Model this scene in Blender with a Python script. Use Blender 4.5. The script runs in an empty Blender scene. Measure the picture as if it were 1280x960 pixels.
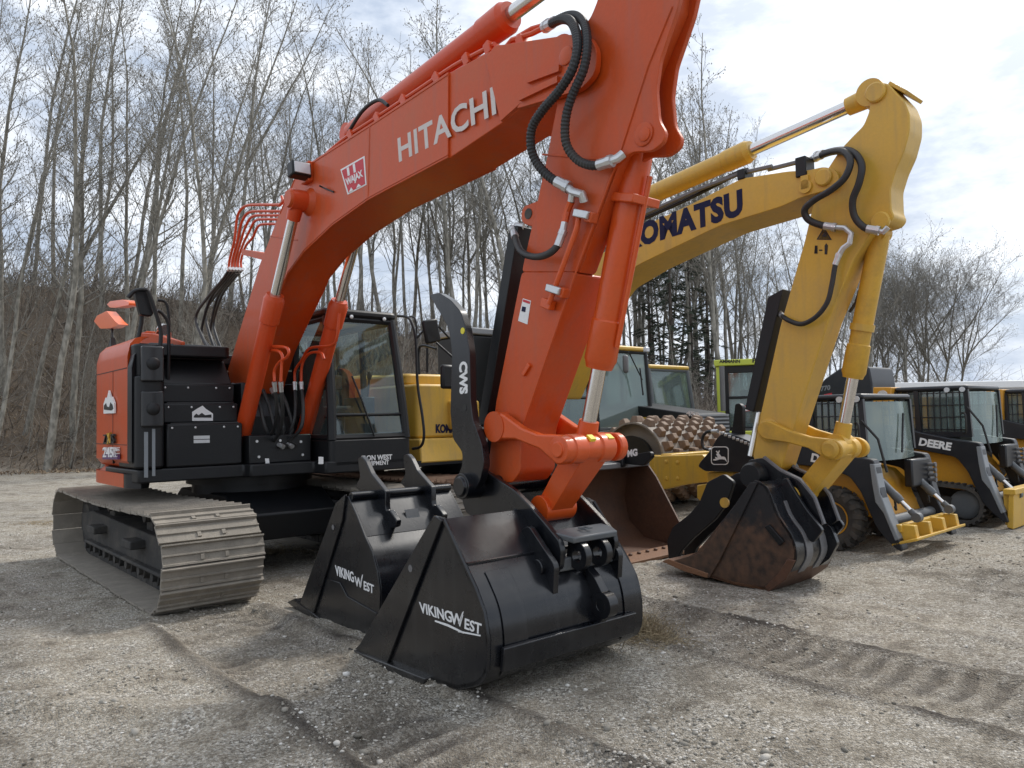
import bpy, bmesh, math, random
import numpy as np
from math import sin, cos, radians, pi, sqrt, atan2
from mathutils import Vector, Matrix
random.seed(7); rng = np.random.default_rng(7)

# ------------------------------------------------------------------ camera, sky, sun
SC = bpy.context.scene
COL = SC.collection
EYE = 1.54; PITCH = radians(2.57); ROLL = radians(1.2); FPX = 960.0
U0 = Vector((0, -sin(PITCH), cos(PITCH))); FW = Vector((0, cos(PITCH), sin(PITCH)))
RT = Vector((1, 0, 0))*cos(ROLL) - U0*sin(ROLL); UP = Vector((1, 0, 0))*sin(ROLL) + U0*cos(ROLL)
CAMP = Vector((0, 0, EYE))
cd = bpy.data.cameras.new('camera'); cam = bpy.data.objects.new('camera', cd); COL.objects.link(cam)
cam.matrix_world = Matrix(((RT.x, UP.x, -FW.x, 0), (RT.y, UP.y, -FW.y, 0), (RT.z, UP.z, -FW.z, EYE), (0, 0, 0, 1)))
cd.sensor_width = 36; cd.lens = 27; cd.clip_start = 0.05; cd.clip_end = 2000
SC.camera = cam
SUN_AZ, SUN_EL = 50, 47
sd = Vector((sin(radians(SUN_AZ))*cos(radians(SUN_EL)), cos(radians(SUN_AZ))*cos(radians(SUN_EL)), sin(radians(SUN_EL))))
sl = bpy.data.lights.new('sun', 'SUN'); sl.energy = 1.5; sl.angle = radians(10.0); sl.color = (1, .95, .88)
so = bpy.data.objects.new('sun', sl); COL.objects.link(so); so.location = (20, 20, 30)
so.rotation_euler = (-sd).to_track_quat('-Z', 'Y').to_euler()
SC.view_settings.view_transform = 'Standard'; SC.view_settings.look = 'None'
SC.view_settings.exposure = 0.88; SC.view_settings.gamma = 1.0
try: SC.view_settings.use_curve_mapping = False
except Exception: pass
SC.cycles.max_bounces = 6; SC.cycles.transparent_max_bounces = 12; SC.cycles.caustics_reflective = False; SC.cycles.caustics_refractive = False

W = bpy.data.worlds.new('World'); SC.world = W; W.use_nodes = True
nt = W.node_tree; nt.nodes.clear(); N = nt.nodes.new; Lk = nt.links.new
out = N('ShaderNodeOutputWorld'); bg = N('ShaderNodeBackground'); sky = N('ShaderNodeTexSky')
sky.sky_type = 'NISHITA'; sky.sun_disc = False; sky.sun_elevation = radians(SUN_EL); sky.sun_rotation = radians(SUN_AZ)
sky.air_density = 1.2; sky.dust_density = 2.0; sky.altitude = 600
bg.inputs['Strength'].default_value = 0.12
tc = N('ShaderNodeTexCoord'); mp = N('ShaderNodeMapping'); mp.inputs['Scale'].default_value = (1, 1, 2.6)
n1 = N('ShaderNodeTexNoise'); n1.inputs['Scale'].default_value = 3.3; n1.inputs['Detail'].default_value = 7; n1.inputs['Roughness'].default_value = .55; n1.inputs['Distortion'].default_value = .25
n2 = N('ShaderNodeTexNoise'); n2.inputs['Scale'].default_value = 6.5; n2.inputs['Detail'].default_value = 6; n2.inputs['Roughness'].default_value = .6
Lk(tc.outputs['Generated'], mp.inputs[0]); Lk(mp.outputs[0], n1.inputs['Vector']); Lk(mp.outputs[0], n2.inputs['Vector'])
cr = N('ShaderNodeValToRGB'); cr.color_ramp.elements[0].position = .36; cr.color_ramp.elements[1].position = .56
cr.color_ramp.elements[0].color = (.92, .92, .92, 1)
Lk(n1.outputs['Fac'], cr.inputs[0])
# cloud light: grey-blue bellies to white tops, brighter towards the sun (light scattered forward through thin cloud)
dt = N('ShaderNodeVectorMath'); dt.operation = 'DOT_PRODUCT'; dt.inputs[1].default_value = sd
nm = N('ShaderNodeVectorMath'); nm.operation = 'NORMALIZE'; Lk(tc.outputs['Generated'], nm.inputs[0]); Lk(nm.outputs[0], dt.inputs[0])
mr = N('ShaderNodeMapRange'); mr.inputs['From Min'].default_value = .70; mr.inputs['From Max'].default_value = .96
mr.inputs['To Min'].default_value = 0; mr.inputs['To Max'].default_value = 1; Lk(dt.outputs['Value'], mr.inputs['Value'])
pw = N('ShaderNodeMath'); pw.operation = 'POWER'; pw.inputs[1].default_value = 1.6; Lk(mr.outputs[0], pw.inputs[0])
cr2 = N('ShaderNodeValToRGB'); cr2.color_ramp.elements[0].position = .40; cr2.color_ramp.elements[1].position = .62
cr2.color_ramp.elements[0].color = (2.7, 3.1, 3.75, 1); cr2.color_ramp.elements[1].color = (4.9, 5.15, 5.5, 1)
Lk(n2.outputs['Fac'], cr2.inputs[0])
gl = N('ShaderNodeMix'); gl.data_type = 'RGBA'; gl.blend_type = 'ADD'; gl.inputs['Factor'].default_value = 1
gm = N('ShaderNodeVectorMath'); gm.operation = 'SCALE'; gm.inputs[0].default_value = (2.6, 2.5, 2.35); Lk(pw.outputs[0], gm.inputs['Scale'])
Lk(cr2.outputs[0], gl.inputs['A']); Lk(gm.outputs[0], gl.inputs['B'])
mx = N('ShaderNodeMix'); mx.data_type = 'RGBA'
Lk(cr.outputs[0], mx.inputs['Factor']); Lk(sky.outputs[0], mx.inputs['A']); Lk(gl.outputs['Result'], mx.inputs['B'])
Lk(mx.outputs['Result'], bg.inputs['Color']); Lk(bg.outputs[0], out.inputs[0])

# ------------------------------------------------------------------ helpers
def ray(px, py):
    return FW + RT*((px-640)/FPX) + UP*((480-py)/FPX)

class Frame:                     # a machine's own axes: x forward, y to its left, z up
    def __init__(s, ox, oy, phi, oz=0.0):
        s.o = Vector((ox, oy, oz)); s.phi = phi
        s.f = Vector((sin(radians(phi)), -cos(radians(phi)), 0)); s.w = Vector((cos(radians(phi)), sin(radians(phi)), 0))
    def loc(s, P):
        d = Vector(P)-s.o; return Vector((d.dot(s.f), d.dot(s.w), d.z))
    def world(s, x, y, z=0): return s.o + s.f*x + s.w*y + Vector((0, 0, z))
    def at(s, px, py, x=None, y=None, z=None):       # where the sight line through a point of the photo meets a plane of the machine
        C = s.loc(CAMP); d = ray(px, py); D = Vector((d.dot(s.f), d.dot(s.w), d.z))
        i, c = (0, x) if x is not None else (1, y) if y is not None else (2, z)
        return C + D*((c-C[i])/D[i])
    def pl(s, pts, y):
        r = []
        for q in pts:
            v = s.at(q[0], q[1], y=y); r.append((v.x, v.z))
        return r
    def rot(s): return radians(s.phi-90)

def tag(o, label=None, cat=None, group=None, kind=None):
    if label: o['label'] = label
    if cat: o['category'] = cat
    if group: o['group'] = group
    if kind: o['kind'] = kind
    return o

def thing(name, label, cat, frame=None, loc=None, rz=0, group=None):
    o = bpy.data.objects.new(name, None); COL.objects.link(o); o.empty_display_size = .2
    if frame: o.location = frame.o; o.rotation_euler = (0, 0, frame.rot())
    if loc is not None: o.location = loc; o.rotation_euler = (0, 0, rz)
    return tag(o, label, cat, group)

LOOSE = {'rim_weld': '', 'pin_boss': '', 'track_rollers': 'track_roller', 'steel_fitting': '', 'bolts': 'bolt', 'bucket_ear': '', 'thumb': '', 'ear': '', 'quick_coupler': '', 'wheel_nuts': 'wheel_nut',
         'coupler_lugs': 'coupler_lug', 'grease_fitting': '', 'hose_couplings': 'hose_coupling', 'handrail': '', 'side_lamp': '', 'tread_plate': '', 'wear_band': '', 'boom_side_plate': '', 'stick_side_plate': '', 'coupler_rim': '', 'grab_rail': '', 'grab_handle': '', 'wiper': '', 'side_cutter': '', 'pipe_clamps': 'pipe_clamp', 'boom_pipes': 'boom_pipe', 'side_plates': 'side_plate', 'hose_fitting': '', 'weld_seam': '', 'drum_frame': '', 'cab_post': '', 'valve_housing': ''}
class MB:
    def __init__(s): s.v = []; s.f = []
    def add(s, vs, fs):
        n = len(s.v); s.v += [tuple(v) for v in vs]; s.f += [tuple(n+i for i in f) for f in fs]; return s
    def hexa(s, b, t):           # 4 bottom, 4 top corners
        return s.add(list(b)+list(t), [(3, 2, 1, 0), (4, 5, 6, 7), (0, 1, 5, 4), (1, 2, 6, 5), (2, 3, 7, 6), (3, 0, 4, 7)])
    def box(s, c, d, R=None):
        x, y, z = d[0]/2, d[1]/2, d[2]/2
        vs = [Vector(q) for q in [(-x, -y, -z), (x, -y, -z), (x, y, -z), (-x, y, -z), (-x, -y, z), (x, -y, z), (x, y, z), (-x, y, z)]]
        if R is not None: vs = [R @ v for v in vs]
        vs = [v+Vector(c) for v in vs]; return s.hexa(vs[:4], vs[4:])
    def bx(s, x0, x1, y0, y1, z0, z1): return s.box(((x0+x1)/2, (y0+y1)/2, (z0+z1)/2), (abs(x1-x0), abs(y1-y0), abs(z1-z0)))
    def prism(s, pts, y0, y1):   # (x,z) outline pushed along y
        n = len(pts)
        return s.add([(p[0], y0, p[1]) for p in pts]+[(p[0], y1, p[1]) for p in pts],
                     [tuple(range(n)), tuple(reversed(range(n, 2*n)))]+[(i, i+n, (i+1) % n+n, (i+1) % n) for i in range(n)])
    def prismz(s, pts, z0, z1):
        n = len(pts)
        return s.add([(p[0], p[1], z0) for p in pts]+[(p[0], p[1], z1) for p in pts],
                     [tuple(reversed(range(n))), tuple(range(n, 2*n))]+[(i, (i+1) % n, (i+1) % n+n, i+n) for i in range(n)])
    def prismx(s, pts, x0, x1):
        n = len(pts)
        return s.add([(x0, p[0], p[1]) for p in pts]+[(x1, p[0], p[1]) for p in pts],
                     [tuple(range(n)), tuple(reversed(range(n, 2*n)))]+[(i, i+n, (i+1) % n+n, (i+1) % n) for i in range(n)])
    def tube(s, path, r, n=8, cap=True):
        P = [Vector(p) for p in path]; R = r if isinstance(r, (list, tuple)) else [r]*len(P)
        base = len(s.v); up = None
        for i, p in enumerate(P):
            t = (P[min(i+1, len(P)-1)]-P[max(i-1, 0)]).normalized()
            if up is None:
                a = Vector((0, 0, 1)) if abs(t.z) < .9 else Vector((1, 0, 0)); up = (a-t*a.dot(t)).normalized()
            else:
                up = up-t*up.dot(t); up = up.normalized() if up.length > 1e-6 else t.orthogonal().normalized()
            sd_ = t.cross(up)
            for k in range(n):
                a = 2*pi*k/n; s.v.append(tuple(p+(up*cos(a)+sd_*sin(a))*R[i]))
        for i in range(len(P)-1):
            for k in range(n):
                a = base+i*n+k; b = base+i*n+(k+1) % n; s.f.append((a, b, b+n, a+n))
        if cap:
            s.f.append(tuple(base+k for k in reversed(range(n)))); s.f.append(tuple(base+(len(P)-1)*n+k for k in range(n)))
        return s
    def cyl(s, p0, p1, r0, r1=None, n=24): return s.tube([p0, p1], [r0, r0 if r1 is None else r1], n)
    def lathe(s, p0, axis, prof, n=32):   # prof: (distance along axis, radius)
        ax = Vector(axis).normalized(); u = ax.orthogonal().normalized(); w = ax.cross(u); b = len(s.v); P = Vector(p0)
        for d, r in prof:
            for k in range(n):
                a = 2*pi*k/n; s.v.append(tuple(P+ax*d+(u*cos(a)+w*sin(a))*max(r, 1e-4)))
        for i in range(len(prof)-1):
            for k in range(n):
                q = b+i*n+k; q2 = b+i*n+(k+1) % n; s.f.append((q, q2, q2+n, q+n))
        s.f.append(tuple(b+k for k in reversed(range(n)))); s.f.append(tuple(b+(len(prof)-1)*n+k for k in range(n)))
        return s
    def ring(s, p0, axis, r_in, r_out, L, n=28):
        ax = Vector(axis).normalized(); u = ax.orthogonal().normalized(); w = ax.cross(u); b = len(s.v); P = Vector(p0)
        for d, r in ((0, r_in), (0, r_out), (L, r_out), (L, r_in)):
            for k in range(n):
                a = 2*pi*k/n; s.v.append(tuple(P+ax*d+(u*cos(a)+w*sin(a))*r))
        for i in range(4):
            for k in range(n):
                j = (i+1) % 4; s.f.append((b+i*n+k, b+i*n+(k+1) % n, b+j*n+(k+1) % n, b+j*n+k))
        return s
    def strip(s, prof, y0, y1, t):       # a bent plate: open (x,z) curve with thickness t to its right hand side
        n = len(prof); P = [Vector((p[0], p[1])) for p in prof]; Q = []
        for i in range(n):
            d = (P[min(i+1, n-1)]-P[max(i-1, 0)]).normalized(); Q.append(P[i]+Vector((d.y, -d.x))*t)
        poly = [tuple(p) for p in P]+[tuple(q) for q in reversed(Q)]; b = len(s.v)
        for y in (y0, y1): s.v += [(p[0], y, p[1]) for p in poly]
        m = 2*n
        for i in range(m): j = (i+1) % m; s.f.append((b+i, b+i+m, b+j+m, b+j))
        for i in range(n-1):
            a, c, d, e = i, i+1, m-2-i, m-1-i
            s.f.append((b+a, b+c, b+d, b+e)); s.f.append((b+m+e, b+m+d, b+m+c, b+m+a))
        return s
    def pieces(s):
        p = list(range(len(s.v)))
        def find(a):
            while p[a] != a: p[a] = p[p[a]]; a = p[a]
            return a
        for f in s.f:
            r = find(f[0])
            for i in f[1:]: p[find(i)] = r
        g = {}
        for f in s.f: g.setdefault(find(f[0]), []).append(f)
        out_ = []
        for fs in g.values():
            m_ = MB(); idx = {}
            for f in fs:
                for i in f:
                    if i not in idx: idx[i] = len(m_.v); m_.v.append(s.v[i])
                m_.f.append(tuple(idx[i] for i in f))
            out_.append(m_)
        return out_
    def build(s, name, mat, parent=None, bevel=0, smooth=35, label=None, recalc=True, seg=2):
        if name in LOOSE:
            ps = s.pieces()
            if 1 < len(ps) <= 60:
                os_ = [p_.build1(LOOSE[name] or name, mat, parent, bevel, smooth, label, recalc, seg) for p_ in ps]; return os_[0]
        return s.build1(name, mat, parent, bevel, smooth, label, recalc, seg)
    def build1(s, name, mat, parent=None, bevel=0, smooth=35, label=None, recalc=True, seg=2):
        me = bpy.data.meshes.new(name); me.from_pydata(s.v, [], s.f); me.validate()
        if recalc:
            bm = bmesh.new(); bm.from_mesh(me); bmesh.ops.recalc_face_normals(bm, faces=bm.faces); bm.to_mesh(me); bm.free()
        if smooth:
            me.polygons.foreach_set('use_smooth', [True]*len(me.polygons)); me.set_sharp_from_angle(angle=radians(smooth))
        me.materials.append(mat)
        o = bpy.data.objects.new(name, me); COL.objects.link(o)
        if parent: o.parent = parent
        if bevel:
            m = o.modifiers.new('bevel', 'BEVEL'); m.width = bevel; m.segments = seg; m.limit_method = 'ANGLE'; m.angle_limit = radians(40)
            m.harden_normals = False
        if label: o['label'] = label
        return o

def fillet(pts, r=.05, n=4):      # rounded corners of an (x,z) outline
    P = [Vector((p[0], p[1])) for p in pts]; o = []; m = len(P)
    for i in range(m):
        a, b, c = P[i-1], P[i], P[(i+1) % m]; d1 = (a-b); d2 = (c-b); k = min(r, d1.length*.45, d2.length*.45)
        s, e = b+d1.normalized()*k, b+d2.normalized()*k
        for j in range(n+1):
            t = j/n; q = s*(1-t)**2+b*2*t*(1-t)+e*t*t; o.append((q.x, q.y))
    return o

def spline(pts, n=6):             # Catmull-Rom through points
    P = [Vector(p) for p in pts]; P = [P[0]*2-P[1]]+P+[P[-1]*2-P[-2]]; o = []
    for i in range(1, len(P)-2):
        for k in range(n):
            t = k/n; a, b, c, d = P[i-1], P[i], P[i+1], P[i+2]
            o.append(.5*((2*b)+(c-a)*t+(2*a-5*b+4*c-d)*t*t+(3*b-a-3*c+d)*t**3))
    o.append(P[-2]); return o

# ------------------------------------------------------------------ materials
def mat_base(name):
    m = bpy.data.materials.new(name); m.use_nodes = True; t = m.node_tree; b = t.nodes['Principled BSDF']; return m, t, b

def paint(name, col, rough=.38, dirt=.25, dcol=(.23, .19, .145), metal=0, scale=3.0, coat=0, bump=.02, lowdirt=0, var=.08, spec=.5, streak=0):
    m, t, b = mat_base(name); n = t.nodes.new; l = t.links.new
    c = n('ShaderNodeTexCoord'); no = n('ShaderNodeTexNoise'); no.inputs['Scale'].default_value = scale; no.inputs['Detail'].default_value = 8; no.inputs['Roughness'].default_value = .65
    l(c.outputs['Object'], no.inputs['Vector'])
    nb = n('ShaderNodeTexNoise'); nb.inputs['Scale'].default_value = scale*14; nb.inputs['Detail'].default_value = 5; l(c.outputs['Object'], nb.inputs['Vector'])
    r = n('ShaderNodeMapRange'); r.inputs['From Min'].default_value = .46; r.inputs['From Max'].default_value = .78; r.inputs['To Max'].default_value = dirt; l(no.outputs['Fac'], r.inputs['Value'])
    fac = r.outputs[0]
    if lowdirt:
        sx = n('ShaderNodeSeparateXYZ'); l(c.outputs['Object'], sx.inputs[0])
        r2 = n('ShaderNodeMapRange'); r2.inputs['From Min'].default_value = lowdirt; r2.inputs['From Max'].default_value = 0; r2.inputs['To Max'].default_value = .7; l(sx.outputs['Z'], r2.inputs['Value'])
        mu = n('ShaderNodeMath'); mu.operation = 'MULTIPLY'; l(r2.outputs[0], mu.inputs[0]); l(nb.outputs['Fac'], mu.inputs[1])
        ad = n('ShaderNodeMath'); ad.operation = 'ADD'; ad.use_clamp = True; l(mu.outputs[0], ad.inputs[0]); l(fac, ad.inputs[1]); fac = ad.outputs[0]
    v = n('ShaderNodeMix'); v.data_type = 'RGBA'; v.inputs['A'].default_value = (*[max(0, x*(1-var)) for x in col], 1); v.inputs['B'].default_value = (*[min(1, x*(1+var)) for x in col], 1); l(nb.outputs['Fac'], v.inputs['Factor'])
    x = n('ShaderNodeMix'); x.data_type = 'RGBA'; l(v.outputs['Result'], x.inputs['A']); x.inputs['B'].default_value = (*dcol, 1); l(fac, x.inputs['Factor'])
    res = x.outputs['Result']
    if streak:      # rain streaks and dust runs down the sheet metal
        mp_ = n('ShaderNodeMapping'); mp_.inputs['Scale'].default_value = (9, 9, .8); l(c.outputs['Object'], mp_.inputs[0]); ns = n('ShaderNodeTexNoise'); ns.inputs['Scale'].default_value = 1.6; ns.inputs['Detail'].default_value = 6; l(mp_.outputs[0], ns.inputs['Vector'])
        r3 = n('ShaderNodeMapRange'); r3.inputs['From Min'].default_value = .52; r3.inputs['From Max'].default_value = .80; r3.inputs['To Max'].default_value = streak; l(ns.outputs['Fac'], r3.inputs['Value'])
        x3 = n('ShaderNodeMix'); x3.data_type = 'RGBA'; l(res, x3.inputs['A']); x3.inputs['B'].default_value = (*[q*.55+.06 for q in col], 1); l(r3.outputs[0], x3.inputs['Factor']); res = x3.outputs['Result']
        # small scuffs
        n4 = n('ShaderNodeTexNoise'); n4.inputs['Scale'].default_value = 26; n4.inputs['Detail'].default_value = 9; n4.inputs['Roughness'].default_value = .8; l(c.outputs['Object'], n4.inputs['Vector'])
        r4 = n('ShaderNodeMapRange'); r4.inputs['From Min'].default_value = .66; r4.inputs['From Max'].default_value = .72; r4.inputs['To Max'].default_value = .35; l(n4.outputs['Fac'], r4.inputs['Value'])
        x4 = n('ShaderNodeMix'); x4.data_type = 'RGBA'; l(res, x4.inputs['A']); x4.inputs['B'].default_value = (.16, .12, .09, 1); l(r4.outputs[0], x4.inputs['Factor']); res = x4.outputs['Result']
    l(res, b.inputs['Base Color'])
    rr = n('ShaderNodeMapRange'); rr.inputs['To Min'].default_value = rough; rr.inputs['To Max'].default_value = min(1, rough+.16); l(no.outputs['Fac'], rr.inputs['Value']); l(rr.outputs[0], b.inputs['Roughness'])
    b.inputs['Metallic'].default_value = metal; b.inputs['Coat Weight'].default_value = coat; b.inputs['Coat Roughness'].default_value = .12
    b.inputs['Specular IOR Level'].default_value = spec
    if bump:
        bp = n('ShaderNodeBump'); bp.inputs['Strength'].default_value = bump*4; bp.inputs['Distance'].default_value = .01; l(nb.outputs['Fac'], bp.inputs['Height']); l(bp.outputs[0], b.inputs['Normal'])
    return m

M = {}
M['orange'] = paint('orange_paint', (.54, .072, .009), .36, .32, (.40, .14, .07), coat=.12, spec=.35, streak=.5)
M['orange_cyl'] = paint('orange_cylinder_paint', (.60, .064, .012), .3, .2, (.46, .16, .06), coat=.2, spec=.4)
M['orange_warm'] = paint('bright_orange_paint', (.62, .084, .011), .28, .18, (.5, .2, .1), coat=.25, spec=.4)
M['yellow'] = paint('yellow_paint', (.63, .385, .05), .36, .4, (.40, .27, .11), coat=.15, streak=.6)
M['yellow_link'] = paint('worn_yellow_paint', (.62, .36, .04), .4, .5, (.2, .14, .06), scale=5)
M['deere_yellow'] = paint('deep_yellow_paint', (.60, .28, .02), .4, .4, (.25, .17, .09))
M['lime'] = paint('lime_green_paint', (.52, .58, .07), .4, .2)
M['black'] = paint('black_paint', (.007, .008, .010), .26, .08, (.06, .06, .062), coat=.25, lowdirt=0)
M['bucket_black'] = paint('bucket_black_paint', (.0055, .0065, .0095), .20, .12, (.06, .056, .05), lowdirt=.25, coat=.35, bump=.006, spec=.4, streak=.22)
M['machine_black'] = paint('satin_black_panel', (.007, .0078, .0095), .36, .10, (.045, .042, .038), spec=.4)
M['grey'] = paint('dark_grey_paint', (.10, .11, .12), .4, .25)
M['midgrey'] = paint('mid_grey_paint', (.22, .24, .26), .4, .25)
M['deere_black'] = paint('deep_black_paint', (.012, .014, .019), .3, .25, (.07, .065, .06))
M['rubber'] = paint('black_rubber', (.016, .016, .017), .55, .2, (.08, .07, .06))
M['hose'] = paint('hose_rubber', (.018, .019, .021), .42, .15)
M['tyre'] = paint('dusty_tyre_rubber', (.05, .046, .042), .8, .6, (.16, .13, .10), scale=5)
M['chrome'] = paint('chrome_rod', (.72, .70, .68), .12, .03, metal=1, bump=0)
M['steel'] = paint('zinc_fitting', (.62, .63, .64), .3, .1, metal=.8)
M['track'] = paint('dusty_track_steel', (.24, .215, .18), .75, .8, (.38, .34, .28), scale=6, bump=.12)
M['track_dark'] = paint('muddy_frame_steel', (.035, .034, .033), .7, .8, (.13, .115, .095), scale=4, bump=.1)
M['track_rust'] = paint('rusty_track_steel', (.16, .09, .055), .75, .7, (.22, .16, .11), scale=6, bump=.12)
M['rust'] = paint('rusty_worn_steel', (.095, .045, .025), .5, .8, (.022, .018, .017), scale=2.2, bump=.08, var=.3)
def worn(name, zmid):      # black paint worn down to rust towards the ground
    m, t, b = mat_base(name); n = t.nodes.new; l = t.links.new; c = n('ShaderNodeTexCoord'); sx = n('ShaderNodeSeparateXYZ'); l(c.outputs['Object'], sx.inputs[0])
    no = n('ShaderNodeTexNoise'); no.inputs['Scale'].default_value = 3.5; no.inputs['Detail'].default_value = 9; no.inputs['Roughness'].default_value = .7; l(c.outputs['Object'], no.inputs['Vector'])
    n2_ = n('ShaderNodeTexNoise'); n2_.inputs['Scale'].default_value = 14; n2_.inputs['Detail'].default_value = 7; l(c.outputs['Object'], n2_.inputs['Vector'])
    a = n('ShaderNodeMath'); a.operation = 'MULTIPLY_ADD'; l(no.outputs['Fac'], a.inputs[0]); a.inputs[1].default_value = -.9; l(sx.outputs['Z'], a.inputs[2])
    r = n('ShaderNodeMapRange'); r.inputs['From Min'].default_value = zmid-.55; r.inputs['From Max'].default_value = zmid-.33; l(a.outputs[0], r.inputs['Value'])
    cr_ = n('ShaderNodeValToRGB'); e = cr_.color_ramp.elements; e[0].position = .3; e[0].color = (.035, .024, .019, 1); e[1].position = .7; e[1].color = (.11, .06, .035, 1); l(n2_.outputs['Fac'], cr_.inputs[0])
    x = n('ShaderNodeMix'); x.data_type = 'RGBA'; l(cr_.outputs[0], x.inputs['A']); x.inputs['B'].default_value = (.014, .014, .016, 1); l(r.outputs[0], x.inputs['Factor']); l(x.outputs['Result'], b.inputs['Base Color'])
    rr = n('ShaderNodeMapRange'); rr.inputs['To Min'].default_value = .35; rr.inputs['To Max'].default_value = .65; l(n2_.outputs['Fac'], rr.inputs['Value']); l(rr.outputs[0], b.inputs['Roughness'])
    bp = n('ShaderNodeBump'); bp.inputs['Strength'].default_value = .25; bp.inputs['Distance'].default_value = .01; l(n2_.outputs['Fac'], bp.inputs['Height']); l(bp.outputs[0], b.inputs['Normal']); return m
M['worn'] = worn('worn_bucket_side', .55)
M['rust_light'] = paint('orange_brown_steel', (.20, .10, .05), .55, .6, (.12, .07, .045), scale=6, bump=.1, var=.3)
M['worn_steel'] = paint('grey_worn_steel', (.15, .15, .155), .4, .5, (.08, .065, .055), scale=5, bump=.05)
M['drum'] = paint('dusty_drum_steel', (.24, .21, .18), .6, .5, (.17, .12, .085), scale=5, bump=.1)
M['pad'] = paint('worn_pad_steel', (.17, .105, .065), .6, .6, (.26, .20, .15), scale=9, bump=.12)
M['white'] = paint('white_decal', (.8, .8, .8), .4, .06, bump=0)
M['offwhite'] = paint('faded_white_decal', (.62, .56, .53), .45, .1, bump=0)
M['navy'] = paint('navy_decal', (.010, .013, .05), .5, .06, bump=0, spec=.2)
M['ink'] = paint('black_decal', (.012, .012, .012), .4, .05, bump=0)
M['red'] = paint('red_decal', (.55, .02, .035), .4, .06, bump=0)
M['purple'] = paint('purple_decal', (.12, .05, .16), .4, .06, bump=0)
M['reflector'] = paint('orange_reflector', (.9, .16, .03), .3, .02, coat=.5, bump=0)
M['yellow_dot'] = paint('yellow_mark', (.75, .65, .05), .5, .05, bump=0)
M['seat'] = paint('seat_fabric', (.035, .035, .037), .85, .05)
M['bwall'] = paint('pale_wall_cladding', (.62, .64, .68), .6, .1, scale=1)
M['silver'] = paint('silver_car_paint', (.34, .36, .38), .3, .1, coat=.5)

def glass_mat(name, tint, mixf=.35, rough=.03, body=(.05, .065, .065)):
    m = bpy.data.materials.new(name); m.use_nodes = True; t = m.node_tree; t.nodes.clear(); n = t.nodes.new; l = t.links.new
    o = n('ShaderNodeOutputMaterial'); tr = n('ShaderNodeBsdfTransparent'); tr.inputs[0].default_value = (*tint, 1)
    g = n('ShaderNodeBsdfGlossy'); g.inputs['Color'].default_value = (.85, .95, .95, 1); g.inputs['Roughness'].default_value = rough
    d = n('ShaderNodeBsdfDiffuse'); d.inputs[0].default_value = (*body, 1)
    lw = n('ShaderNodeLayerWeight'); lw.inputs[0].default_value = .35
    ma = n('ShaderNodeMath'); ma.operation = 'MULTIPLY_ADD'; ma.inputs[1].default_value = .45; ma.inputs[2].default_value = .07; l(lw.outputs['Fresnel'], ma.inputs[0])
    m1 = n('ShaderNodeMixShader'); m1.inputs[0].default_value = mixf; l(tr.outputs[0], m1.inputs[1]); l(d.outputs[0], m1.inputs[2])
    m2 = n('ShaderNodeMixShader'); l(ma.outputs[0], m2.inputs[0]); l(m1.outputs[0], m2.inputs[1]); l(g.outputs[0], m2.inputs[2]); l(m2.outputs[0], o.inputs[0])
    return m
M['glass'] = glass_mat('cab_glass', (.80, .90, .88), .10, .03, (.16, .2, .2))
M['glass_far'] = glass_mat('dusty_cab_glass', (.5, .62, .6), .45, .06, (.20, .25, .24))
M['glass_green'] = glass_mat('greenish_windscreen', (.55, .68, .63), .45, .06, (.30, .37, .345))
M['lamp'] = paint('lamp_lens', (.55, .57, .6), .12, .05, coat=1, bump=0)

def lettering(text, E, F_, BL, BR, TL, mat, y=None, x=None, bold=.03, name='lettering', off=.004, shear=0, spacing=1.0):
    cu = bpy.data.curves.new('t', 'FONT'); cu.body = text; cu.size = 1; cu.offset = bold; cu.shear = shear; cu.space_character = spacing; cu.resolution_u = 3
    ob = bpy.data.objects.new('t', cu); me = ob.to_mesh(); vs = [v.co.copy() for v in me.vertices]; fs = [tuple(p.vertices) for p in me.polygons]; ob.to_mesh_clear()
    bpy.data.objects.remove(ob); bpy.data.curves.remove(cu)
    kw = dict(y=y) if y is not None else dict(x=x)
    A, B, C = (F_.at(*q, **kw) if len(q) == 2 else Vector(q) for q in (BL, BR, TL)); nrm = Vector((0, -off, 0)) if y is not None else Vector((off, 0, 0))
    x0 = min(v.x for v in vs); x1 = max(v.x for v in vs); y0 = 0; y1 = max(v.y for v in vs)
    mb = MB(); u = B-A; w = C-A
    P = [A+u*((v.x-x0)/(x1-x0))+w*((v.y-y0)/(y1-y0)) for v in vs]
    mb.add([p+nrm for p in P], fs); me = None
    # give the letters a skin's thickness
    edges = {}
    for f in fs:
        for i in range(len(f)):
            k = (f[i], f[(i+1) % len(f)]); edges[k] = 1
    n = len(P); mb.add([p+nrm*.25 for p in P], [])
    for (a, b) in list(edges):
        if (b, a) not in edges: mb.f.append((b, a, a+n, b+n))
    return mb.build(name, M[mat], E, smooth=0, recalc=False)

def decal(E, F_, pxs, mat, y=None, x=None, off=.003, name='decal', t=.002):
    kw = dict(y=y) if y is not None else dict(x=x); P = [F_.at(*q, **kw) for q in pxs]
    a = Vector((0, -off, 0)) if y is not None else Vector((off, 0, 0)); n = len(P)
    return MB().add([p+a for p in P]+[p+a*.2 for p in P], [tuple(range(n)), tuple(reversed(range(n, 2*n)))]+[(i, i+n, (i+1) % n+n, (i+1) % n) for i in range(n)]).build(name, M[mat], E, smooth=0)

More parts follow.
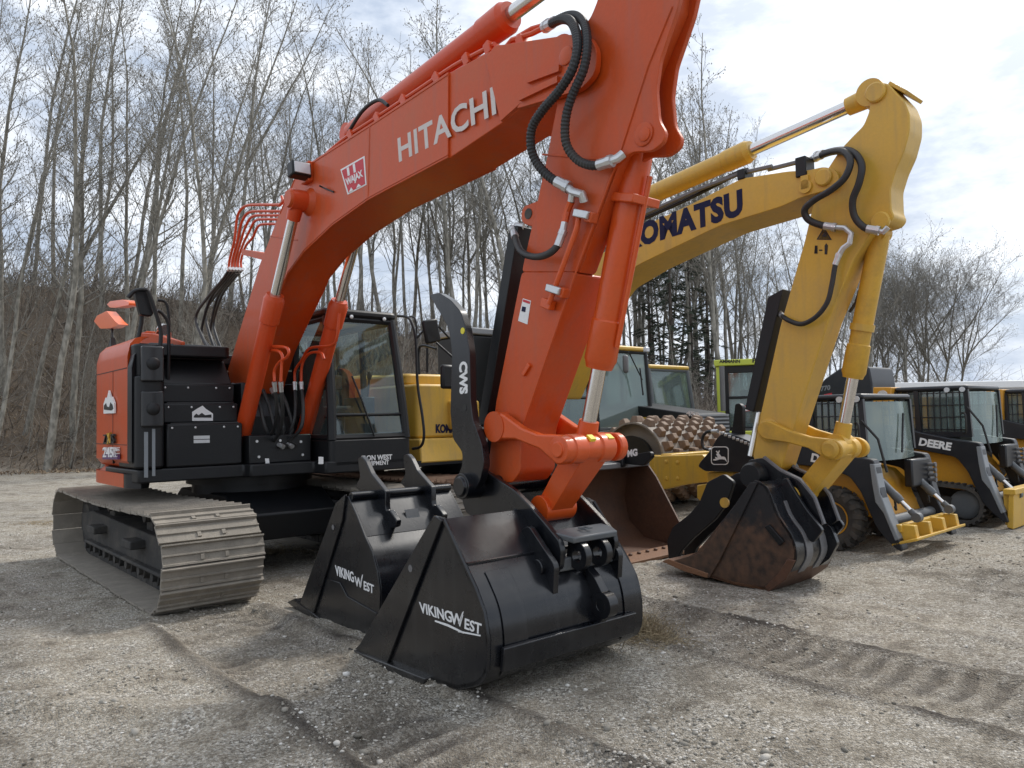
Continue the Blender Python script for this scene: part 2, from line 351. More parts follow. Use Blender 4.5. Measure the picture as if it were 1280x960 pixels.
# ------------------------------------------------------------------ ground, bank
FH = Frame(-3.01, 8.81, 40.5)      # the orange excavator
FK = Frame(-.65, 10.7, 42)         # the yellow excavator
def vnoise(x, y, seed=0):
    xi = np.floor(x).astype(np.int64); yi = np.floor(y).astype(np.int64); fx = x-xi; fy = y-yi
    def h(a, b):
        n = (a*374761393+b*668265263+seed*974634777) & 0x7fffffff; n = ((n ^ (n >> 13))*1274126177) & 0x7fffffff; return ((n ^ (n >> 16)) & 0xffff)/65535.0
    fx = fx*fx*(3-2*fx); fy = fy*fy*(3-2*fy)
    return (h(xi, yi)*(1-fx)+h(xi+1, yi)*fx)*(1-fy)+(h(xi, yi+1)*(1-fx)+h(xi+1, yi+1)*fx)*fy
def fbm(x, y, o=4, seed=0):
    r = 0; a = .5; t = 0
    for i in range(o): r = r+a*vnoise(x*2**i, y*2**i, seed+i); t += a; a *= .5
    return r/t-.5
def sstep(a, b, x): t = np.clip((x-a)/(b-a), 0, 1); return t*t*(3-2*t)
FA = np.array([-16.6, 27.0]); FB = np.array([8.0, 32.0]); FD = (FB-FA)/np.linalg.norm(FB-FA); FN = np.array([-FD[1], FD[0]])
def bank(x, y):
    s = (x-FA[0])*FN[0]+(y-FA[1])*FN[1]; u = (x-FA[0])*FD[0]+(y-FA[1])*FD[1]
    H = np.interp(u, [-60, -5, 0, 12, 20, 29, 37, 60], [9, 8.4, 8.1, 6.3, 4.0, 2.2, 1.0, 0]); s = s+1.2*fbm(x*.25, y*.25, 3, 5)*2
    return H*(.22*sstep(-.5, 2.5, s)+.78*sstep(1, 10.5, s))+sstep(0, 3, s)*fbm(x*.8, y*.8, 3, 9)*.5, s
def ruts(x, y):
    h = 0; dark = 0
    for Fr_, ys, lo, k in ((FH, ((-1.62, -.82), (.80, 1.60)), 2.0, 1.0), (FK, ((.85, 1.6),), 5.6, .5), (FK, ((-1.6, -.85),), 5.2, .4)):
        a = x-Fr_.o.x; b = y-Fr_.o.y; xm = a*Fr_.f.x+b*Fr_.f.y; ym = a*Fr_.w.x+b*Fr_.w.y
        ym = ym+.10*fbm(xm*.5, ym*0+3.3, 2, 31)*2
        for y0, y1 in ys:
            inn = sstep(y0-.03, y0+.05, ym)*(1-sstep(y1-.05, y1+.03, ym))*sstep(lo, lo+.4, xm)
            br = .35+.65*sstep(-.12, .12, fbm(xm*1.1, ym*1.3, 3, 17))
            lug = np.clip(np.sin(2*pi*(xm+.05*fbm(xm*2.3, ym*4, 3, 50)+.02*np.sin(ym*9))/.17)*1.6, -1, 1)
            berm = (np.exp(-((ym-y0+.06)/.06)**2)+np.exp(-((ym-y1-.06)/.06)**2))*sstep(lo, lo+.4, xm)
            h = h+k*(-.030*inn+.008*lug*inn*br*(.4+1.2*vnoise(xm*6, ym*9, 47))+.030*inn*fbm(x*13, y*13, 3, 49)+.026*berm+.012*inn*fbm(x*30, y*30, 2, 52)*(.5+1.3*vnoise(xm*4, ym*4, 41))); dark = np.maximum(dark, k*np.maximum(inn*br*(.55-.2*lug), .9*berm*(.4+vnoise(xm*3, ym*3, 44))))
    return h, dark
def gh(x, y, fine=True):
    x = np.asarray(x, float); y = np.asarray(y, float); b, s = bank(x, y)
    z = .10*fbm(x*.35, y*.35, 3, 1)+.05*fbm(x*1.6, y*1.6, 4, 2)
    if fine: z = z+.035*fbm(x*7, y*7, 4, 3)+.010*np.abs(fbm(x*24, y*24, 2, 4))*2
    r, d = ruts(x, y)
    # an extra ridge of loose gravel running across the front left
    q = (y-(4.55+.10*x+.25*np.sin(x*1.3))); z = z+.05*np.exp(-(q/.16)**2)*sstep(.2, -1.2, x)*(.5+vnoise(x*3, y*3, 8))
    calm = sstep(1.2, 3.2, np.hypot(x-FH.o.x, y-FH.o.y)); near = (z*(.35+.65*calm)+r-.015)
    return near+np.maximum(b, 0), s, d
def axis(lo, hi, step, far_lo, far_hi, g=1.10):
    a = list(np.arange(lo, hi, step)); st = step
    while a[-1] < far_hi: st *= g; a.append(a[-1]+st)
    st = step; b = [lo]
    while b[-1] > far_lo: st *= g; b.append(b[-1]-st)
    return np.array(b[:0:-1]+a)
gx = axis(-6.2, 6.6, .033, -260, 260, 1.07); gy = axis(2.3, 10.6, .033, -60, 420, 1.055)
X, Y = np.meshgrid(gx, gy); Z, S_, D_ = gh(X, Y)
farz = sstep(60, 160, np.hypot(X, Y)); Z = Z*(1-farz)
nx, ny = len(gx), len(gy)
me = bpy.data.meshes.new('ground'); me.vertices.add(nx*ny); me.vertices.foreach_set('co', np.stack([X, Y, Z], -1).astype(np.float32).ravel())
ii = (np.arange(ny-1)[:, None]*nx+np.arange(nx-1)[None, :]).ravel(); q = np.stack([ii, ii+1, ii+nx+1, ii+nx], -1).astype(np.int32)
me.loops.add(q.size); me.loops.foreach_set('vertex_index', q.ravel()); me.polygons.add(len(q)); me.polygons.foreach_set('loop_start', np.arange(0, q.size, 4, dtype=np.int32)); me.polygons.foreach_set('loop_total', np.full(len(q), 4, np.int32))
me.update(calc_edges=True); me.polygons.foreach_set('use_smooth', np.ones(len(q), bool))
at = me.attributes.new('wet', 'FLOAT', 'POINT'); at.data.foreach_set('value', D_.astype(np.float32).ravel())
at = me.attributes.new('litter', 'FLOAT', 'POINT'); at.data.foreach_set('value', sstep(-1.6, .6, S_+fbm(X*.9, Y*.9, 3, 6)*2).astype(np.float32).ravel())
g = bpy.data.objects.new('ground', me); COL.objects.link(g); tag(g, kind='structure')
m, t, b = mat_base('gravel_ground'); n = t.nodes.new; l = t.links.new
c = n('ShaderNodeTexCoord')
def NZ(sc, det=6, ro=.6):
    a = n('ShaderNodeTexNoise'); a.inputs['Scale'].default_value = sc; a.inputs['Detail'].default_value = det; a.inputs['Roughness'].default_value = ro; l(c.outputs['Object'], a.inputs['Vector']); return a
def RAMP(src, stops):
    r = n('ShaderNodeValToRGB'); e = r.color_ramp.elements
    while len(e) < len(stops): e.new(.5)
    for i, (p_, c_) in enumerate(stops): e[i].position = p_; e[i].color = (*c_, 1)
    l(src, r.inputs[0]); return r
def MIX(a, b_, f, bt='MIX'):
    x = n('ShaderNodeMix'); x.data_type = 'RGBA'; x.blend_type = bt
    for s_, v_ in (('A', a), ('B', b_), ('Factor', f)):
        if hasattr(v_, 'links') or hasattr(v_, 'is_linked'): l(v_, x.inputs[s_])
        else: x.inputs[s_].default_value = (*v_, 1) if isinstance(v_, tuple) else v_
    return x.outputs['Result']
big = NZ(.55, 6, .6); mid = NZ(3.2, 8, .7); fin = NZ(38, 6, .7)
base = RAMP(mid.outputs['Fac'], [(.34, (.14, .12, .096)), (.5, (.335, .30, .245)), (.64, (.50, .455, .385))])
base2 = RAMP(big.outputs['Fac'], [(.40, (.85, .82, .77)), (.58, (1.50, 1.47, 1.40))])
col = MIX(base.outputs[0], base2.outputs[0], 1.0, 'MULTIPLY')
vo = n('ShaderNodeTexVoronoi'); vo.inputs['Scale'].default_value = 85; l(c.outputs['Object'], vo.inputs['Vector'])
vo2 = n('ShaderNodeTexVoronoi'); vo2.inputs['Scale'].default_value = 42; l(c.outputs['Object'], vo2.inputs['Vector'])
sp = n('ShaderNodeSeparateColor'); l(vo.outputs['Color'], sp.inputs[0])
peb = RAMP(sp.outputs[0], [(.0, (.13, .118, .10)), (.45, (.34, .31, .265)), (.8, (.54, .51, .45)), (1, (.78, .75, .70))])
pm = RAMP(mid.outputs['Fac'], [(.40, (.25, .25, .25)), (.60, (.85, .85, .85))])
col = MIX(col, peb.outputs[0], pm.outputs[0])
fr = RAMP(fin.outputs['Fac'], [(.3, (.6, .6, .6)), (.7, (1.3, 1.3, 1.3))]); col = MIX(col, fr.outputs[0], 1.0, 'MULTIPLY')
aw = n('ShaderNodeAttribute'); aw.attribute_name = 'wet'
wn = n('ShaderNodeMath'); wn.operation = 'MULTIPLY'; l(aw.outputs['Fac'], wn.inputs[0]); l(mid.outputs['Fac'], wn.inputs[1])
wm = n('ShaderNodeMath'); wm.operation = 'MULTIPLY'; wm.use_clamp = True; l(wn.outputs[0], wm.inputs[0]); wm.inputs[1].default_value = 1.9
col = MIX(col, (.075, .064, .054), wm.outputs[0])
al = n('ShaderNodeAttribute'); al.attribute_name = 'litter'
lit = RAMP(fin.outputs['Fac'], [(.3, (.08, .062, .047)), (.5, (.19, .15, .112)), (.72, (.36, .29, .22))])
col = MIX(col, lit.outputs[0], al.outputs['Fac'])
l(col, b.inputs['Base Color']); b.inputs['Roughness'].default_value = .92; b.inputs['Specular IOR Level'].default_value = .25
hs = n('ShaderNodeMath'); hs.operation = 'MULTIPLY_ADD'; hs.inputs[1].default_value = -.9; l(vo.outputs['Distance'], hs.inputs[0]); l(fin.outputs['Fac'], hs.inputs[2])
h2 = n('ShaderNodeMath'); h2.operation = 'MULTIPLY_ADD'; h2.inputs[1].default_value = -.5; l(vo2.outputs['Distance'], h2.inputs[0]); l(hs.outputs[0], h2.inputs[2])
bp = n('ShaderNodeBump'); bp.inputs['Strength'].default_value = .9; bp.inputs['Distance'].default_value = .022; l(h2.outputs[0], bp.inputs['Height']); l(bp.outputs[0], b.inputs['Normal'])
me.materials.append(m)

def island_mat(name, stops, rough=.85):
    m, t, b = mat_base(name); n = t.nodes.new; l = t.links.new
    g_ = n('ShaderNodeNewGeometry'); r = n('ShaderNodeValToRGB'); e = r.color_ramp.elements
    while len(e) < len(stops): e.new(.5)
    for i, (p_, c_) in enumerate(stops): e[i].position = p_; e[i].color = (*c_, 1)
    l(g_.outputs['Random Per Island'], r.inputs[0]); l(r.outputs[0], b.inputs['Base Color']); b.inputs['Roughness'].default_value = rough; b.inputs['Specular IOR Level'].default_value = .3
    return m
def raw_mesh(name, V, Fq, mat, smooth=False):
    me = bpy.data.meshes.new(name); V = np.asarray(V, np.float32); Fq = np.asarray(Fq, np.int32); k = Fq.shape[1]
    me.vertices.add(len(V)); me.vertices.foreach_set('co', V.ravel()); me.loops.add(Fq.size); me.loops.foreach_set('vertex_index', Fq.ravel())
    me.polygons.add(len(Fq)); me.polygons.foreach_set('loop_start', np.arange(0, Fq.size, k, dtype=np.int32)); me.polygons.foreach_set('loop_total', np.full(len(Fq), k, np.int32))
    if smooth: me.polygons.foreach_set('use_smooth', np.ones(len(Fq), bool))
    me.update(calc_edges=True); me.materials.append(mat); return me

# loose gravel: small rough stones over the whole yard, denser in the ridges
ico = bmesh.new(); bmesh.ops.create_icosphere(ico, subdivisions=1, radius=1); IV = np.array([v.co[:] for v in ico.verts]); IF = np.array([[v.index for v in f.verts] for f in ico.faces]); ico.free()
def stones(n, gen, s0, s1, pw_=2.5):
    px = gen(n); x, y = px; z, s, d = gh(x, y); size = s0+(s1-s0)*rng.random(n)**pw_
    keep = (s < 0) & ((x-FH.o.x)**2+(y-FH.o.y)**2 > 0)
    dens = vnoise(x*1.1, y*1.1, 70)*.6+vnoise(x*4, y*4, 71)*.4; keep &= (rng.random(n) < sstep(.38, .74, dens)*.97+.03)
    x, y, z, size = x[keep], y[keep], z[keep], size[keep]; n = len(x)
    V = np.repeat(IV[None], n, 0)*(1+(rng.random((n, len(IV), 1))-.5)*.55); sc = np.stack([1+.5*rng.random(n), .7+.4*rng.random(n), .45+.35*rng.random(n)], -1)*size[:, None]
    V = V*sc[:, None, :]; a = rng.random(n)*6.28; ca, sa = np.cos(a)[:, None], np.sin(a)[:, None]
    vx = V[..., 0]*ca-V[..., 1]*sa+x[:, None]; vy = V[..., 0]*sa+V[..., 1]*ca+y[:, None]; vz = V[..., 2]+(z+size*.15)[:, None]
    return np.stack([vx, vy, vz], -1).reshape(-1, 3), (IF[None]+(np.arange(n)*len(IV))[:, None, None]).reshape(-1, 3)
def gen_view(lo, hi):
    def f(n):
        v = rng.uniform(lo, hi, n); dep = EYE*FPX/v; u = rng.uniform(-700, 700, n); return u/FPX*dep, dep
    return f
V1, F1 = stones(36000, gen_view(95, 460), .0035, .012); V2, F2 = stones(2200, gen_view(60, 460), .010, .026, 4)
gm_ = island_mat('gravel_stone', [(0, (.13, .12, .10)), (.3, (.26, .24, .205)), (.65, (.40, .37, .32)), (.92, (.56, .53, .48)), (1, (.75, .73, .69))])
sm = raw_mesh('loose_gravel', np.concatenate([V1, V2]), np.concatenate([F1, F2+len(V1)]), gm_)
o = bpy.data.objects.new('loose_gravel', sm); COL.objects.link(o); tag(o, 'loose grey gravel stones scattered over the yard', 'gravel', kind='stuff')

# dry sticks and thin brush: many thin three sided rods
def rods(P0, P1, r0, r1, bend=.12, seg=3):
    n = len(P0); ax = P1-P0; L_ = np.linalg.norm(ax, axis=1, keepdims=True); t = ax/np.maximum(L_, 1e-6)
    a = np.cross(t, np.array([.3, .5, .81])); a /= np.maximum(np.linalg.norm(a, axis=1, keepdims=True), 1e-6); b_ = np.cross(t, a)
    off = (a*rng.normal(size=(n, 1))+b_*rng.normal(size=(n, 1)))*L_*bend; V = []
    for i in range(seg+1):
        f = i/seg; c_ = P0+ax*f+off*np.sin(pi*f); r = (r0*(1-f)+r1*f)[:, None]
        for k in range(3): V.append(c_+(a*cos(2.094*k)+b_*sin(2.094*k))*r)
    V = np.stack(V, 1); m_ = (seg+1)*3; Fs = []
    for i in range(seg):
        for k in range(3): Fs.append([i*3+k, i*3+(k+1) % 3, i*3+3+(k+1) % 3, i*3+3+k])
    return V.reshape(-1, 3), (np.array(Fs)[None]+(np.arange(n)*m_)[:, None, None]).reshape(-1, 4)
def join(parts):
    V = []; F_ = []; k = 0
    for v, f in parts: V.append(v); F_.append(f+k); k += len(v)
    return np.concatenate(V), np.concatenate(F_)
brm = island_mat('bare_brush_twig', [(0, (.08, .066, .055)), (.5, (.19, .165, .14)), (1, (.36, .32, .27))])
n_ = 15000; u = rng.uniform(-14, 44, n_); s = rng.uniform(.2, 13, n_)**1.0; x = FA[0]+FD[0]*u+FN[0]*s; y = FA[1]+FD[1]*u+FN[1]*s; z = gh(x, y, False)[0]
cl = vnoise(x*.35, y*.35, 55); Lh = (.5+2.2*rng.random(n_)**2)*(.5+cl); P0 = np.stack([x, y, z-.05], -1); dirn = np.stack([rng.normal(.18, .42, n_), rng.normal(-.1, .35, n_), np.ones(n_)], -1)
P1 = P0+dirn*Lh[:, None]; k_ = rng.random(n_) < .30; P1[k_, 2] = P0[k_, 2]+.25*Lh[k_]
A1 = rods(P0, P1, .012+.012*rng.random(n_), .004+0*Lh, .16)
f_ = rng.random(n_)[:, None]*.6+.3; B0 = P0+(P1-P0)*f_; B1 = B0+np.stack([rng.normal(0, .5, n_), rng.normal(0, .5, n_), rng.random(n_)*.6+.1], -1)*Lh[:, None]*.5
A2 = rods(B0, B1, .007+0*Lh, .003+0*Lh, .2, 2)
bv, bf = join([A1, A2]); o = bpy.data.objects.new('brush', raw_mesh('brush', bv, bf, brm)); COL.objects.link(o)
tag(o, 'tangled leafless brown brush covering the earth bank', 'brush', kind='stuff')
# dead leaves and grass on the bank foot
n_ = 16000; u = rng.uniform(-12, 44, n_); s = rng.uniform(-1.3, 6, n_); x = FA[0]+FD[0]*u+FN[0]*s; y = FA[1]+FD[1]*u+FN[1]*s; z = gh(x, y, False)[0]
P0 = np.stack([x, y, z+.01], -1); P1 = P0+np.stack([rng.normal(0, .10, n_), rng.normal(0, .10, n_), .02+.12*rng.random(n_)], -1)
lv = rods(P0, P1, .012+.015*rng.random(n_), .006+0*u, .2, 2)
lm = island_mat('dead_leaf_and_grass', [(0, (.10, .065, .04)), (.5, (.22, .155, .10)), (1, (.42, .34, .24))])
o = bpy.data.objects.new('leaf_litter', raw_mesh('leaf_litter', lv[0], lv[1], lm)); COL.objects.link(o); tag(o, 'dead brown leaves and grass along the foot of the bank', 'leaf litter', kind='stuff')
# tuft of straw by the black bucket, straws by the track
P0 = []; P1 = []
for (px, py, nn, rr) in ((795, 792, 700, .22), (812, 800, 260, .28), (345, 688, 260, .35), (60, 655, 260, .6)):
    d = ray(px, py); q = CAMP+d*(EYE/-d.z)
    for i in range(nn):
        a = random.gauss(0, rr*.5), random.gauss(0, rr*.4); x_, y_ = q.x+a[0], q.y+a[1]; z_ = float(gh(x_, y_, False)[0]); h_ = .02+.10*random.random()
        P0.append((x_, y_, z_)); P1.append((x_+random.gauss(0, .09), y_+random.gauss(0, .09), z_+h_*(1.4 if nn > 300 else .4)))
sv = rods(np.array(P0), np.array(P1), np.full(len(P0), .0022), np.full(len(P0), .001), .25, 3)
stm = island_mat('dry_straw', [(0, (.20, .15, .09)), (1, (.50, .41, .26))])
o = bpy.data.objects.new('dry_grass', raw_mesh('dry_grass', sv[0], sv[1], stm)); COL.objects.link(o); tag(o, 'dry straw tuft beside the big black bucket and wisps by the track', 'dry grass', kind='stuff')

# ------------------------------------------------------------------ trees
def bark(name, c0, c1):
    m, t, b = mat_base(name); n = t.nodes.new; l = t.links.new; c = n('ShaderNodeTexCoord'); mp = n('ShaderNodeMapping'); mp.inputs['Scale'].default_value = (3, 3, 1.2); l(c.outputs['Object'], mp.inputs[0])
    no = n('ShaderNodeTexNoise'); no.inputs['Scale'].default_value = 3; no.inputs['Detail'].default_value = 7; l(mp.outputs[0], no.inputs['Vector'])
    r = n('ShaderNodeValToRGB'); r.color_ramp.elements[0].position = .35; r.color_ramp.elements[1].position = .65; r.color_ramp.elements[0].color = (*c0, 1); r.color_ramp.elements[1].color = (*c1, 1)
    l(no.outputs['Fac'], r.inputs[0]); l(r.outputs[0], b.inputs['Base Color']); b.inputs['Roughness'].default_value = .9; b.inputs['Specular IOR Level'].default_value = .2; return m
M['bark'] = bark('aspen_bark', (.16, .152, .13), (.36, .34, .295)); M['twig'] = bark('twig_bark', (.17, .16, .14), (.30, .285, .25))
M['sbark'] = bark('spruce_bark', (.05, .042, .036), (.12, .10, .085)); M['needle'] = bark('spruce_needles', (.035, .046, .034), (.075, .088, .062))
def limb(path, radii, n=5):
    mb = MB(); mb.tube(path, radii, n, cap=False); return mb
def aspen(seed, H, lean=0.0, first=.28, wide=1.0, forks=0, dens=1.0):
    R_ = random.Random(seed); tr = MB(); cw = MB(); buds = MB()
    def curve(p, d, L, k, curl, up):
        pts = [Vector(p)]; d = Vector(d).normalized()
        for i in range(k):
            d = (d+Vector((R_.gauss(0, curl), R_.gauss(0, curl), R_.gauss(0, curl*.6)+up))).normalized(); pts.append(pts[-1]+d*(L/k))
        return pts
    r0 = H*.0056+.014
    def stem(base, d, L, r, fst, lv):
        P = curve(base, d, L, 12, .055, .012); rad = [r*(1-.90*(i/12)**1.05)+.004 for i in range(13)]; tr.tube(P, rad, 7, cap=False)
        nb = int(L*2.3*dens)
        for j in range(nb):
            f = fst+(1-fst)*(j+R_.random())/nb; f = min(f, .985); i = f*12; a = int(i); p = P[a].lerp(P[min(a+1, 12)], i-a); ang = R_.random()*6.28; el = R_.uniform(.35, .95)+.35*f
            bl = (H*.17*(1.15-f)**.75+.35)*wide*R_.uniform(.5, 1.25); dd = Vector((cos(ang)*cos(el), sin(ang)*cos(el), sin(el)))
            Q = curve(p, dd, bl, 6, .12, .07); br = max(.007, rad[a]*.36)*R_.uniform(.7, 1.1); cw.tube(Q, [br*(1-.75*k/6) for k in range(7)], 4, cap=False)
            for s_ in range(max(3, int(bl*4.2))):
                f2 = R_.uniform(.2, 1); a2 = min(5, int(f2*6)); p2 = Q[a2].lerp(Q[a2+1], f2*6-a2); dq = (Q[a2+1]-Q[a2]).normalized(); d2 = (dq+Vector((R_.gauss(0, .6), R_.gauss(0, .6), R_.gauss(.15, .45)))).normalized()
                l2 = bl*R_.uniform(.16, .42)+.1; T = curve(p2, d2, l2, 3, .16, .05); cw.tube(T, [.0075, .006, .0045, .003], 3, cap=False)
                for k in range(3):
                    p3 = T[1].lerp(T[3], R_.random()); d3 = (d2+Vector((R_.gauss(0, .7), R_.gauss(0, .7), R_.gauss(.1, .5)))).normalized(); e3 = p3+d3*l2*R_.uniform(.25, .55)
                    cw.tube([p3, e3], [.005, .003], 3, cap=False)
                    if R_.random() < .75:
                        q = e3; w_ = R_.uniform(.014, .026); buds.add([q+Vector((w_, 0, 0)), q+Vector((-w_*.5, w_, 0)), q+Vector((-w_*.5, -w_, 0)), q+Vector((0, 0, w_*2.2)), q-Vector((0, 0, w_*1.6))], [(0, 1, 3), (1, 2, 3), (2, 0, 3), (1, 0, 4), (2, 1, 4), (0, 2, 4)])
        return P
    P = stem((0, 0, -.3), (lean, R_.gauss(0, .03), 1), H, r0, first, 0)
    for k in range(forks):
        i = R_.randint(2, 6); a = R_.random()*6.28; stem(P[i], (cos(a)*.5+lean, sin(a)*.5, 1), H*(1-i/13)*R_.uniform(.75, .95), r0*.6, .25, 1)
    # dead twigs low on the trunk
    for k in range(int(H*1.2)):
        f = R_.uniform(.08, first+.1)*12; a = int(f); p = P[a]; ang = R_.random()*6.28; cw.tube(curve(p, (cos(ang), sin(ang), R_.uniform(-.1, .5)), R_.uniform(.3, 1.1), 3, .15, 0), [.009, .007, .005, .003], 3, cap=False)
    cw.add(buds.v, buds.f)
    def mk(mb, nm, mt):
        me = bpy.data.meshes.new(nm); me.from_pydata(mb.v, [], mb.f); me.polygons.foreach_set('use_smooth', [True]*len(me.polygons)); me.materials.append(mt); return me
    return mk(tr, 'trunk', M['bark']), mk(cw, 'crown', M['twig']), H
def spruce(seed, H):
    R_ = random.Random(seed); tr = MB(); cw = MB(); tr.tube([(0, 0, -.3), (0, 0, H*.5), (0, 0, H)], [.16, .10, .01], 7)
    for j in range(int(H*9)):
        f = .12+.88*(j/(H*9)); z = f*H; L = (1-f)*H*.19*R_.uniform(.6, 1.15)+.12; a = R_.random()*6.28; pts = [Vector((0, 0, z)), Vector((cos(a)*L*.5, sin(a)*L*.5, z-.06*L)), Vector((cos(a)*L, sin(a)*L, z-.22*L))]
        tr.tube(pts, [.02, .014, .006], 3, cap=False)
        if R_.random() < .22: continue
        for k in range(int(10+L*22)):
            t_ = R_.uniform(.12, 1); p = pts[0].lerp(pts[1], t_*2) if t_ < .5 else pts[1].lerp(pts[2], t_*2-1); sd_ = Vector((-sin(a), cos(a), 0))*R_.choice((-1, 1)); d = (sd_*.8+Vector((cos(a), sin(a), 0))*.7+Vector((0, 0, R_.gauss(-.25, .35)))).normalized(); q = p+d*R_.uniform(.12, .34)*(1.1-t_*.4); w_ = Vector((0, 0, 1)).cross(d)*.022
            cw.add([p-w_, p+w_, q+w_*.4+Vector((0, 0, -.02)), q-w_*.4, p+Vector((0, 0, .03)), q+Vector((0, 0, .02))], [(0, 1, 2, 3), (4, 0, 3, 5), (1, 4, 5, 2)])
    def mk(mb, nm, mt):
        me = bpy.data.meshes.new(nm); me.from_pydata(mb.v, [], mb.f); me.materials.append(mt); return me
    return mk(tr, 'trunk', M['sbark']), mk(cw, 'crown', M['needle']), H
KINDS = [aspen(1, 16, .05, .30), aspen(2, 16, .10, .38, 1.1), aspen(3, 17, .0, .34, .9), aspen(4, 15, .16, .25, 1.25), aspen(5, 18, .03, .42, .85), aspen(6, 14, .06, .25, 1.0, 1), aspen(7, 12, .05, .12, 1.9, 4, .8)]
SPR = [spruce(11, 11), spruce(12, 9)]
def plant(kind, x, y, h, rz, lean, label, group, name='bare_tree', cat='tree', thick=1.0):
    tm, cm, H = kind; z = float(gh(x, y, False)[0]); s = h/H
    r = bpy.data.objects.new(name, None); COL.objects.link(r); r.location = (x, y, z-.05); r.rotation_euler = (0, lean, rz); r.scale = (s*thick, s*thick, s); r.rotation_mode = 'XYZ'
    r.matrix_world = Matrix.Translation((x, y, z-.05)) @ Matrix.Rotation(lean, 4, 'Y') @ Matrix.Rotation(rz, 4, 'Z') @ Matrix.Diagonal((s*thick, s*thick, s, 1))
    tag(r, label, cat, group)
    for nm, me in (('trunk', tm), ('crown', cm)):
        c = bpy.data.objects.new(nm, me); COL.objects.link(c); c.parent = r
def col_x(px, dep): d = ray(px, 520); return d.x/d.y*dep
TR = random.Random(42)
def grove(n, px0, px1, d0, d1, h0, h1, lean, label, group, kinds=range(6), thick=1.0):
    for i in range(n):
        px = px0+(px1-px0)*(i+TR.uniform(.1, .9))/n; dep = TR.uniform(d0, d1)
        plant(KINDS[TR.choice(list(kinds))], col_x(px, dep), dep, TR.uniform(h0, h1), TR.uniform(-.6, .6) if lean > .05 else TR.random()*6.28, lean+TR.gauss(0, .045), label, group, thick=thick*TR.uniform(.85, 1.2))
grove(11, -60, 250, 26.5, 31, 15, 19, .07, 'tall bare aspen leaning right on the slope of the left bank', 'leaning aspens on the bank slope')
grove(15, -40, 300, 33, 41, 14, 18, .06, 'bare aspen standing along the crest of the left bank', 'aspens on the left crest')
grove(27, 300, 560, 38, 50, 13.5, 17.5, .0, 'slender bare aspen beyond the bank between the pipes and the lettered boom', 'aspens behind the orange boom')
grove(30, 545, 780, 37, 50, 15, 19, .0, 'slender bare aspen behind the orange stick and cabs', 'aspens behind the orange stick')
grove(32, 770, 935, 38, 55, 15, 21, .0, 'bare aspen behind the yellow boom and the rollers', 'aspens behind the rollers')
grove(20, 930, 1090, 42, 56, 10, 13.5, .0, 'thin bare aspen between the yellow boom and yellow stick', 'aspens under the yellow boom')
grove(11, 1080, 1150, 52, 62, 10, 12.5, .0, 'bare tree in the round clump above the white roof', 'clump above the roof', (2, 4, 6), 1.2)
for px, h, ln in ((1150, 12.5, .03), (1172, 12, .10), (1190, 11, .20), (1160, 11.5, -.05)):
    plant(KINDS[6], col_x(px, 56), 56, h, TR.uniform(-.5, .5), ln, 'bare tree in the round clump above the white roof', 'clump above the roof', thick=1.3)
grove(16, -30, 620, 25.5, 28, 4, 8, .06, 'thin pale sapling at the foot of the bank', 'saplings at the bank foot', (0, 1, 3, 5), .8)
grove(10, 560, 900, 30, 35, 4, 8, .0, 'thin bare sapling behind the parked rollers', 'saplings behind the rollers', (0, 1, 3, 5), .8)
for px, dep, h in ((842, 41, 9.5), (866, 42, 10.5), (815, 44, 10), (888, 44, 8.5)):
    plant(SPR[0 if h > 9.7 else 1], col_x(px, dep), dep, h, TR.random()*6, 0, 'dark green spruce among bare trunks behind the lime roller', 'spruces behind the lime roller', 'spruce_tree')

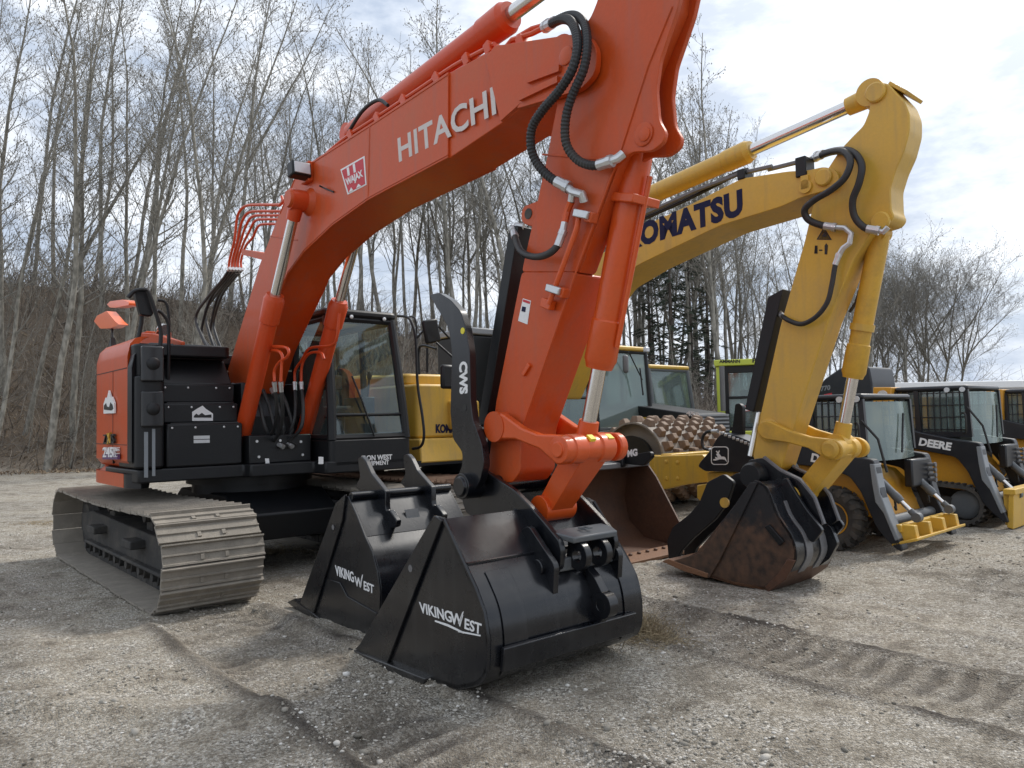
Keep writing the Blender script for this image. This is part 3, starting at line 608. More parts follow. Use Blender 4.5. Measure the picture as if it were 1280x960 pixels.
# ------------------------------------------------------------------ shared excavator builders
def crawler(E, x0, x1, y0, y1, zt, zb, mat, pitch=.185, sag=.03, frame_mat='track_dark', detail=True):
    """track chain with grousers round a long loop, with frame, rollers, sprocket and idler"""
    r = (zt-zb)/2; zc = (zt+zb)/2; xa, xb = x0+r, x1-r; pts = []
    L = (xb-xa)*2+2*pi*r; n = int(round(L/pitch)); st = L/n
    def pos(s):
        s %= L; a = xb-xa
        if s < a: t = s/a; return xa+s, zt-sag*sin(pi*t), 0
        s -= a
        if s < pi*r: q = s/r; return xb+r*sin(q), zc+r*cos(q), q
        s -= pi*r
        if s < a: return xb-s, zb, pi
        s -= a; q = s/r; return xa-r*sin(q), zc-r*cos(q), pi+q
    mb = MB(); ym = (y0+y1)/2
    for i in range(n):
        x, z, q = pos(i*st+st*.5); R = Matrix.Rotation(q, 3, 'Y'); c = Vector((x, ym, z))
        def P(a, y, h): return c+R @ Vector((a, 0, h))+Vector((0, y-ym, 0))
        h = st*.5
        prof = [(-h*.97, -.014), (-h*.97, .004), (-h*.92, .030), (-h*.80, .030), (-h*.70, .002), (-h*.08, .002), (-h*.02, .018), (h*.10, .018), (h*.16, .002), (h*.72, .002), (h*.80, .014), (h*.96, .014), (h*.96, -.014)]
        j = random.uniform(-.009, .009); b = len(mb.v); m_ = len(prof)
        for y in (y0+j, y1+j): mb.v += [tuple(P(a, y, hh)) for a, hh in prof]
        for k in range(m_): k2 = (k+1) % m_; mb.f.append((b+k, b+k+m_, b+k2+m_, b+k2))
        mb.f.append(tuple(range(b, b+m_))); mb.f.append(tuple(reversed(range(b+m_, b+2*m_))))
        if detail:
            for yy in (-.10, .10):
                for aa in (.3*h, .52*h):
                    mb.box(P(aa, ym+yy, .010), (.022, .03, .014), R)
    tc_ = mb.build('track_chain', M[mat], E, smooth=0)
    li = MB()
    for i in range(n):
        x, z, q = pos(i*st+st*.5); R = Matrix.Rotation(q, 3, 'Y'); c = Vector((x, ym, z))
        for yy in (-.075, .075): li.box(c+R @ Vector((0, 0, -.055))+Vector((0, yy, 0)), (st*.94, .04, .085), R)
    li.build('track_link', M[frame_mat], tc_, smooth=0)
    fr = MB(); fy0, fy1 = ym-.16, ym+.16
    fr.prism([(xa-.1, zc-.10), (xa+.35, zc-.17), (xb-.45, zc-.17), (xb-.05, zc-.10), (xb-.05, zc+.05), (xb-.5, zc+.12), (xa+.45, zc+.17), (xa-.1, zc+.10)], fy0, fy1)
    fr.bx(xa+.3, xb-.35, y0+.20, y1-.20, zc-.20, zc-.165)
    for k in (.28, .68): fr.bx(xa+(xb-xa)*k-.16, xa+(xb-xa)*k+.16, y0+.12, fy0+.02, zc-.02, zc+.06); fr.bx(xa+(xb-xa)*k-.10, xa+(xb-xa)*k+.10, ym-.08, ym+.08, zc+.1, zt-.14)
    fo = fr.build('track_frame', M[frame_mat], E, .012)
    ro = MB()
    nr = 8
    for i in range(nr):
        x = xa+.25+(xb-xa-.5)*i/(nr-1); ro.cyl((x, ym-.15, zb+.16), (x, ym+.15, zb+.16), .085, n=16); ro.cyl((x, ym-.19, zb+.16), (x, ym-.15, zb+.16), .045, n=12)
    for k in (.3, .68): x = xa+(xb-xa)*k; ro.cyl((x, ym-.13, zt-.13), (x, ym+.13, zt-.13), .06, n=14)
    ro.build('track_rollers', M[frame_mat], fo)
    w = MB(); w.lathe((xb, ym-.11, zc), (0, 1, 0), [(0, .06), (0, r*.5), (.04, r*.62), (.04, r-.11), (.18, r-.11), (.18, r*.62), (.22, r*.5), (.22, .06)], 28); w.build('idler', M[frame_mat], E)
    w = MB(); w.lathe((xa, ym-.13, zc), (0, 1, 0), [(0, .05), (0, r*.55), (.05, r*.62), (.08, r-.10), (.18, r-.10), (.2, r*.6), (.26, r*.5)], 28)
    for k in range(14):
        a = k*pi/7; w.box((xa+cos(a)*(r-.09), ym, zc+sin(a)*(r-.09)), (.06, .10, .08), Matrix.Rotation(-a, 3, 'Y'))
    w.build('sprocket', M[frame_mat], E)

def cylinder(E, a, b, frac, rb, rr, mat, name='hydraulic_cylinder', cap=1.22, rodmat='chrome', eye=None, eyemat=None):
    """barrel from a, rod reaching b; frac = share of the length that is barrel"""
    a, b = Vector(a), Vector(b); d = (b-a); L = d.length; u = d/L; mb = MB(); B = L*frac
    mb.lathe(a, u, [(.0, rb*.5), (.02, rb*.95), (.10, rb), (B-.30 if B > .5 else B*.7, rb), (B-.29 if B > .5 else B*.71, rb*cap*.96), (B-.05, rb*cap), (B-.03, rb*cap*.9), (B, rb*cap*.82), (B, rr*1.05)], 32)
    k = mb.build(name, M[mat], E, smooth=30)
    r_ = MB(); r_.cyl(a+u*(B-.02), b-u*.08, rr, n=24); r_.build('piston_rod', M[rodmat], k)
    e = MB(); ew = eye if eye else rb*1.7
    e.lathe(b-Vector((0, ew/2, 0)), (0, 1, 0), [(0, rr*1.1), (0, rr*2.0), (ew, rr*2.0), (ew, rr*1.1)], 28); e.cyl(b-u*(rr*4.0), b-u*rr, rr*1.35, rr*1.5)
    e.build('rod_eye', M[eyemat or mat], k)
    f = MB(); f.lathe(a-Vector((0, rb*.8, 0)), (0, 1, 0), [(0, rb*.9), (rb*1.6, rb*.9)], 24); f.build('base_eye', M[mat], k)
    return k
def hose(E, pts, r, mat='hose', name='hose', n=8, fit=True, rib=False, ends=(True, True), sp=6):
    P = spline(pts, sp); mb = MB()
    if rib:
        Q = []; Rr = []; acc = 0
        L = [0]
        for i in range(1, len(P)): L.append(L[-1]+(P[i]-P[i-1]).length)
        k = int(L[-1]/.011); j = 0
        for i in range(k+1):
            s = L[-1]*i/k
            while j < len(L)-2 and L[j+1] < s: j += 1
            Q.append(P[j].lerp(P[j+1], (s-L[j])/max(1e-6, L[j+1]-L[j]))); Rr.append(r*(1.0 if i % 2 else .86))
        mb.tube(Q, Rr, 10)
    else: mb.tube(P, r, n)
    o = mb.build(name, M[mat], E, smooth=60 if not rib else 20, recalc=False)
    if fit:
        ft = MB()
        for e_, a, b in ((ends[0], P[0], P[min(3, len(P)-1)]), (ends[1], P[-1], P[max(-4, -len(P))])):
            if e_:
                d = (b-a).normalized(); ft.lathe(a-d*.02, d, [(0, r*.9), (0, r*1.3), (.03, r*1.3), (.03, r*1.15), (.10, r*1.15), (.10, r)], 10)
        if ft.v: ft.build('hose_fitting', M['steel'], o)
    return o
def pin(mb, F_, px, py, y, r, L): c = F_.at(px, py, y=y); mb.lathe((c.x, y, c.z), (0, -1, 0), [(0, r), (L*.7, r), (L, r*.85)], 28); return c
def disc(mb, c, r, y0, y1, n=32): mb.lathe((c[0], y0, c[1]), (0, 1, 0), [(0, r), (y1-y0, r)], n)

# ------------------------------------------------------------------ the orange excavator
E = thing('crawler_excavator', 'large orange excavator with white name on its boom and a black bucket', 'excavator', FH)
P = FH.at
crawler(E, -2.22, 2.20, -1.59, -.76, .80, .0, 'track')
crawler(E, -2.22, 2.20, .76, 1.59, .80, .0, 'track')
cb = MB(); cb.prism([(-.95, .34), (.95, .34), (1.05, .62), (.7, .82), (-.7, .82), (-1.05, .62)], -.55, .55)
for s in (-1, 1):
    for sx in (-1, 1):
        cb.hexa([(sx*.35, s*.5, .38), (sx*.8, s*.5, .38), (sx*1.05, s*1.1, .36), (sx*.6, s*1.1, .36)], [(sx*.35, s*.5, .72), (sx*.8, s*.5, .72), (sx*1.05, s*1.1, .56), (sx*.6, s*1.1, .56)])
cb.build('car_body', M['machine_black'], E, .02)
tr_ = MB(); tr_.lathe((0, 0, .80), (0, 0, 1), [(0, .62), (.10, .62), (.10, .68), (.22, .68)], 40); tr_.build('slew_ring', M['machine_black'], E)
# deck
dk = MB()
dk.prismz(fillet([(1.25, .30), (1.25, 1.40), (-.2, 1.46), (-.9, 1.2), (-1.45, .5), (-1.55, 0), (-1.45, -.5), (-.9, -1.2), (-.2, -1.46), (.86, -1.42), (.86, -.40), (1.0, -.40), (1.0, .30)], .05, 2), 1.0, 1.13)
dk.build('deck', M['machine_black'], E, .015)
# right hand cover: curved wall following the tail swing, orange behind and black in front
def arcwall(a0, a1, r, z0, z1, bulge=.0, top_in=.10, n=20, th=.05):
    mb = MB(); zs = [(z0, -.05), (z0+.06, 0), (z0+(z1-z0)*.5, bulge), (z1-.20, 0), (z1-.08, -.03), (z1-.02, -.09), (z1, -top_in-.06)]; g_ = []
    for i in range(n+1):
        a = a0+(a1-a0)*i/n; ca, sa = cos(a), sin(a); k = 1.46/abs(sa) if abs(sa)*r > 1.46 else r; k = min(k, r)
        g_.append([(ca*(k+dz), sa*(k+dz), z) for z, dz in zs])
    b = 0; m_ = len(zs)
    for row in g_: mb.v += row
    for i in range(n):
        for j in range(m_-1): mb.f.append((i*m_+j, (i+1)*m_+j, (i+1)*m_+j+1, i*m_+j+1))
    inner = len(mb.v)
    for row in g_: mb.v += [(x*.94, y*.94, z) for x, y, z in row]
    for i in range(n):
        for j in range(m_-1): mb.f.append((inner+i*m_+j, inner+i*m_+j+1, inner+(i+1)*m_+j+1, inner+(i+1)*m_+j))
    for i in range(n):
        for j in (0, m_-1): a_, c_ = i*m_+j, (i+1)*m_+j; mb.f.append((a_, c_, inner+c_, inner+a_))
    for i in (0, n):
        for j in range(m_-1): a_ = i*m_+j; mb.f.append((a_, a_+1, inner+a_+1, inner+a_))
    return mb
A_of = lambda x, y: atan2(y, x)
orp = P(159, 520, y=-1.46); print('orange/black seam x', orp.x)
xs = orp.x
cw_ = arcwall(-pi+.0, A_of(xs, -1.46), 1.60, 1.15, 2.42); co = cw_.build('counterweight_cover', M['orange'], E)
arcwall(pi, A_of(-.2, 1.46), 1.60, 1.15, 2.22).build('counterweight_cover', M['orange'], E)
arcwall(-pi, A_of(xs-.13, -1.46), 1.585, 1.02, 1.148, 0, -.02).build('lower_skirt', M['orange'], E)
arcwall(A_of(xs-.12, -1.46), A_of(.84, -1.45), 1.585, 1.02, 1.148, 0, -.02, 8).build('lower_skirt', M['machine_black'], E)
# seam lines on the orange cover
sm_ = MB()
for (a, b_) in (((120, 478), (157, 476)), ((147, 437), (147, 478))):
    p, q = P(*a, y=-1.464), P(*b_, y=-1.464)
arcwall(A_of(xs+.005, -1.46), A_of(.80, -1.455), 1.66, 1.15, 2.30, 0, .02, 10).build('side_door', M['machine_black'], E)
# dark panel gaps in the orange cover
def gap(a0, a1, z, h):
    mb = MB(); g_ = []
    for i in range(13):
        a = a0+(a1-a0)*i/12; k = min(1.46/abs(sin(a)) if abs(sin(a))*1.6 > 1.46 else 1.6, 1.6)+.003; g_.append((cos(a)*k, sin(a)*k))
    mb.prismz(g_+[(x*.985, y*.985) for x, y in reversed(g_)], z, z+h); mb.build('panel_gap', M['ink'], co, smooth=0)
gap(-2.6, A_of(xs-.02, -1.46), 2.10, .008); gap(A_of(.12, -1.46), A_of(.128, -1.46), 1.17, .93); gap(-2.4, A_of(xs-.02, -1.46), 1.36, .006)
# roof covers
rf = MB(); rf.prismz(fillet([(.55, -1.38), (.55, -.42), (-.35, -.42), (-.35, 1.38), (-.75, 1.25), (-1.35, .6), (-1.50, 0), (-1.35, -.6), (-.80, -1.22), (-.2, -1.40)], .08, 3), 2.24, 2.36); rf.build('engine_cover', M['machine_black'], E, .03)
# stepped tool boxes on the front right corner
stp = MB(); yA, yB = -1.16, -.42
z1 = P(262, 529, x=.86).z; z2 = P(250, 504, x=.74).z; z3 = P(250, 480, x=.64).z; z4 = P(250, 449, x=.5).z; z5 = P(250, 430, x=.35).z
print('steps', z1, z2, z3, z4, z5)
for (xf, za, zb_) in ((.86, 1.13, z1), (.745, z1, z2), (.64, z2, z3)):
    t_ = MB(); t_.bx(-.1, xf, yA, yB, za+.004, zb_); bx_ = t_.build('tool_box', M['machine_black'], E, .018)
    nt_ = MB(); nt_.bx(xf-.14, xf-.01, yA+.04, yB-.04, zb_-.001, zb_+.010)
    nt_.build('tread_plate', M['black'], bx_)
    bt = MB()
    for yy in (yA+.05, (yA+yB)/2-.1, (yA+yB)/2+.18, yB-.05): bt.lathe((xf, yy, zb_-.04), (1, 0, 0), [(0, .011), (.006, .011), (.010, .006)], 10)
    bt.build('bolts', M['steel'], bx_)
t_ = MB(); t_.hexa([(-.1, yA, z3), (.60, yA, z3), (.60, yB, z3), (-.1, yB, z3)], [(-.1, yA, z4), (.36, yA, z4), (.36, yB, z4), (-.1, yB, z4)]); t_.hexa([(-.1, yA, z4), (.34, yA, z4), (.34, yB, z4), (-.1, yB, z4)], [(-.1, yA, z5), (.28, yA, z5), (.28, yB, z5), (-.1, yB, z5)])
t_.build('upper_cover', M['machine_black'], E, .02)
cv = MB(); cv.prismz(fillet([(.885, -1.44), (.885, -1.17), (.2, -1.17), (.2, -1.44)], .09, 4), 1.14, 2.02); cv.prismz(fillet([(.80, -1.43), (.80, -1.17), (.2, -1.17), (.2, -1.43)], .09, 4), 2.01, 2.33)
cv.build('corner_cover', M['machine_black'], E, .02)
for zc in (2.13, 1.70):
    mm = MB(); mm.prismz(fillet([(.93, -1.40), (.93, -1.20), (.86, -1.20), (.86, -1.40)], .02, 3), zc-.17, zc+.17)
    mo = mm.build('round_cover', M['black'], E, .03); mm = MB(); mm.lathe((.93, -1.30, zc), (1, 0, 0), [(0, .06), (.012, .06), (.02, .05), (.03, .02)], 20); mm.build('lock', M['machine_black'], mo)
# label plates with chrome slots on the lower box
for py in (547, 552): decal(E, FH, [(242, py-2.2), (262, py-2.6), (262, py+1.4), (242, py+2)], 'steel', x=.86, off=.004, name='vent_slot')
decal(E, FH, [(180, 540), (185, 540), (185, 597), (180, 597)], 'midgrey', x=.885, name='reflective_strip'); decal(E, FH, [(190, 536), (194, 536), (194, 595), (190, 595)], 'midgrey', x=.885, name='reflective_strip')
# handrails
hr = MB(); hx = .9
def HR(pts, x, r=.018): return [tuple(P(*q, x=x)) for q in pts]
hr.tube(spline(HR([(200, 487), (200, 440), (201, 415), (195, 392), (186, 366), (180, 362), (168, 364), (160, 372)], .80), 4), .020, 8)
hr.tube(spline(HR([(210, 478), (211, 430), (210, 404), (203, 392), (197, 388)], .55), 4), .018, 8)
hr.tube(spline(HR([(197, 375), (207, 378), (211, 396), (211, 440)], .35), 4), .016, 8)
hr.tube(spline(HR([(172, 428), (177, 400), (176, 386)], .5), 4), .020, 8)
hr.build('handrail', M['machine_black'], E)
mi = MB(); mi.prismx(fillet([(p_.y, p_.z) for p_ in (P(q[0], q[1], x=.70) for q in [(166, 362), (182, 361), (191, 392), (188, 396), (174, 394)])], .02, 3), .66, .74)
mi.build('mirror', M['machine_black'], E, .01)
bk = MB(); q0 = P(142, 433, y=-1.2); q1 = P(140, 410, y=-1.2); bk.cyl(tuple(q0), tuple(q1), .012, n=8); bk.hexa([(q0.x-.07, -1.24, q0.z), (q0.x+.05, -1.24, q0.z), (q0.x+.05, -1.18, q0.z), (q0.x-.07, -1.18, q0.z)], [(q0.x-.01, -1.23, q0.z+.10), (q0.x+.01, -1.23, q0.z+.10), (q0.x+.01, -1.19, q0.z+.10), (q0.x-.01, -1.19, q0.z+.10)]); bk.build('beacon_bracket', M['machine_black'], E)
def patch(pxs, y, t, mat, name):
    pts = fillet(FH.pl(pxs, y), .02, 3); return MB().prism(pts, y-t/2, y+t/2).build(name, M[mat], E, .012)
patch([(123, 402), (127, 395), (139, 389), (150, 402), (155, 406), (146, 410), (137, 411), (131, 411)], -1.2, .10, 'reflector', 'orange_mirror_back')
patch([(140, 381), (144, 377), (160, 375), (168, 378), (168, 382), (152, 385), (144, 385)], -1.0, .12, 'reflector', 'orange_mirror_back')
# orange guard and muffler tip on top
og = MB(); gg = FH.pl([(176, 432), (176, 416), (192, 416.5), (206, 420), (229, 427), (229, 432)], -.9); og.prism(gg, -.92, -.88); og.bx(gg[0][0], gg[0][0]+.22, -.9, -.62, gg[0][1], gg[1][1]); og.build('top_guard', M['orange'], E, .01)
mf = MB(); mf.tube(spline([(-.6, -.8, 2.36), (-.6, -.8, 2.58), (-.52, -.8, 2.64), (-.42, -.8, 2.62)], 4), .06, 14); mf.build('exhaust_pipe', M['chrome'], E)
# decals on the side
dec = [(132, 517), (132, 505), (134.5, 497), (136, 499), (138.5, 488), (141, 497), (142.5, 496), (145.5, 504), (145.5, 516.5)]
decal(E, FH, dec, 'white', y=-1.464, off=.02)
decal(E, FH, [(133, 512), (133, 507), (135.5, 504), (136.5, 508), (139.5, 509), (141, 503), (143.5, 506), (144.5, 511), (142, 513)], 'ink', y=-1.464, off=.024)
lettering('ZA IS', E, FH, (132.5, 554.5), (146, 554), (132.5, 543), 'ink', y=-1.464, bold=.015, off=.03)
lettering('X', E, FH, (137.5, 555), (141.5, 553.5), (137.3, 542), 'yellow', y=-1.464, bold=.01, off=.032)
decal(E, FH, [(132, 568), (151, 568), (151, 574), (132, 574)], 'purple', y=-1.464, off=.03)
lettering('245', E, FH, (133, 571), (146, 571), (133, 559), 'white', y=-1.464, bold=.02, off=.036)
lettering('US', E, FH, (146.5, 564), (151, 564), (146.5, 559), 'white', y=-1.464, bold=.0, off=.036)
lettering('LC', E, FH, (146.5, 571), (151, 571), (146.5, 566), 'white', y=-1.464, bold=.0, off=.036)
decal(E, FH, [(240, 518), (240, 515), (246, 511), (253, 507), (257, 511), (266, 517), (266, 526), (240, 526)], 'white', x=.745, off=.006)
decal(E, FH, [(242, 520), (245, 517), (248, 519), (252, 516), (256, 519), (264, 518), (264, 522), (242, 522)], 'ink', x=.745, off=.009)
# ---- centre section under the boom foot
ct = MB(); ct.bx(-.3, .55, -.40, .33, 1.13, 1.62); ct.bx(.55, .93, -.38, .30, 1.13, 1.42); ct.bx(.2, .62, -.34, -.27, 1.6, 1.98); ct.bx(.2, .62, .27, .34, 1.6, 1.98)
ct.build('valve_housing', M['machine_black'], E, .012)
cc_ = MB(); cc_.bx(-.5, .15, -.36, .30, 1.60, 2.0); cc_.build('swivel_cover', M['midgrey'], E, .02)
bt = MB()
for yy, zz in ((-.3, 1.36), (-.05, 1.36), (.18, 1.34), (-.28, 1.2), (.2, 1.2)): bt.lathe((.93, yy, zz), (1, 0, 0), [(0, .016), (.008, .014)], 10)
bt.build('bolts', M['steel'], E)
decal(E, FH, [(331, 573), (336, 573), (338, 587), (333, 587)], 'white', x=.93)
# ---- boom
BW = .225
boom_px = [(285, 462), (290, 488), (304, 492), (309, 470), (318, 440), (335, 400), (352, 362), (360, 342), (380, 315), (415, 282), (460, 250), (490, 234), (560, 197), (627, 152), (645, 137), (690, 124), (728, 112), (746, 92), (748, 62), (735, 42), (715, 44), (620, 58), (560, 90), (470, 150), (400, 195), (372, 214), (350, 265), (325, 330)]
bp_ = FH.pl(boom_px, -BW); boom = MB().prism(bp_[:15]+bp_[20:], -BW+.015, BW-.015)
boom = boom.build('boom', M['orange'], E, .006)
pl_ = MB()
for s in (-1, 1):
    y0_, y1_ = (-BW, -BW+.03) if s < 0 else (BW-.03, BW)
    pl_.prism(bp_[:13]+bp_[22:], y0_-.001 if s < 0 else y0_, y1_ if s < 0 else y1_+.001)
    pl_.prism([bp_[13]]+fillet(bp_[14:20], .05, 3)+[bp_[20], bp_[21], (bp_[21][0]-.1, bp_[21][1]-.05)], y0_-(.012 if s < 0 else 0), y1_+(.012 if s > 0 else 0))
pl_.build('boom_side_plate', M['orange'], boom, .004)
gs = MB()
for a, b_ in (((662, 101), (702, 86)), ((652, 123), (700, 100))):
    p, q = P(*a, y=-BW-.012), P(*b_, y=-BW-.012); d = Vector((q.z-p.z, 0, p.x-q.x)).normalized()*.02
    gs.hexa([p-d, q-d, q+d, p+d], [v+Vector((0, -.025, 0)) for v in (p-d, q-d, q+d, p+d)])
c = pin(gs, FH, 708, 70, -BW-.012, .055, .012); gs.build('weld_gusset', M['orange'], boom)
# boom seam weld + work lamp + top brackets
b2 = MB()
for (a, w_) in ((448, 14), (470, 12), (455, 10)):
    pass
lampc = P(388, 217, y=-BW); lb = MB(); lb.bx(lampc.x-.10, lampc.x+.06, -BW-.05, -BW, lampc.z-.09, lampc.z+.10); lb.build('lamp_bracket', M['orange'], boom, .008)
lm_ = MB(); lm_.box((lampc.x+.02, -BW-.12, lampc.z), (.12, .19, .14), Matrix.Rotation(-.15, 3, 'Y')); lo = lm_.build('work_lamp', M['machine_black'], boom, .015)
ll = MB(); ll.box((lampc.x+.085, -BW-.12, lampc.z+.01), (.012, .155, .105), Matrix.Rotation(-.15, 3, 'Y')); ll.build('lamp_lens', M['lamp'], lo, .004)
hose(boom, [P(399, 232, y=-BW-.06), P(405, 235, y=-BW-.02), P(412, 238, y=-BW-.02), P(417, 240, y=-BW-.01)], .008, fit=False, name='lamp_cable')
wv = MB()
for a, b_ in (((636, 82), (643, 134)), ((462, 158), (460, 246)), ((372, 300), (338, 295))): wv.tube([P(a[0]+(b_[0]-a[0])*k/8, a[1]+(b_[1]-a[1])*k/8, y=-BW-.001) for k in range(9)], [.006+.002*(k % 2) for k in range(9)], 6)
edge_ = bp_[5:13]; wv.tube([(p_[0]+.004, -BW-.001, p_[1]+.02) for p_ in edge_], .006, 6); edge_ = bp_[22:27]; wv.tube([(p_[0]-.004, -BW-.001, p_[1]-.02) for p_ in edge_], .006, 6)
wv.build('weld_seam', M['orange'], boom)
lettering('HITACHI', boom, FH, (499, 202), (620.5, 141), (497, 173), 'offwhite', y=-BW, bold=.022, off=.0025, spacing=1.05)
decal(boom, FH, [(426, 212), (456, 195), (458.5, 231), (435, 243.5)], 'white', y=-BW, off=.004, name='emblem')
decal(boom, FH, [(428, 213.5), (454.5, 198), (457, 230), (436.5, 241)], 'red', y=-BW, off=.007, name='emblem')
for a in (((434.5, 210.5), (437, 209), (438.5, 219), (436, 220.5)), ((442, 206), (444.5, 204.5), (446, 215), (443.5, 216.5))): decal(boom, FH, a, 'white', y=-BW, off=.010, name='emblem')
for a in (((440, 234.5), (442.5, 238), (437.5, 240.5)), ((449, 230), (452.5, 232.5), (446.5, 235.5))): decal(boom, FH, a, 'white', y=-BW, off=.010, name='emblem')
lettering('WAJAX', boom, FH, (434.5, 232), (455, 220.5), (433, 224), 'white', y=-BW, bold=.03, off=.011)
# pipes along the boom back
def onboom(i_f, up, y):      # point above the boom's back edge
    top = [bp_[24], bp_[23], bp_[22], bp_[21]]
    k = min(2, int(i_f)); f = i_f-k; a, b_ = Vector((top[k][0], top[k][1])), Vector((top[k+1][0], top[k+1][1])); p = a.lerp(b_, f); d = (b_-a).normalized(); n_ = Vector((-d.y, d.x)); q = p+n_*up; return Vector((q.x, y, q.y))
pp = MB()
for y in (-.17, -.10, .08, .16): pp.tube(spline([onboom(.05, .03, y)]+[onboom(f, .06+.01*(y > 0), y) for f in (.4, .8, 1.2, 1.6, 2.0, 2.5, 2.85)], 3), .017, 8)
pb = pp.build('boom_pipes', M['orange_cyl'], boom)
cl_ = MB()
for f in (.5, .95, 1.35, 1.8, 2.3, 2.75): v = onboom(f, .045, 0); cl_.box(v, (.06, .40, .09), Matrix.Rotation(-.62 if f < 1.9 else -.35, 3, 'Y'))
cl_.build('pipe_clamps', M['orange_cyl'], pb, .005)
hose(boom, [onboom(.45, .10, -.17), onboom(.7, .20, -.17), onboom(.95, .20, -.17), onboom(1.1, .10, -.17)], .016, fit=False)
# pipes bending off the boom's back, with black hoses down to the deck
for k, (dx, dy, yy) in enumerate(((0, 0, -.20), (4, 8, -.12), (8, 13, -.02), (12, 18, .07), (16, 24, .16))):
    s_ = lambda x, y: P(x, y, y=yy)
    hx = 10*k
    pts = [s_(376-k*6, 226+dy*.8), s_(352-k*2+dx, 254+dy*.9), s_(346, 256+dy), s_(322+dx, 256+dy), s_(306+dx*1.1, 258+dy), s_(297+dx*1.2, 270+dy*1.1), s_(293+dx*.9, 300+dy*.3), s_(287+dx*.9, 325), s_(286+dx, 338)]
    pq = MB().tube(spline(pts, 5), .0155, 8).build('bent_pipe', M['orange_cyl'], boom)
    pts = [s_(286+dx, 338), s_(278+dx*.8, 350), s_(261+dx, 370), s_(248+dx*1.2+(-3, 2, -1, 3, 0)[k], 395+(0, 4, -5, 3, 6)[k]), s_(250+dx*1.2+(2, -2, 3, -1, 1)[k], 420), s_(262+dx, 440), s_(266+dx, 455)]
    ho_ = hose(boom, pts, .0185, fit=False); d_ = (pts[1]-pts[0]).normalized(); MB().lathe(pts[0]-d_*.05, d_, [(0, .016), (0, .021), (.05, .021), (.05, .018), (.12, .018)], 8).build('hose_fitting', M['steel'], ho_)
br_ = MB(); p, q = P(302, 316, y=-.2), P(340, 322, y=-.2); br_.hexa([(p.x, -.2, p.z-.02), (q.x, -.2, q.z-.05), (q.x, .2, q.z-.05), (p.x, .2, p.z-.02)], [(p.x, -.2, p.z+.04), (q.x, -.2, q.z+.03), (q.x, .2, q.z+.03), (p.x, .2, p.z+.04)]); br_.build('pipe_bracket', M['orange'], boom)
# ---- boom cylinders
CY = .345
a = P(302, 548, y=-CY); b_ = P(372, 250, y=-CY); print('boom cyl', a, b_)
fr_ = (P(347, 372, y=-CY)-a).length/(b_-a).length
for s in (-1, 1):
    A = Vector((a.x, s*CY, a.z)); B = Vector((b_.x, s*CY, b_.z)); k = cylinder(E, A, B, fr_, .085, .048, 'orange_cyl', 'boom_cylinder', 1.2, eye=.15)
    if s < 0:
        ln = [([(327, 392), (325, 422), (332, 432), (356, 434), (361, 440), (358, 447), (349, 453), (343, 463), (343, 477)], [(343, 480), (346, 515), (341, 540), (327, 551), (312, 556)]), ([(323, 448), (327, 440), (336, 438), (348, 439), (353, 446), (352, 457), (351, 477)], [(351, 480), (353, 520), (347, 545), (333, 558), (318, 562)])]; yv = -.28
    else:
        ln = [([(424, 392), (421, 422), (414, 432), (392, 434), (384, 438), (378, 449), (369, 463), (368.5, 477)], [(368.5, 480), (369, 515), (363, 538), (350, 550), (338, 556)]), ([(405, 449), (401, 441), (389, 441), (381, 448), (377, 460), (376.5, 477)], [(376.5, 480), (379, 510), (376, 535), (362, 550), (350, 556)])]; yv = .20
    for a1, a2 in ln:
        MB().tube(spline([P(*q, y=yv) for q in a1], 4), .015, 8).build('cylinder_pipe', M['orange_cyl'], k)
        hose(E, [P(*q, y=yv*(1-.25*i_)) for i_, q in enumerate(a2)], .019)
pn = MB(); pn.lathe((b_.x, -CY-.10, b_.z), (0, 1, 0), [(0, .05), (0, .075), (.02, .085), (2*CY+.18, .085), (2*CY+.20, .07)], 28); pn.build('boom_cylinder_pin', M['orange'], E)
bs = MB(); bs.lathe((b_.x, -CY+.07, b_.z), (0, 1, 0), [(0, .10), (.06, .14)], 28); bs.build('pin_boss', M['orange'], E)
# extra dark hoses in front of the deck
for k in range(4): hose(E, [(.62, -.2+.1*k, 1.9), (.80, -.22+.1*k, 1.75), (.86, -.18+.1*k, 1.5), (.84, -.1+.06*k, 1.36), (.98, -.05+.05*k, 1.30)], .02, fit=(k % 2 == 0))
# ---- arm (stick)
AW = .18
arm_px = [(609, 590), (622, 602), (640, 604), (650, 590), (652, 537), (720, 340), (766, 210), (790, 190), (815, 189), (829, 178), (832, 166), (823, 150), (820, 112), (825, 75), (847, 10), (862, -60), (868, -130), (840, -175), (800, -190), (770, -165), (757, -60), (747, 0), (738, 22), (715, 50), (700, 110), (683, 200), (652, 340), (620, 502)]
ap_ = FH.pl(arm_px, -AW); AF = .13; amb = MB().prism(fillet(ap_[:6]+ap_[26:], .03, 3), -AW, AF)
arm = amb.build('stick', M['orange'], E, .008)
au = MB(); ear = [ap_[5]]+ap_[6:26]+[ap_[26]]
for s in (-1, 1):
    y0_, y1_ = (-AW, -AW+.03) if s < 0 else (-.04, -.01); au.prism(fillet(ear, .03, 3), y0_, y1_)
au.build('stick_side_plate', M['orange'], arm, .005)
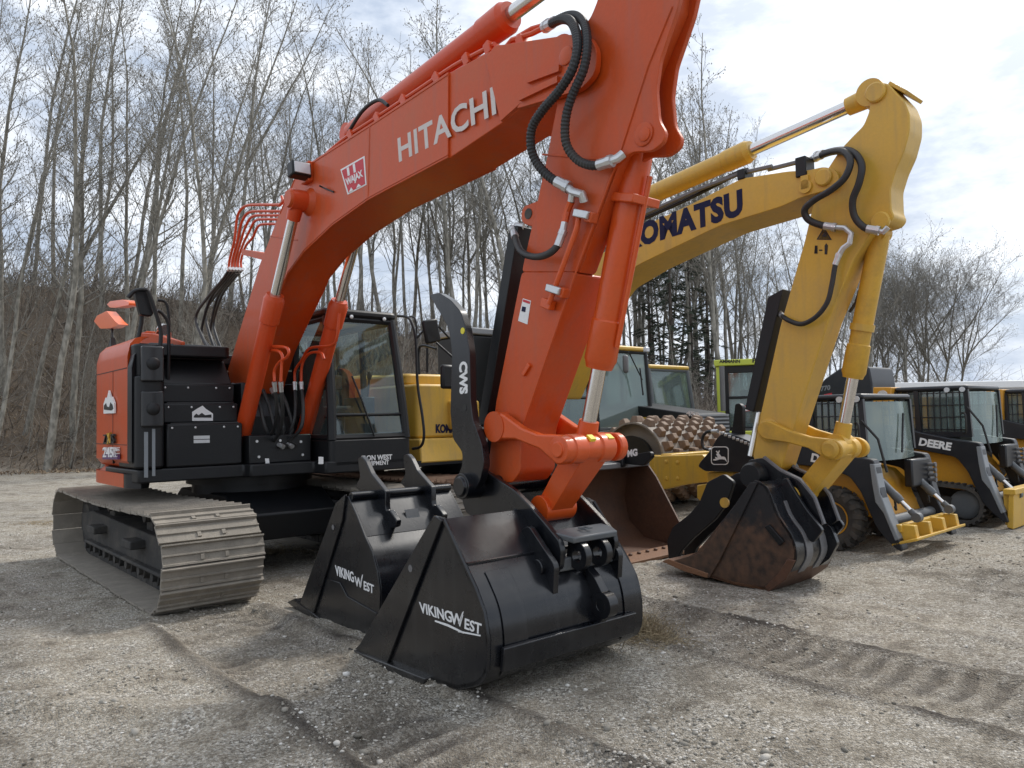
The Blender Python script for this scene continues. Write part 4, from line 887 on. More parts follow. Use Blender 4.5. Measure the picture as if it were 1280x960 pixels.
# top plate between the side plates, following the recessed line
inr = FH.pl([(720, 340), (777, 185), (810, 82), (840, 8), (848, -60), (845, -140), (800, -170), (772, -150), (757, -60), (747, 0), (738, 22), (715, 50), (700, 110), (683, 200), (652, 340)], -AW)
MB().prism(inr, -AW+.028, -.038).build('stick_web', M['orange'], arm, .004)
wl = MB(); edge = FH.pl([(652, 537), (720, 340), (777, 185), (810, 82), (840, 8)], -AW-.002); wl.tube([(p_[0], -AW-.002, p_[1]) for p_ in edge], .007, 6)
edge = FH.pl([(678, 193), (760, 200)], -AW-.002); wl.tube([(p_[0], -AW-.001, p_[1]) for p_ in edge], .006, 6); wl.build('weld_seam', M['orange'], arm)
bo = MB(); c = pin(bo, FH, 805, 168, -AW, .065, .012); pin(bo, FH, 806, 168, -AW-.012, .038, .010); c2 = P(630, 533, y=-AW); bo.lathe((c2.x, -AW-.09, c2.z), (0, 1, 0), [(0, .05), (0, .10), (AW+AF+.18, .10)], 30)
c3 = P(704, 72, y=-AW); bo.lathe((c3.x, -AW-.03, c3.z), (0, 1, 0), [(0, .13), (AW+.08, .13)], 30); bo.build('pin_boss', M['orange'], arm)
# valve pipe on the arm, clamps, warning label
vp = MB(); vp.tube([P(725, 262, y=-AW-.04), P(721, 285, y=-AW-.05), P(686, 380, y=-AW-.05)], .017, 10)
vp.build('auxiliary_pipe', M['orange_warm'], arm)
for (x_, y_) in ((729, 268), (694, 362)):
    v = P(x_, y_, y=-AW-.05); cl_ = MB(); cl_.box(v, (.12, .06, .045), Matrix.Rotation(.35, 3, 'Y')); ko = cl_.build('pipe_clamp', M['steel'], arm, .006)
    v = P(x_+10, y_+4, y=-AW-.03); cl_ = MB(); cl_.box(v, (.06, .06, .06), Matrix.Rotation(.35, 3, 'Y')); cl_.build('clamp_base', M['orange'], ko, .006)
v = P(685, 380, y=-AW-.03); MB().box(v, (.06, .05, .09), Matrix.Rotation(-1.2, 3, 'Y')).build('pipe_end', M['orange_warm'], arm, .006)
v = P(658, 462, y=-AW-.008); MB().box(v, (.09, .02, .03), Matrix.Rotation(-.8, 3, 'Y')).build('clamp_stop', M['orange_warm'], arm, .004)
decal(arm, FH, [(654, 373), (664, 376), (659.5, 405.5), (648, 401)], 'white', y=-AW, name='warning_label'); decal(arm, FH, [(654.6, 374.2), (663.2, 377), (662.6, 380), (654.2, 377)], 'red', y=-AW, off=.006, name='warning_label'); decal(arm, FH, [(653.6, 383), (658, 384), (657, 390), (652.5, 389)], 'navy', y=-AW, off=.006, name='warning_label')
er = MB(); c = FH.pl([(683, 245), (672, 251), (654, 258), (651, 268), (652, 278), (660, 282), (672, 285)], -.12); er.prism(fillet(c, .03, 4), -.12, -.05); er.build('lifting_eye', M['orange'], arm, .006)
v = P(660, 267, y=-.125); MB().cyl((v.x, -.125, v.z), (v.x, -.04, v.z), .035).build('eye_bore', M['track_dark'], arm)
# guard strip along the back of the arm, with the thumb cylinder
e0, e1 = P(655, 284, y=-.1), P(612, 545, y=-.1); u = (e1-e0).normalized(); nr = Vector((u.z, 0, -u.x))
MB().hexa([e0+Vector((0, -.05, 0)), e0+nr*.09+Vector((0, -.05, 0)), e0+nr*.09+Vector((0, .15, 0)), e0+Vector((0, .15, 0))], [e1+Vector((0, -.05, 0)), e1+nr*.09+Vector((0, -.05, 0)), e1+nr*.09+Vector((0, .15, 0)), e1+Vector((0, .15, 0))]).build('guard_strip', M['machine_black'], arm, .005)
# hoses over the elbow
hy = -BW-.10
def HP(pts, ys): return [P(q[0], q[1], y=y_) for q, y_ in zip(pts, ys)]
hose(E, HP([(683, 33), (703, 24), (716, 30), (722, 55), (716, 85), (700, 112), (678, 138), (665, 160), (664, 185), (672, 205), (688, 222), (708, 233)], [-.12, -.18, -.26, -.33, -.36, -.36, -.36, -.35, -.33, -.30, -.27, -.24]), .030, rib=True, name='ribbed_hose')
hose(E, HP([(686, 30), (712, 19), (728, 26), (734, 50), (730, 85), (715, 120), (707, 150), (708, 180), (722, 200), (742, 207), (762, 202)], [-.06, -.12, -.22, -.30, -.33, -.33, -.32, -.30, -.27, -.25, -.24]), .028, rib=True, name='ribbed_hose')
hose(E, HP([(703, 292), (696, 308), (684, 318), (668, 321), (652, 315), (645, 300), (642, 288)], [-.24, -.26, -.28, -.28, -.24, -.18, -.14]), .022)
sf = MB()
sf.tube(HP([(708, 233), (716, 240), (728, 243), (730, 252)], [-.24, -.24, -.24, -.22]), .026, 10); sf.tube(HP([(716, 240), (714, 252)], [-.24, -.23]), .022, 10); sf.tube(HP([(762, 202), (772, 198), (779, 192)], [-.24, -.22, -.20]), .026, 10); sf.tube(HP([(703, 292), (706, 278)], [-.24, -.23]), .022, 10); sf.tube(HP([(642, 288), (646, 282), (655, 283)], [-.14, -.12, -.10]), .022, 10)
sf.build('steel_fitting', M['steel'], E)
MB().tube(HP([(714, 252), (709, 264), (706, 278)], [-.23, -.22, -.23]), .022, 8).build('elbow_fitting', M['orange_warm'], E)
MB().tube(HP([(683, 33), (665, 42), (640, 50), (632, 60), (622, 78), (610, 90), (560, 120), (520, 140), (480, 160)], [-.12, -.14, -.15, -.16, -.16, -.15, -.14, -.14, -.14]), .018, 8).build('hose_pipe', M['orange_cyl'], E)
MB().tube(HP([(686, 30), (665, 36), (648, 46), (640, 62), (628, 84)], [-.04, -.06, -.08, -.10, -.10]), .018, 8).build('hose_pipe', M['orange_cyl'], E)
cl_ = MB(); v = P(657, 58, y=-.12); cl_.box(v, (.06, .10, .14), Matrix.Rotation(-.4, 3, 'Y')); cl_.build('hose_bracket', M['orange_cyl'], E, .006)
# arm cylinder on top of the boom
a = P(440, 168, y=0.0); b_ = P(812, -112, y=0.0); m_ = P(640, 40, y=0.0)
cylinder(E, a, b_, (m_-a).length/(b_-a).length, .10, .055, 'orange_cyl', 'stick_cylinder', 1.15, eye=.2)
# bucket cylinder
a = P(806, 190, y=0); b_ = P(722, 572, y=0); m_ = P(755, 462, y=0)
b_ = P(730, 562, y=0); a = P(800, 180, y=-.0); kb = cylinder(E, a, b_, (m_-a).length/(b_-a).length, .088, .046, 'orange_warm', 'bucket_cylinder', 1.13, eye=.2)
u = (b_-a).normalized(); nn = Vector((-u.z, 0, u.x)); up_ = nn if nn.x > 0 else -nn
MB().tube([a+u*.18+up_*.12, a+u*.8+up_*.115, a+u*1.18+up_*.11], .016, 8).build('cylinder_pipe', M['orange_warm'], kb)
cl_ = MB(); cl_.box(a+u*.32, (.26, .24, .05), Matrix.Rotation(-atan2(u.z, u.x)-pi/2, 3, 'Y')); cl_.build('cylinder_band', M['orange_warm'], kb, .006)
rb_ = MB(); rb_.lathe(m_-u*.10, u, [(0, .09), (0, .085), (.06, .085), (.06, .075), (.12, .07)], 24)
# links
LK = AW+.05
def linkbar(p0, p1, r0, r1, w_, y0, y1, mat, name, parent):
    c0, c1 = FH.at(*p0, y=(y0+y1)/2), FH.at(*p1, y=(y0+y1)/2); d = Vector((c1.x-c0.x, c1.z-c0.z)); u = d.normalized(); n_ = Vector((-u.y, u.x)); pts = []
    for k in range(13): a = pi/2+pi*k/12; q = u*cos(a)*r0+n_*sin(a)*r0; pts.append((c0.x+q.x, c0.z+q.y))
    pts += [((c0.x+u.x*r0*1.3-n_.x*w_), (c0.z+u.y*r0*1.3-n_.y*w_)), ((c1.x-u.x*r1*1.4-n_.x*w_), (c1.z-u.y*r1*1.4-n_.y*w_))]
    for k in range(13): a = -pi/2+pi*k/12; q = u*cos(a)*r1+n_*sin(a)*r1; pts.append((c1.x+q.x, c1.z+q.y))
    pts += [((c1.x-u.x*r1*1.4+n_.x*w_), (c1.z-u.y*r1*1.4+n_.y*w_)), ((c0.x+u.x*r0*1.3+n_.x*w_), (c0.z+u.y*r0*1.3+n_.y*w_))]
    return MB().prism(pts, y0, y1).build(name, M[mat], parent, .012)
for y0, y1 in ((-AW-.085, -AW-.02), (AW+.02, AW+.085)):
    c0 = P(630, 533, y=-AW-.05); c1 = P(703, 562, y=-AW-.05); F2 = FH
    d = Vector((c1.x-c0.x, c1.z-c0.z)); u2 = d.normalized(); n2_ = Vector((-u2.y, u2.x)); pts = []
    r0, r1, w_ = .085, .09, .042
    for k in range(13): a_ = pi/2+pi*k/12; q = u2*cos(a_)*r0+n2_*sin(a_)*r0; pts.append((c0.x+q.x, c0.z+q.y))
    pts += [(c0.x+u2.x*.16-n2_.x*w_, c0.z+u2.y*.16-n2_.y*w_), (c1.x-u2.x*.16-n2_.x*w_, c1.z-u2.y*.16-n2_.y*w_)]
    for k in range(13): a_ = -pi/2+pi*k/12; q = u2*cos(a_)*r1+n2_*sin(a_)*r1; pts.append((c1.x+q.x, c1.z+q.y))
    pts += [(c1.x-u2.x*.2+n2_.x*w_, c1.z-u2.y*.2+n2_.y*w_), (c0.x+u2.x*.2+n2_.x*w_, c0.z+u2.y*.2+n2_.y*w_)]
    MB().prism(pts, y0, y1).build('side_link', M['orange_warm'], E, .012)
c0 = P(703, 562, y=-AW-.08); hl = MB(); c1 = P(692, 634, y=0)
hl.lathe((c0.x, -AW-.13, c0.z), (0, 1, 0), [(0, .03), (0, .044), (.015, .046), (.018, .08), (.09, .082), (.09, .090), (.19, .090), (.195, .078), (.32, .078), (.325, .090), (.43, .090), (.45, .07), (.45, .04)], 36)
c1x, c1z = c1.x, c1.z; u3 = Vector((c1x-c0.x, 0, c1z-c0.z)).normalized(); n3 = Vector((-u3.z, 0, u3.x)); A_, B_ = Vector((c0.x, 0, c0.z)), Vector((c1x, 0, c1z))
hl.hexa([A_+n3*.075+Vector((0, -.14, 0)), A_+n3*.075+Vector((0, .09, 0)), A_-n3*.075+Vector((0, .09, 0)), A_-n3*.075+Vector((0, -.14, 0))], [B_+n3*.065+Vector((0, -.09, 0)), B_+n3*.065+Vector((0, .09, 0)), B_-n3*.065+Vector((0, .09, 0)), B_-n3*.065+Vector((0, -.09, 0))])
hl.lathe((c1x, -.13, c1z), (0, 1, 0), [(0, .05), (0, .085), (.26, .085), (.26, .05)], 32)
hl.build('bucket_link', M['orange_warm'], E, .02, seg=3)
yk = MB()
for y0 in (-.10, .06):
    v = Vector((c0.x, y0+.03, c0.z+.01)); yk.box(v+Vector((.052, 0, .05)), (.045, .045, .025), Matrix.Rotation(.6, 3, 'Y'))
yk.build('grease_fitting', M['yellow_dot'], E)
# ---- quick coupler
cp_px = [(607, 587), (622, 597), (645, 612), (665, 632), (685, 655), (702, 676), (705, 690), (702, 712), (688, 716), (665, 692), (650, 682), (636, 668), (618, 655), (600, 650), (585, 640), (580, 625), (590, 600)]
CW_ = .235; cpp = FH.pl(cp_px, -CW_)
cpm = MB()
for s in (-1, 1): cpm.prism(fillet(cpp, .02, 2), s*CW_-.02*1, s*CW_+.02)
coup = cpm.build('quick_coupler', M['bucket_black'], E, .006)
mid_ = MB(); v = P(725, 690, y=0)
e1 = P(703, 676, y=-CW_); e2 = P(703, 712, y=-CW_)
mid_.hexa([(e1.x-.10, -CW_, e1.z+.01), (e1.x-.10, CW_, e1.z+.01), (e1.x+.05, CW_*.8, e1.z-.02), (e1.x+.05, -CW_*.8, e1.z-.02)][::-1], [(e1.x-.11, -CW_-.02, e1.z+.05), (e1.x-.11, CW_+.02, e1.z+.05), (e1.x+.06, CW_*.8, e1.z+.02), (e1.x+.06, -CW_*.8, e1.z+.02)][::-1])
mid_.bx(e2.x-.22, e2.x-.02, -CW_, CW_, e2.z-.02, e2.z+.06)
mid_.build('coupler_crossbar', M['grey'], coup, .01)
lg = MB()
for yy in (-.12, .06): lg.ring((e1.x+.02, yy-.02, e1.z-.10), (0, 1, 0), .036, .085, .05); lg.bx(e1.x-.06, e1.x+.03, yy-.015, yy+.025, e1.z-.07, e1.z-.01)
lg.build('coupler_lugs', M['bucket_black'], coup, .004)
sq = MB()
sq.ring((e1.x-.02, -.02, e1.z+.047), (0, 0, 1), .03, .045, .008, n=4); sq.build('coupler_plate', M['grey'], coup)
wd = MB(); q = P(615, 600, y=-CW_); wd.cyl((q.x, -CW_-.02, q.z-.03), (q.x, CW_+.02, q.z-.03), .06); q = P(646, 648, y=-CW_)
wd.cyl((q.x, -CW_-.02, q.z), (q.x, CW_+.02, q.z), .045); cy_ = FH.pl([(618, 655), (690, 700)], 0); wd.bx(cy_[0][0], cy_[1][0], -.08, .08, cy_[1][1]-.05, cy_[0][1]-.02); wd.build('coupler_wedge', M['bucket_black'], coup, .01)
rg = MB(); rg.ring((q.x, -CW_-.035, q.z), (0, 1, 0), .035, .062, .02); rg.build('bore_ring', M['bucket_black'], coup); rr_ = MB(); rr_.cyl((q.x, -CW_-.022, q.z), (q.x, -CW_+.0, q.z), .034); rr_.build('red_indicator', M['red'], coup)
# ---- thumb
th_px = [(540, 369), (552, 366), (567, 375), (580, 390), (586, 410), (591, 440), (592, 500), (595, 525), (606, 555), (609, 580), (604, 602), (590, 621), (577, 618), (573, 604), (582, 580), (582, 565), (570, 548), (567, 515), (569, 440), (565, 412), (557, 397), (547, 380)]
TY = .31; thp = fillet(FH.pl(th_px, -TY), .03, 3); th = MB()
for s in (-1, 1): th.prism(thp, s*TY-.028, s*TY+.028)
tho = th.build('thumb', M['bucket_black'], E, .006)
tb = MB(); q = P(588, 607, y=-TY); tb.lathe((q.x, -TY-.10, q.z), (0, 1, 0), [(0, .04), (0, .060), (.02, .065), (.02, .085), (2*TY+.18, .085), (2*TY+.2, .06)], 30)
q2 = P(580, 540, y=-TY); tb.cyl((q2.x, -TY, q2.z), (q2.x, TY, q2.z), .05)
tb.build('thumb_pivot', M['bucket_black'], tho, .004)
lettering('CWS', tho, FH, (575, 452.5), (575.5, 493), (584.5, 451), 'white', y=-TY-.028, bold=.05, off=.003)
q = P(578.5, 413.5, y=-TY-.028); MB().cyl((q.x, -TY-.028, q.z), (q.x, -TY-.031, q.z), .022, n=20).build('yellow_mark', M['yellow_dot'], tho)
q = P(581, 510, y=-TY-.028); MB().cyl((q.x, -TY-.028, q.z), (q.x, -TY-.030, q.z), .022, n=20).build('bore', M['ink'], tho)
# ---- bucket
BY = .83; BF = .39
side_px = [(548, 645), (557, 648), (583, 705), (597, 735), (608, 765), (613, 800), (612, 838), (600, 856), (575, 862), (530, 849), (480, 829), (443, 813), (455, 806)]
sp_ = FH.pl(side_px, -BY); bk_ = MB()
for q_ in (-BY, BF): bk_.prism(sp_, q_-.012, q_+.012)
bucket = bk_.build('bucket', M['bucket_black'], E, .004)
sh = FH.pl([(557, 648), (570, 677), (583, 705)], -BY); cur = [(v.x, v.z) for v in spline([(p_[0], p_[1]) if False else Vector((p_[0], 0, p_[1])) for p_ in FH.pl([(583, 705), (597, 735), (608, 765), (613, 800), (612, 838), (600, 856), (575, 862)], -BY)], 5) for v in [type('q', (), dict(x=v.x, z=v.z))]]
shell = MB(); shell.strip(sh, -BY-.012, BF+.012, .03); shell.build('bucket_back_plate', M['bucket_black'], bucket, .003, smooth=50)
shell = MB(); shell.strip(cur, -BY-.012, BF+.012, .03); shell.build('bucket_shell', M['bucket_black'], bucket, .003, smooth=50)
fl = FH.pl([(575, 862), (530, 849), (480, 829), (443, 813)], -BY); shell = MB(); shell.strip(fl, -BY-.012, BF+.012, .03); shell.build('bucket_floor', M['bucket_black'], bucket, .003)
# weld line and heel wear strip
wb = MB(); q = FH.pl([(583, 705)], -BY)[0]; wb.tube([(q[0]+.004, -BY, q[1]), (q[0]+.004, BF, q[1])], .009, 6); wb.build('weld_seam', M['bucket_black'], bucket)
h1 = FH.pl([(613.5, 812), (611, 842)], -BY-.012); dd = Vector((h1[1][0]-h1[0][0], 0, h1[1][1]-h1[0][1])); no_ = Vector((-dd.z, 0, dd.x)).normalized(); no_ = no_ if no_.x > 0 else -no_
a_, b__ = Vector((h1[0][0], 0, h1[0][1])), Vector((h1[1][0], 0, h1[1][1])); Y0, Y1 = Vector((0, -BY+.06, 0)), Vector((0, BF-.08, 0))
MB().hexa([a_+Y0, b__+Y0, b__+Y1, a_+Y1], [a_+Y0+no_*.03, b__+Y0+no_*.03, b__+Y1+no_*.03, a_+Y1+no_*.03]).build('heel_strip', M['bucket_black'], bucket, .006)
for y0 in (-.74, .24):   # reinforcing straps seen as bands on the shell
    MB().strip([(p_[0]+.010, p_[1]) for p_ in cur[2:24]], y0, y0+.17, .004).build('wear_band', M['bucket_black'], bucket, .002)
scut = FH.pl([(548, 643), (558, 650), (500, 800), (487, 834), (443, 816), (455, 804)], -BY); MB().prism(fillet(scut, .015, 2), -BY-.034, -BY-.012).build('side_cutter', M['bucket_black'], bucket, .004)
MB().prism(fillet(scut, .015, 2), BF+.012, BF+.034).build('side_cutter', M['bucket_black'], bucket, .004)
lip = FH.pl([(438, 812), (444, 808), (480, 823), (540, 846), (538, 853), (478, 832)], -BY); MB().prism(lip, -BY-.05, BF+.05).build('cutting_edge', M['bucket_black'], bucket, .006)
rg = MB(); rim = FH.pl([(558, 650), (583, 705), (597, 735), (608, 765), (613.5, 800), (612, 838)], -BY)
for q_ in (-BY-.012, BF+.012): rg.tube([(p_[0], q_, p_[1]) for p_ in rim], .013, 6)
rg.build('rim_weld', M['bucket_black'], bucket)
q = P(513, 710.5, y=-BY-.034); MB().cyl((q.x, -BY-.034, q.z), (q.x, -BY-.036, q.z), .022, n=20).build('bolt_hole', M['worn_steel'], bucket)
# ears: plates standing on the shell on both sides of the coupler
sp2 = [Vector((p_[0], p_[1])) for p_ in FH.pl([(557, 648), (583, 705), (597, 735), (608, 765)], -BY)]
def off_(i, d):
    a0 = sp2[max(0, i-1)]; a1 = sp2[min(3, i+1)]; t_ = (a1-a0).normalized(); n_ = Vector((-t_.y, t_.x)); n_ = n_ if n_.x > 0 else -n_; return tuple(sp2[i]+n_*d)
epoly = [((sp2[0].x+sp2[1].x)/2-.02, (sp2[0].y+sp2[1].y)/2), ((sp2[0].x+sp2[1].x)/2+.06, (sp2[0].y+sp2[1].y)/2+.04), off_(1, .09), off_(2, .11), (sp2[2].x+.07, sp2[2].y-.12), off_(2, 0.0), off_(1, -.01)]
for yy in (-.31, .25):
    eo = MB().prism(fillet(epoly, .03, 3), yy-.02, yy+.02).build('bucket_ear', M['bucket_black'], bucket, .006)
    MB().cyl((sp2[1].x+.06, yy-.05, sp2[1].y-.08), (sp2[1].x+.06, yy+.05, sp2[1].y-.08), .05).build('ear_pin', M['bucket_black'], eo, .005)
q = P(722, 748, y=0); q3 = P(703, 730, y=0)
lg = MB(); base = [Vector((p_[0], p_[1])) for p_ in cur]; 
near = min(range(len(cur)), key=lambda i: abs(cur[i][1]-q.z)); bx0 = cur[near][0]
lg.prism(fillet([(bx0-.06, q.z+.22), (bx0+.02, q.z+.16), (bx0+.10, q.z+.05), (bx0+.10, q.z-.06), (bx0-.0, q.z-.16)], .02, 3), -.03, .03)
lg.ring((bx0+.07, -.035, q.z), (0, 1, 0), .035, .080, .075); lg.build('lifting_lug', M['bucket_black'], bucket, .004)
lettering('VIKING', bucket, FH, (525.5, 765), (565.5, 778), (524, 752), 'white', y=-BY-.012, bold=.02, off=.003)
lettering('W', bucket, FH, (563.5, 778.5), (580, 784), (563, 764), 'white', y=-BY-.012, bold=.02, off=.003)
lettering('EST', bucket, FH, (581, 785.5), (602, 793), (581.5, 772.5), 'white', y=-BY-.012, bold=.02, off=.003)
decal(bucket, FH, [(573, 779), (576, 780.5), (580, 764), (578.5, 765)], 'white', y=-BY-.012); decal(bucket, FH, [(544, 775), (560, 780), (580, 790), (580, 792), (560, 783), (544, 777)], 'white', y=-BY-.012); decal(bucket, FH, [(573, 788), (601, 793.6), (601, 795.4), (573, 790)], 'white', y=-BY-.012)

# ---- cab
def cab(E, F_, x0, x1, y0, y1, z0, z1, lean=.18, split=None, paintm='machine_black', glass='glass', roofm=None, seat=True, narrow=.06, rail=True):
    """box cab, posts at the corners, windows set in, door split on the front"""
    g = lambda x, y, z: Vector((x, y, z)); c = thing_part(E, 'cab')
    zb = z0+.28; zr = z1-.09; fr = MB(); t = .075
    def fx(z): return x1-lean*max(0, (z-zb)/(z1-zb))**1.3
    def yy(y, z): k = narrow*max(0, (z-zb)/(z1-zb)); return y+k if y < (y0+y1)/2 else y-k
    body = MB(); body.prismz(fillet([(x0, y0), (x1, y0), (x1, y1), (x0, y1)], .07, 4), z0, zb); bo_ = body.build('cab_body', M[paintm], E, .012)
    def post(xa, ya, r=.045):
        ps = []
        for k in range(7):
            z = zb+(zr-zb)*k/6; ps.append(g((fx(z) if xa == x1 else xa)-(r if xa == x1 else -r), yy(ya, z)+(r if ya == y0 else -r), z))
        return ps
    for xa in (x0, x1):
        for ya in (y0, y1): fr.tube(post(xa, ya), .05, 10)
    xm = x0+(x1-x0)*.42
    for ya in (y0, y1): fr.tube([g(xm, yy(ya, z)+(.03 if ya == y0 else -.03), z) for z in (zb, (zb+zr)/2, zr)], .04, 8)
    for z in (zb+.02, zr-.02):
        q = [g(x0+.05, yy(y0, z)+.05, z), g(fx(z)-.05, yy(y0, z)+.05, z), g(fx(z)-.05, yy(y1, z)-.05, z), g(x0+.05, yy(y1, z)-.05, z)]
        for i in range(4): fr.tube([q[i], q[(i+1) % 4]], .045, 8)
    if split:
        z = split; fr.tube([g(fx(z)-.04, yy(y0, z)+.05, z), g(fx(z)-.04, yy(y1, z)-.05, z)], .018, 8)
    fr.build('cab_frame', M[paintm], bo_)
    rf = MB(); rf.prismz(fillet([(x0-.02, y0+narrow-.02), (fx(z1)+.03, y0+narrow-.02), (fx(z1)+.03, y1-narrow+.02), (x0-.02, y1-narrow+.02)], .09, 4), zr, z1); rf.build('cab_roof', M[roofm or paintm], bo_, .03)
    gl_ = MB(); i_ = .03
    gl_.add([g(fx(zb)-i_, y0+.06, zb), g(fx(zb)-i_, y1-.06, zb), g(fx(zr)-i_, yy(y1, zr)-.06, zr), g(fx(zr)-i_, yy(y0, zr)+.06, zr)], [(0, 1, 2, 3)])
    gl_.build('windscreen', M[glass], bo_, smooth=0, recalc=False)
    for nm, yv, sg in (('side_window', y0, 1), ('side_window', y1, -1)):
        gl_ = MB(); gl_.add([g(x0+.05, yv+sg*i_, zb), g(fx(zb)-.06, yv+sg*i_, zb), g(fx(zr)-.06, yy(yv, zr)+sg*i_, zr), g(x0+.05, yy(yv, zr)+sg*i_, zr)], [(0, 1, 2, 3)]); gl_.build(nm, M[glass], bo_, smooth=0, recalc=False)
    gl_ = MB(); gl_.add([g(x0+i_, y0+.06, zb+.3), g(x0+i_, y1-.06, zb+.3), g(x0+i_, yy(y1, zr)-.06, zr), g(x0+i_, yy(y0, zr)+.06, zr)], [(0, 1, 2, 3)]); gl_.build('rear_window', M[glass], bo_, smooth=0, recalc=False)
    if seat:
        s_ = MB(); yc = (y0+y1)/2; xs_ = x0+.45; s_.bx(xs_, xs_+.45, yc-.22, yc+.22, zb+.25, zb+.38); s_.box((xs_-.02, yc, zb+.70), (.12, .44, .70), Matrix.Rotation(-.15, 3, 'Y')); s_.box((xs_-.08, yc, zb+1.10), (.09, .24, .18)); s_.bx(xs_+.05, xs_+.35, yc-.15, yc+.15, zb-.1, zb+.25)
        so_ = s_.build('seat', M['seat'], bo_, .03)
        s_ = MB()
        for sg in (-1, 1): s_.bx(xs_+.1, xs_+.6, yc+sg*.33-.07, yc+sg*.33+.07, zb-.1, zb+.48); s_.tube([(xs_+.55, yc+sg*.33, zb+.48), (xs_+.6, yc+sg*.33, zb+.72)], .015, 6); s_.lathe((xs_+.6, yc+sg*.33, zb+.68), (0, 0, 1), [(0, .02), (.05, .032), (.10, .02)], 10)
        s_.build('console', M['machine_black'], bo_, .01)
        s_ = MB(); s_.box((fx(zb+.6)-.16, y0+.16, zb+.62), (.05, .20, .16)); s_.build('monitor', M['machine_black'], bo_, .01)
    return bo_, fx, yy
def thing_part(E, n): return n
zc0, zc1 = 1.02, 2.79
cabp, fx, yy = cab(E, FH, -.42, 1.25, .36, 1.37, zc0+.05, zc1, .22, split=P(470, 518, x=1.22).z)
decal(cabp, FH, [(398, 571), (404, 571), (404, 580), (398, 580)], 'white', x=1.25, off=.004, name='label')
lettering('IRON WEST', cabp, FH, (452, 576), (490, 574), (452, 569.5), 'white', x=1.25, bold=.03, off=.004); lettering('EQUIPMENT', cabp, FH, (452, 582.5), (486, 580.5), (452, 577), 'white', x=1.25, bold=.02, off=.004)
for (x_, y_) in ((439, 396), (480, 399)):
    v = P(x_, y_, x=1.06); MB().lathe((v.x, v.y, v.z), (1, 0, 0), [(0, .022), (.01, .022), (.014, .012)], 10).build('roof_lamp', M['steel'], cabp)
wp = MB(); wp.tube([P(468, 545, x=1.24), P(452, 500, x=1.21), P(440, 470, x=1.19)], .010, 6); wp.build('wiper', M['machine_black'], cabp)
# chair rail and mirrors at the cab's far side
hr = MB(); yr = 1.45
hr.tube(spline([P(*q, y=yr) for q in [(497, 395), (510, 397), (517, 410), (520, 430), (522, 480), (528, 520), (530, 545), (526, 558), (516, 561)]], 4), .016, 8)
hr.tube(spline([P(*q, y=yr+.12) for q in [(508, 397), (516, 396), (520, 403), (521, 430)]], 4), .012, 8)
hr.tube([P(519, 425, y=yr), P(532, 410, y=yr+.1)], .012, 6); hr.tube([P(548, 408, y=yr+.1), P(562, 423, y=yr+.25), P(572, 423, y=yr+.35)], .012, 6); hr.tube([P(545, 428, y=yr+.1), P(570, 450, y=yr+.3)], .012, 6)
hr.build('grab_rail', M['machine_black'], cabp)
mm = MB(); v = P(539, 414, y=yr+.1); mm.box(v, (.06, .20, .27), Matrix.Rotation(.2, 3, 'X')); mm.build('mirror', M['machine_black'], cabp, .02)
mm = MB(); v = P(560, 471, y=yr+.3); mm.box(v, (.07, .20, .28)); mm.build('mirror', M['machine_black'], cabp, .03)

# ------------------------------------------------------------------ the loose digging bucket
F2 = FH; E2 = thing('digging_bucket', 'smaller empty black bucket with two hooked ears, standing on the gravel behind the big bucket', 'bucket', loc=FH.world(3.1, -.17, 0), rz=FH.rot())
O2 = Vector((3.1, -.17, 0)); 
class Off:                         # the same axes shifted to the bucket's own base
    def at(s, px, py, x=None, y=None, z=None):
        v = FH.at(px, py, x=None if x is None else x+O2.x, y=None if y is None else y+O2.y, z=z); return v-O2
    def pl(s, pts, y): return [(v.x, v.z) for v in (s.at(q[0], q[1], y=y) for q in pts)]
D = Off(); HB = .45
s2 = [(428, 622), (437, 620), (448, 645), (458, 671), (467, 690), (473, 712), (477, 740), (476, 765), (470, 785), (456, 797), (436, 790), (400, 775), (372, 758), (380, 750)]
sp_ = D.pl(s2, -HB); mb = MB()
for s in (-1, 1): mb.prism(sp_, s*HB-.012, s*HB+.012)
b2o = mb.build('side_plates', M['bucket_black'], E2, .004)
mb = MB(); mb.strip(D.pl([(437, 620), (448, 645), (458, 671)], -HB), -HB, HB, .025); mb.strip([(v.x, v.z) for v in spline([Vector((q[0], 0, q[1])) for q in D.pl([(458, 671), (467, 690), (473, 712), (477, 740), (476, 765), (470, 785), (456, 797)], -HB)], 4)], -HB, HB, .025); mb.strip(D.pl([(456, 797), (436, 790), (400, 775), (372, 758)], -HB), -HB, HB, .025)
mb.build('shell', M['bucket_black'], E2, .003, smooth=50)
mb = MB(); c2_ = D.pl([(424, 628), (436, 618), (432, 650), (395, 770), (378, 757), (382, 745)], -HB); mb.prism(c2_, -HB-.032, -HB-.012); mb.prism(c2_, HB+.012, HB+.032); mb.prism(D.pl([(364, 752), (372, 748), (405, 772), (402, 779)], -HB), -HB-.04, HB+.04); mb.build('cutting_edge', M['bucket_black'], E2, .005)
mb = MB(); mb.prism(D.pl([(412, 723), (428, 728), (437, 745), (474, 766), (470, 785), (456, 797), (436, 790), (402, 776)], -HB), -HB-.022, -HB-.012); mb.build('wear_plate', M['bucket_black'], E2, .003)
q = D.at(417, 659, y=-HB-.03); MB().cyl((q.x, -HB-.034, q.z), (q.x, -HB-.036, q.z), .02, n=16).build('bolt_hole', M['worn_steel'], E2)
tp = D.pl([(437, 620)], -HB)[0]
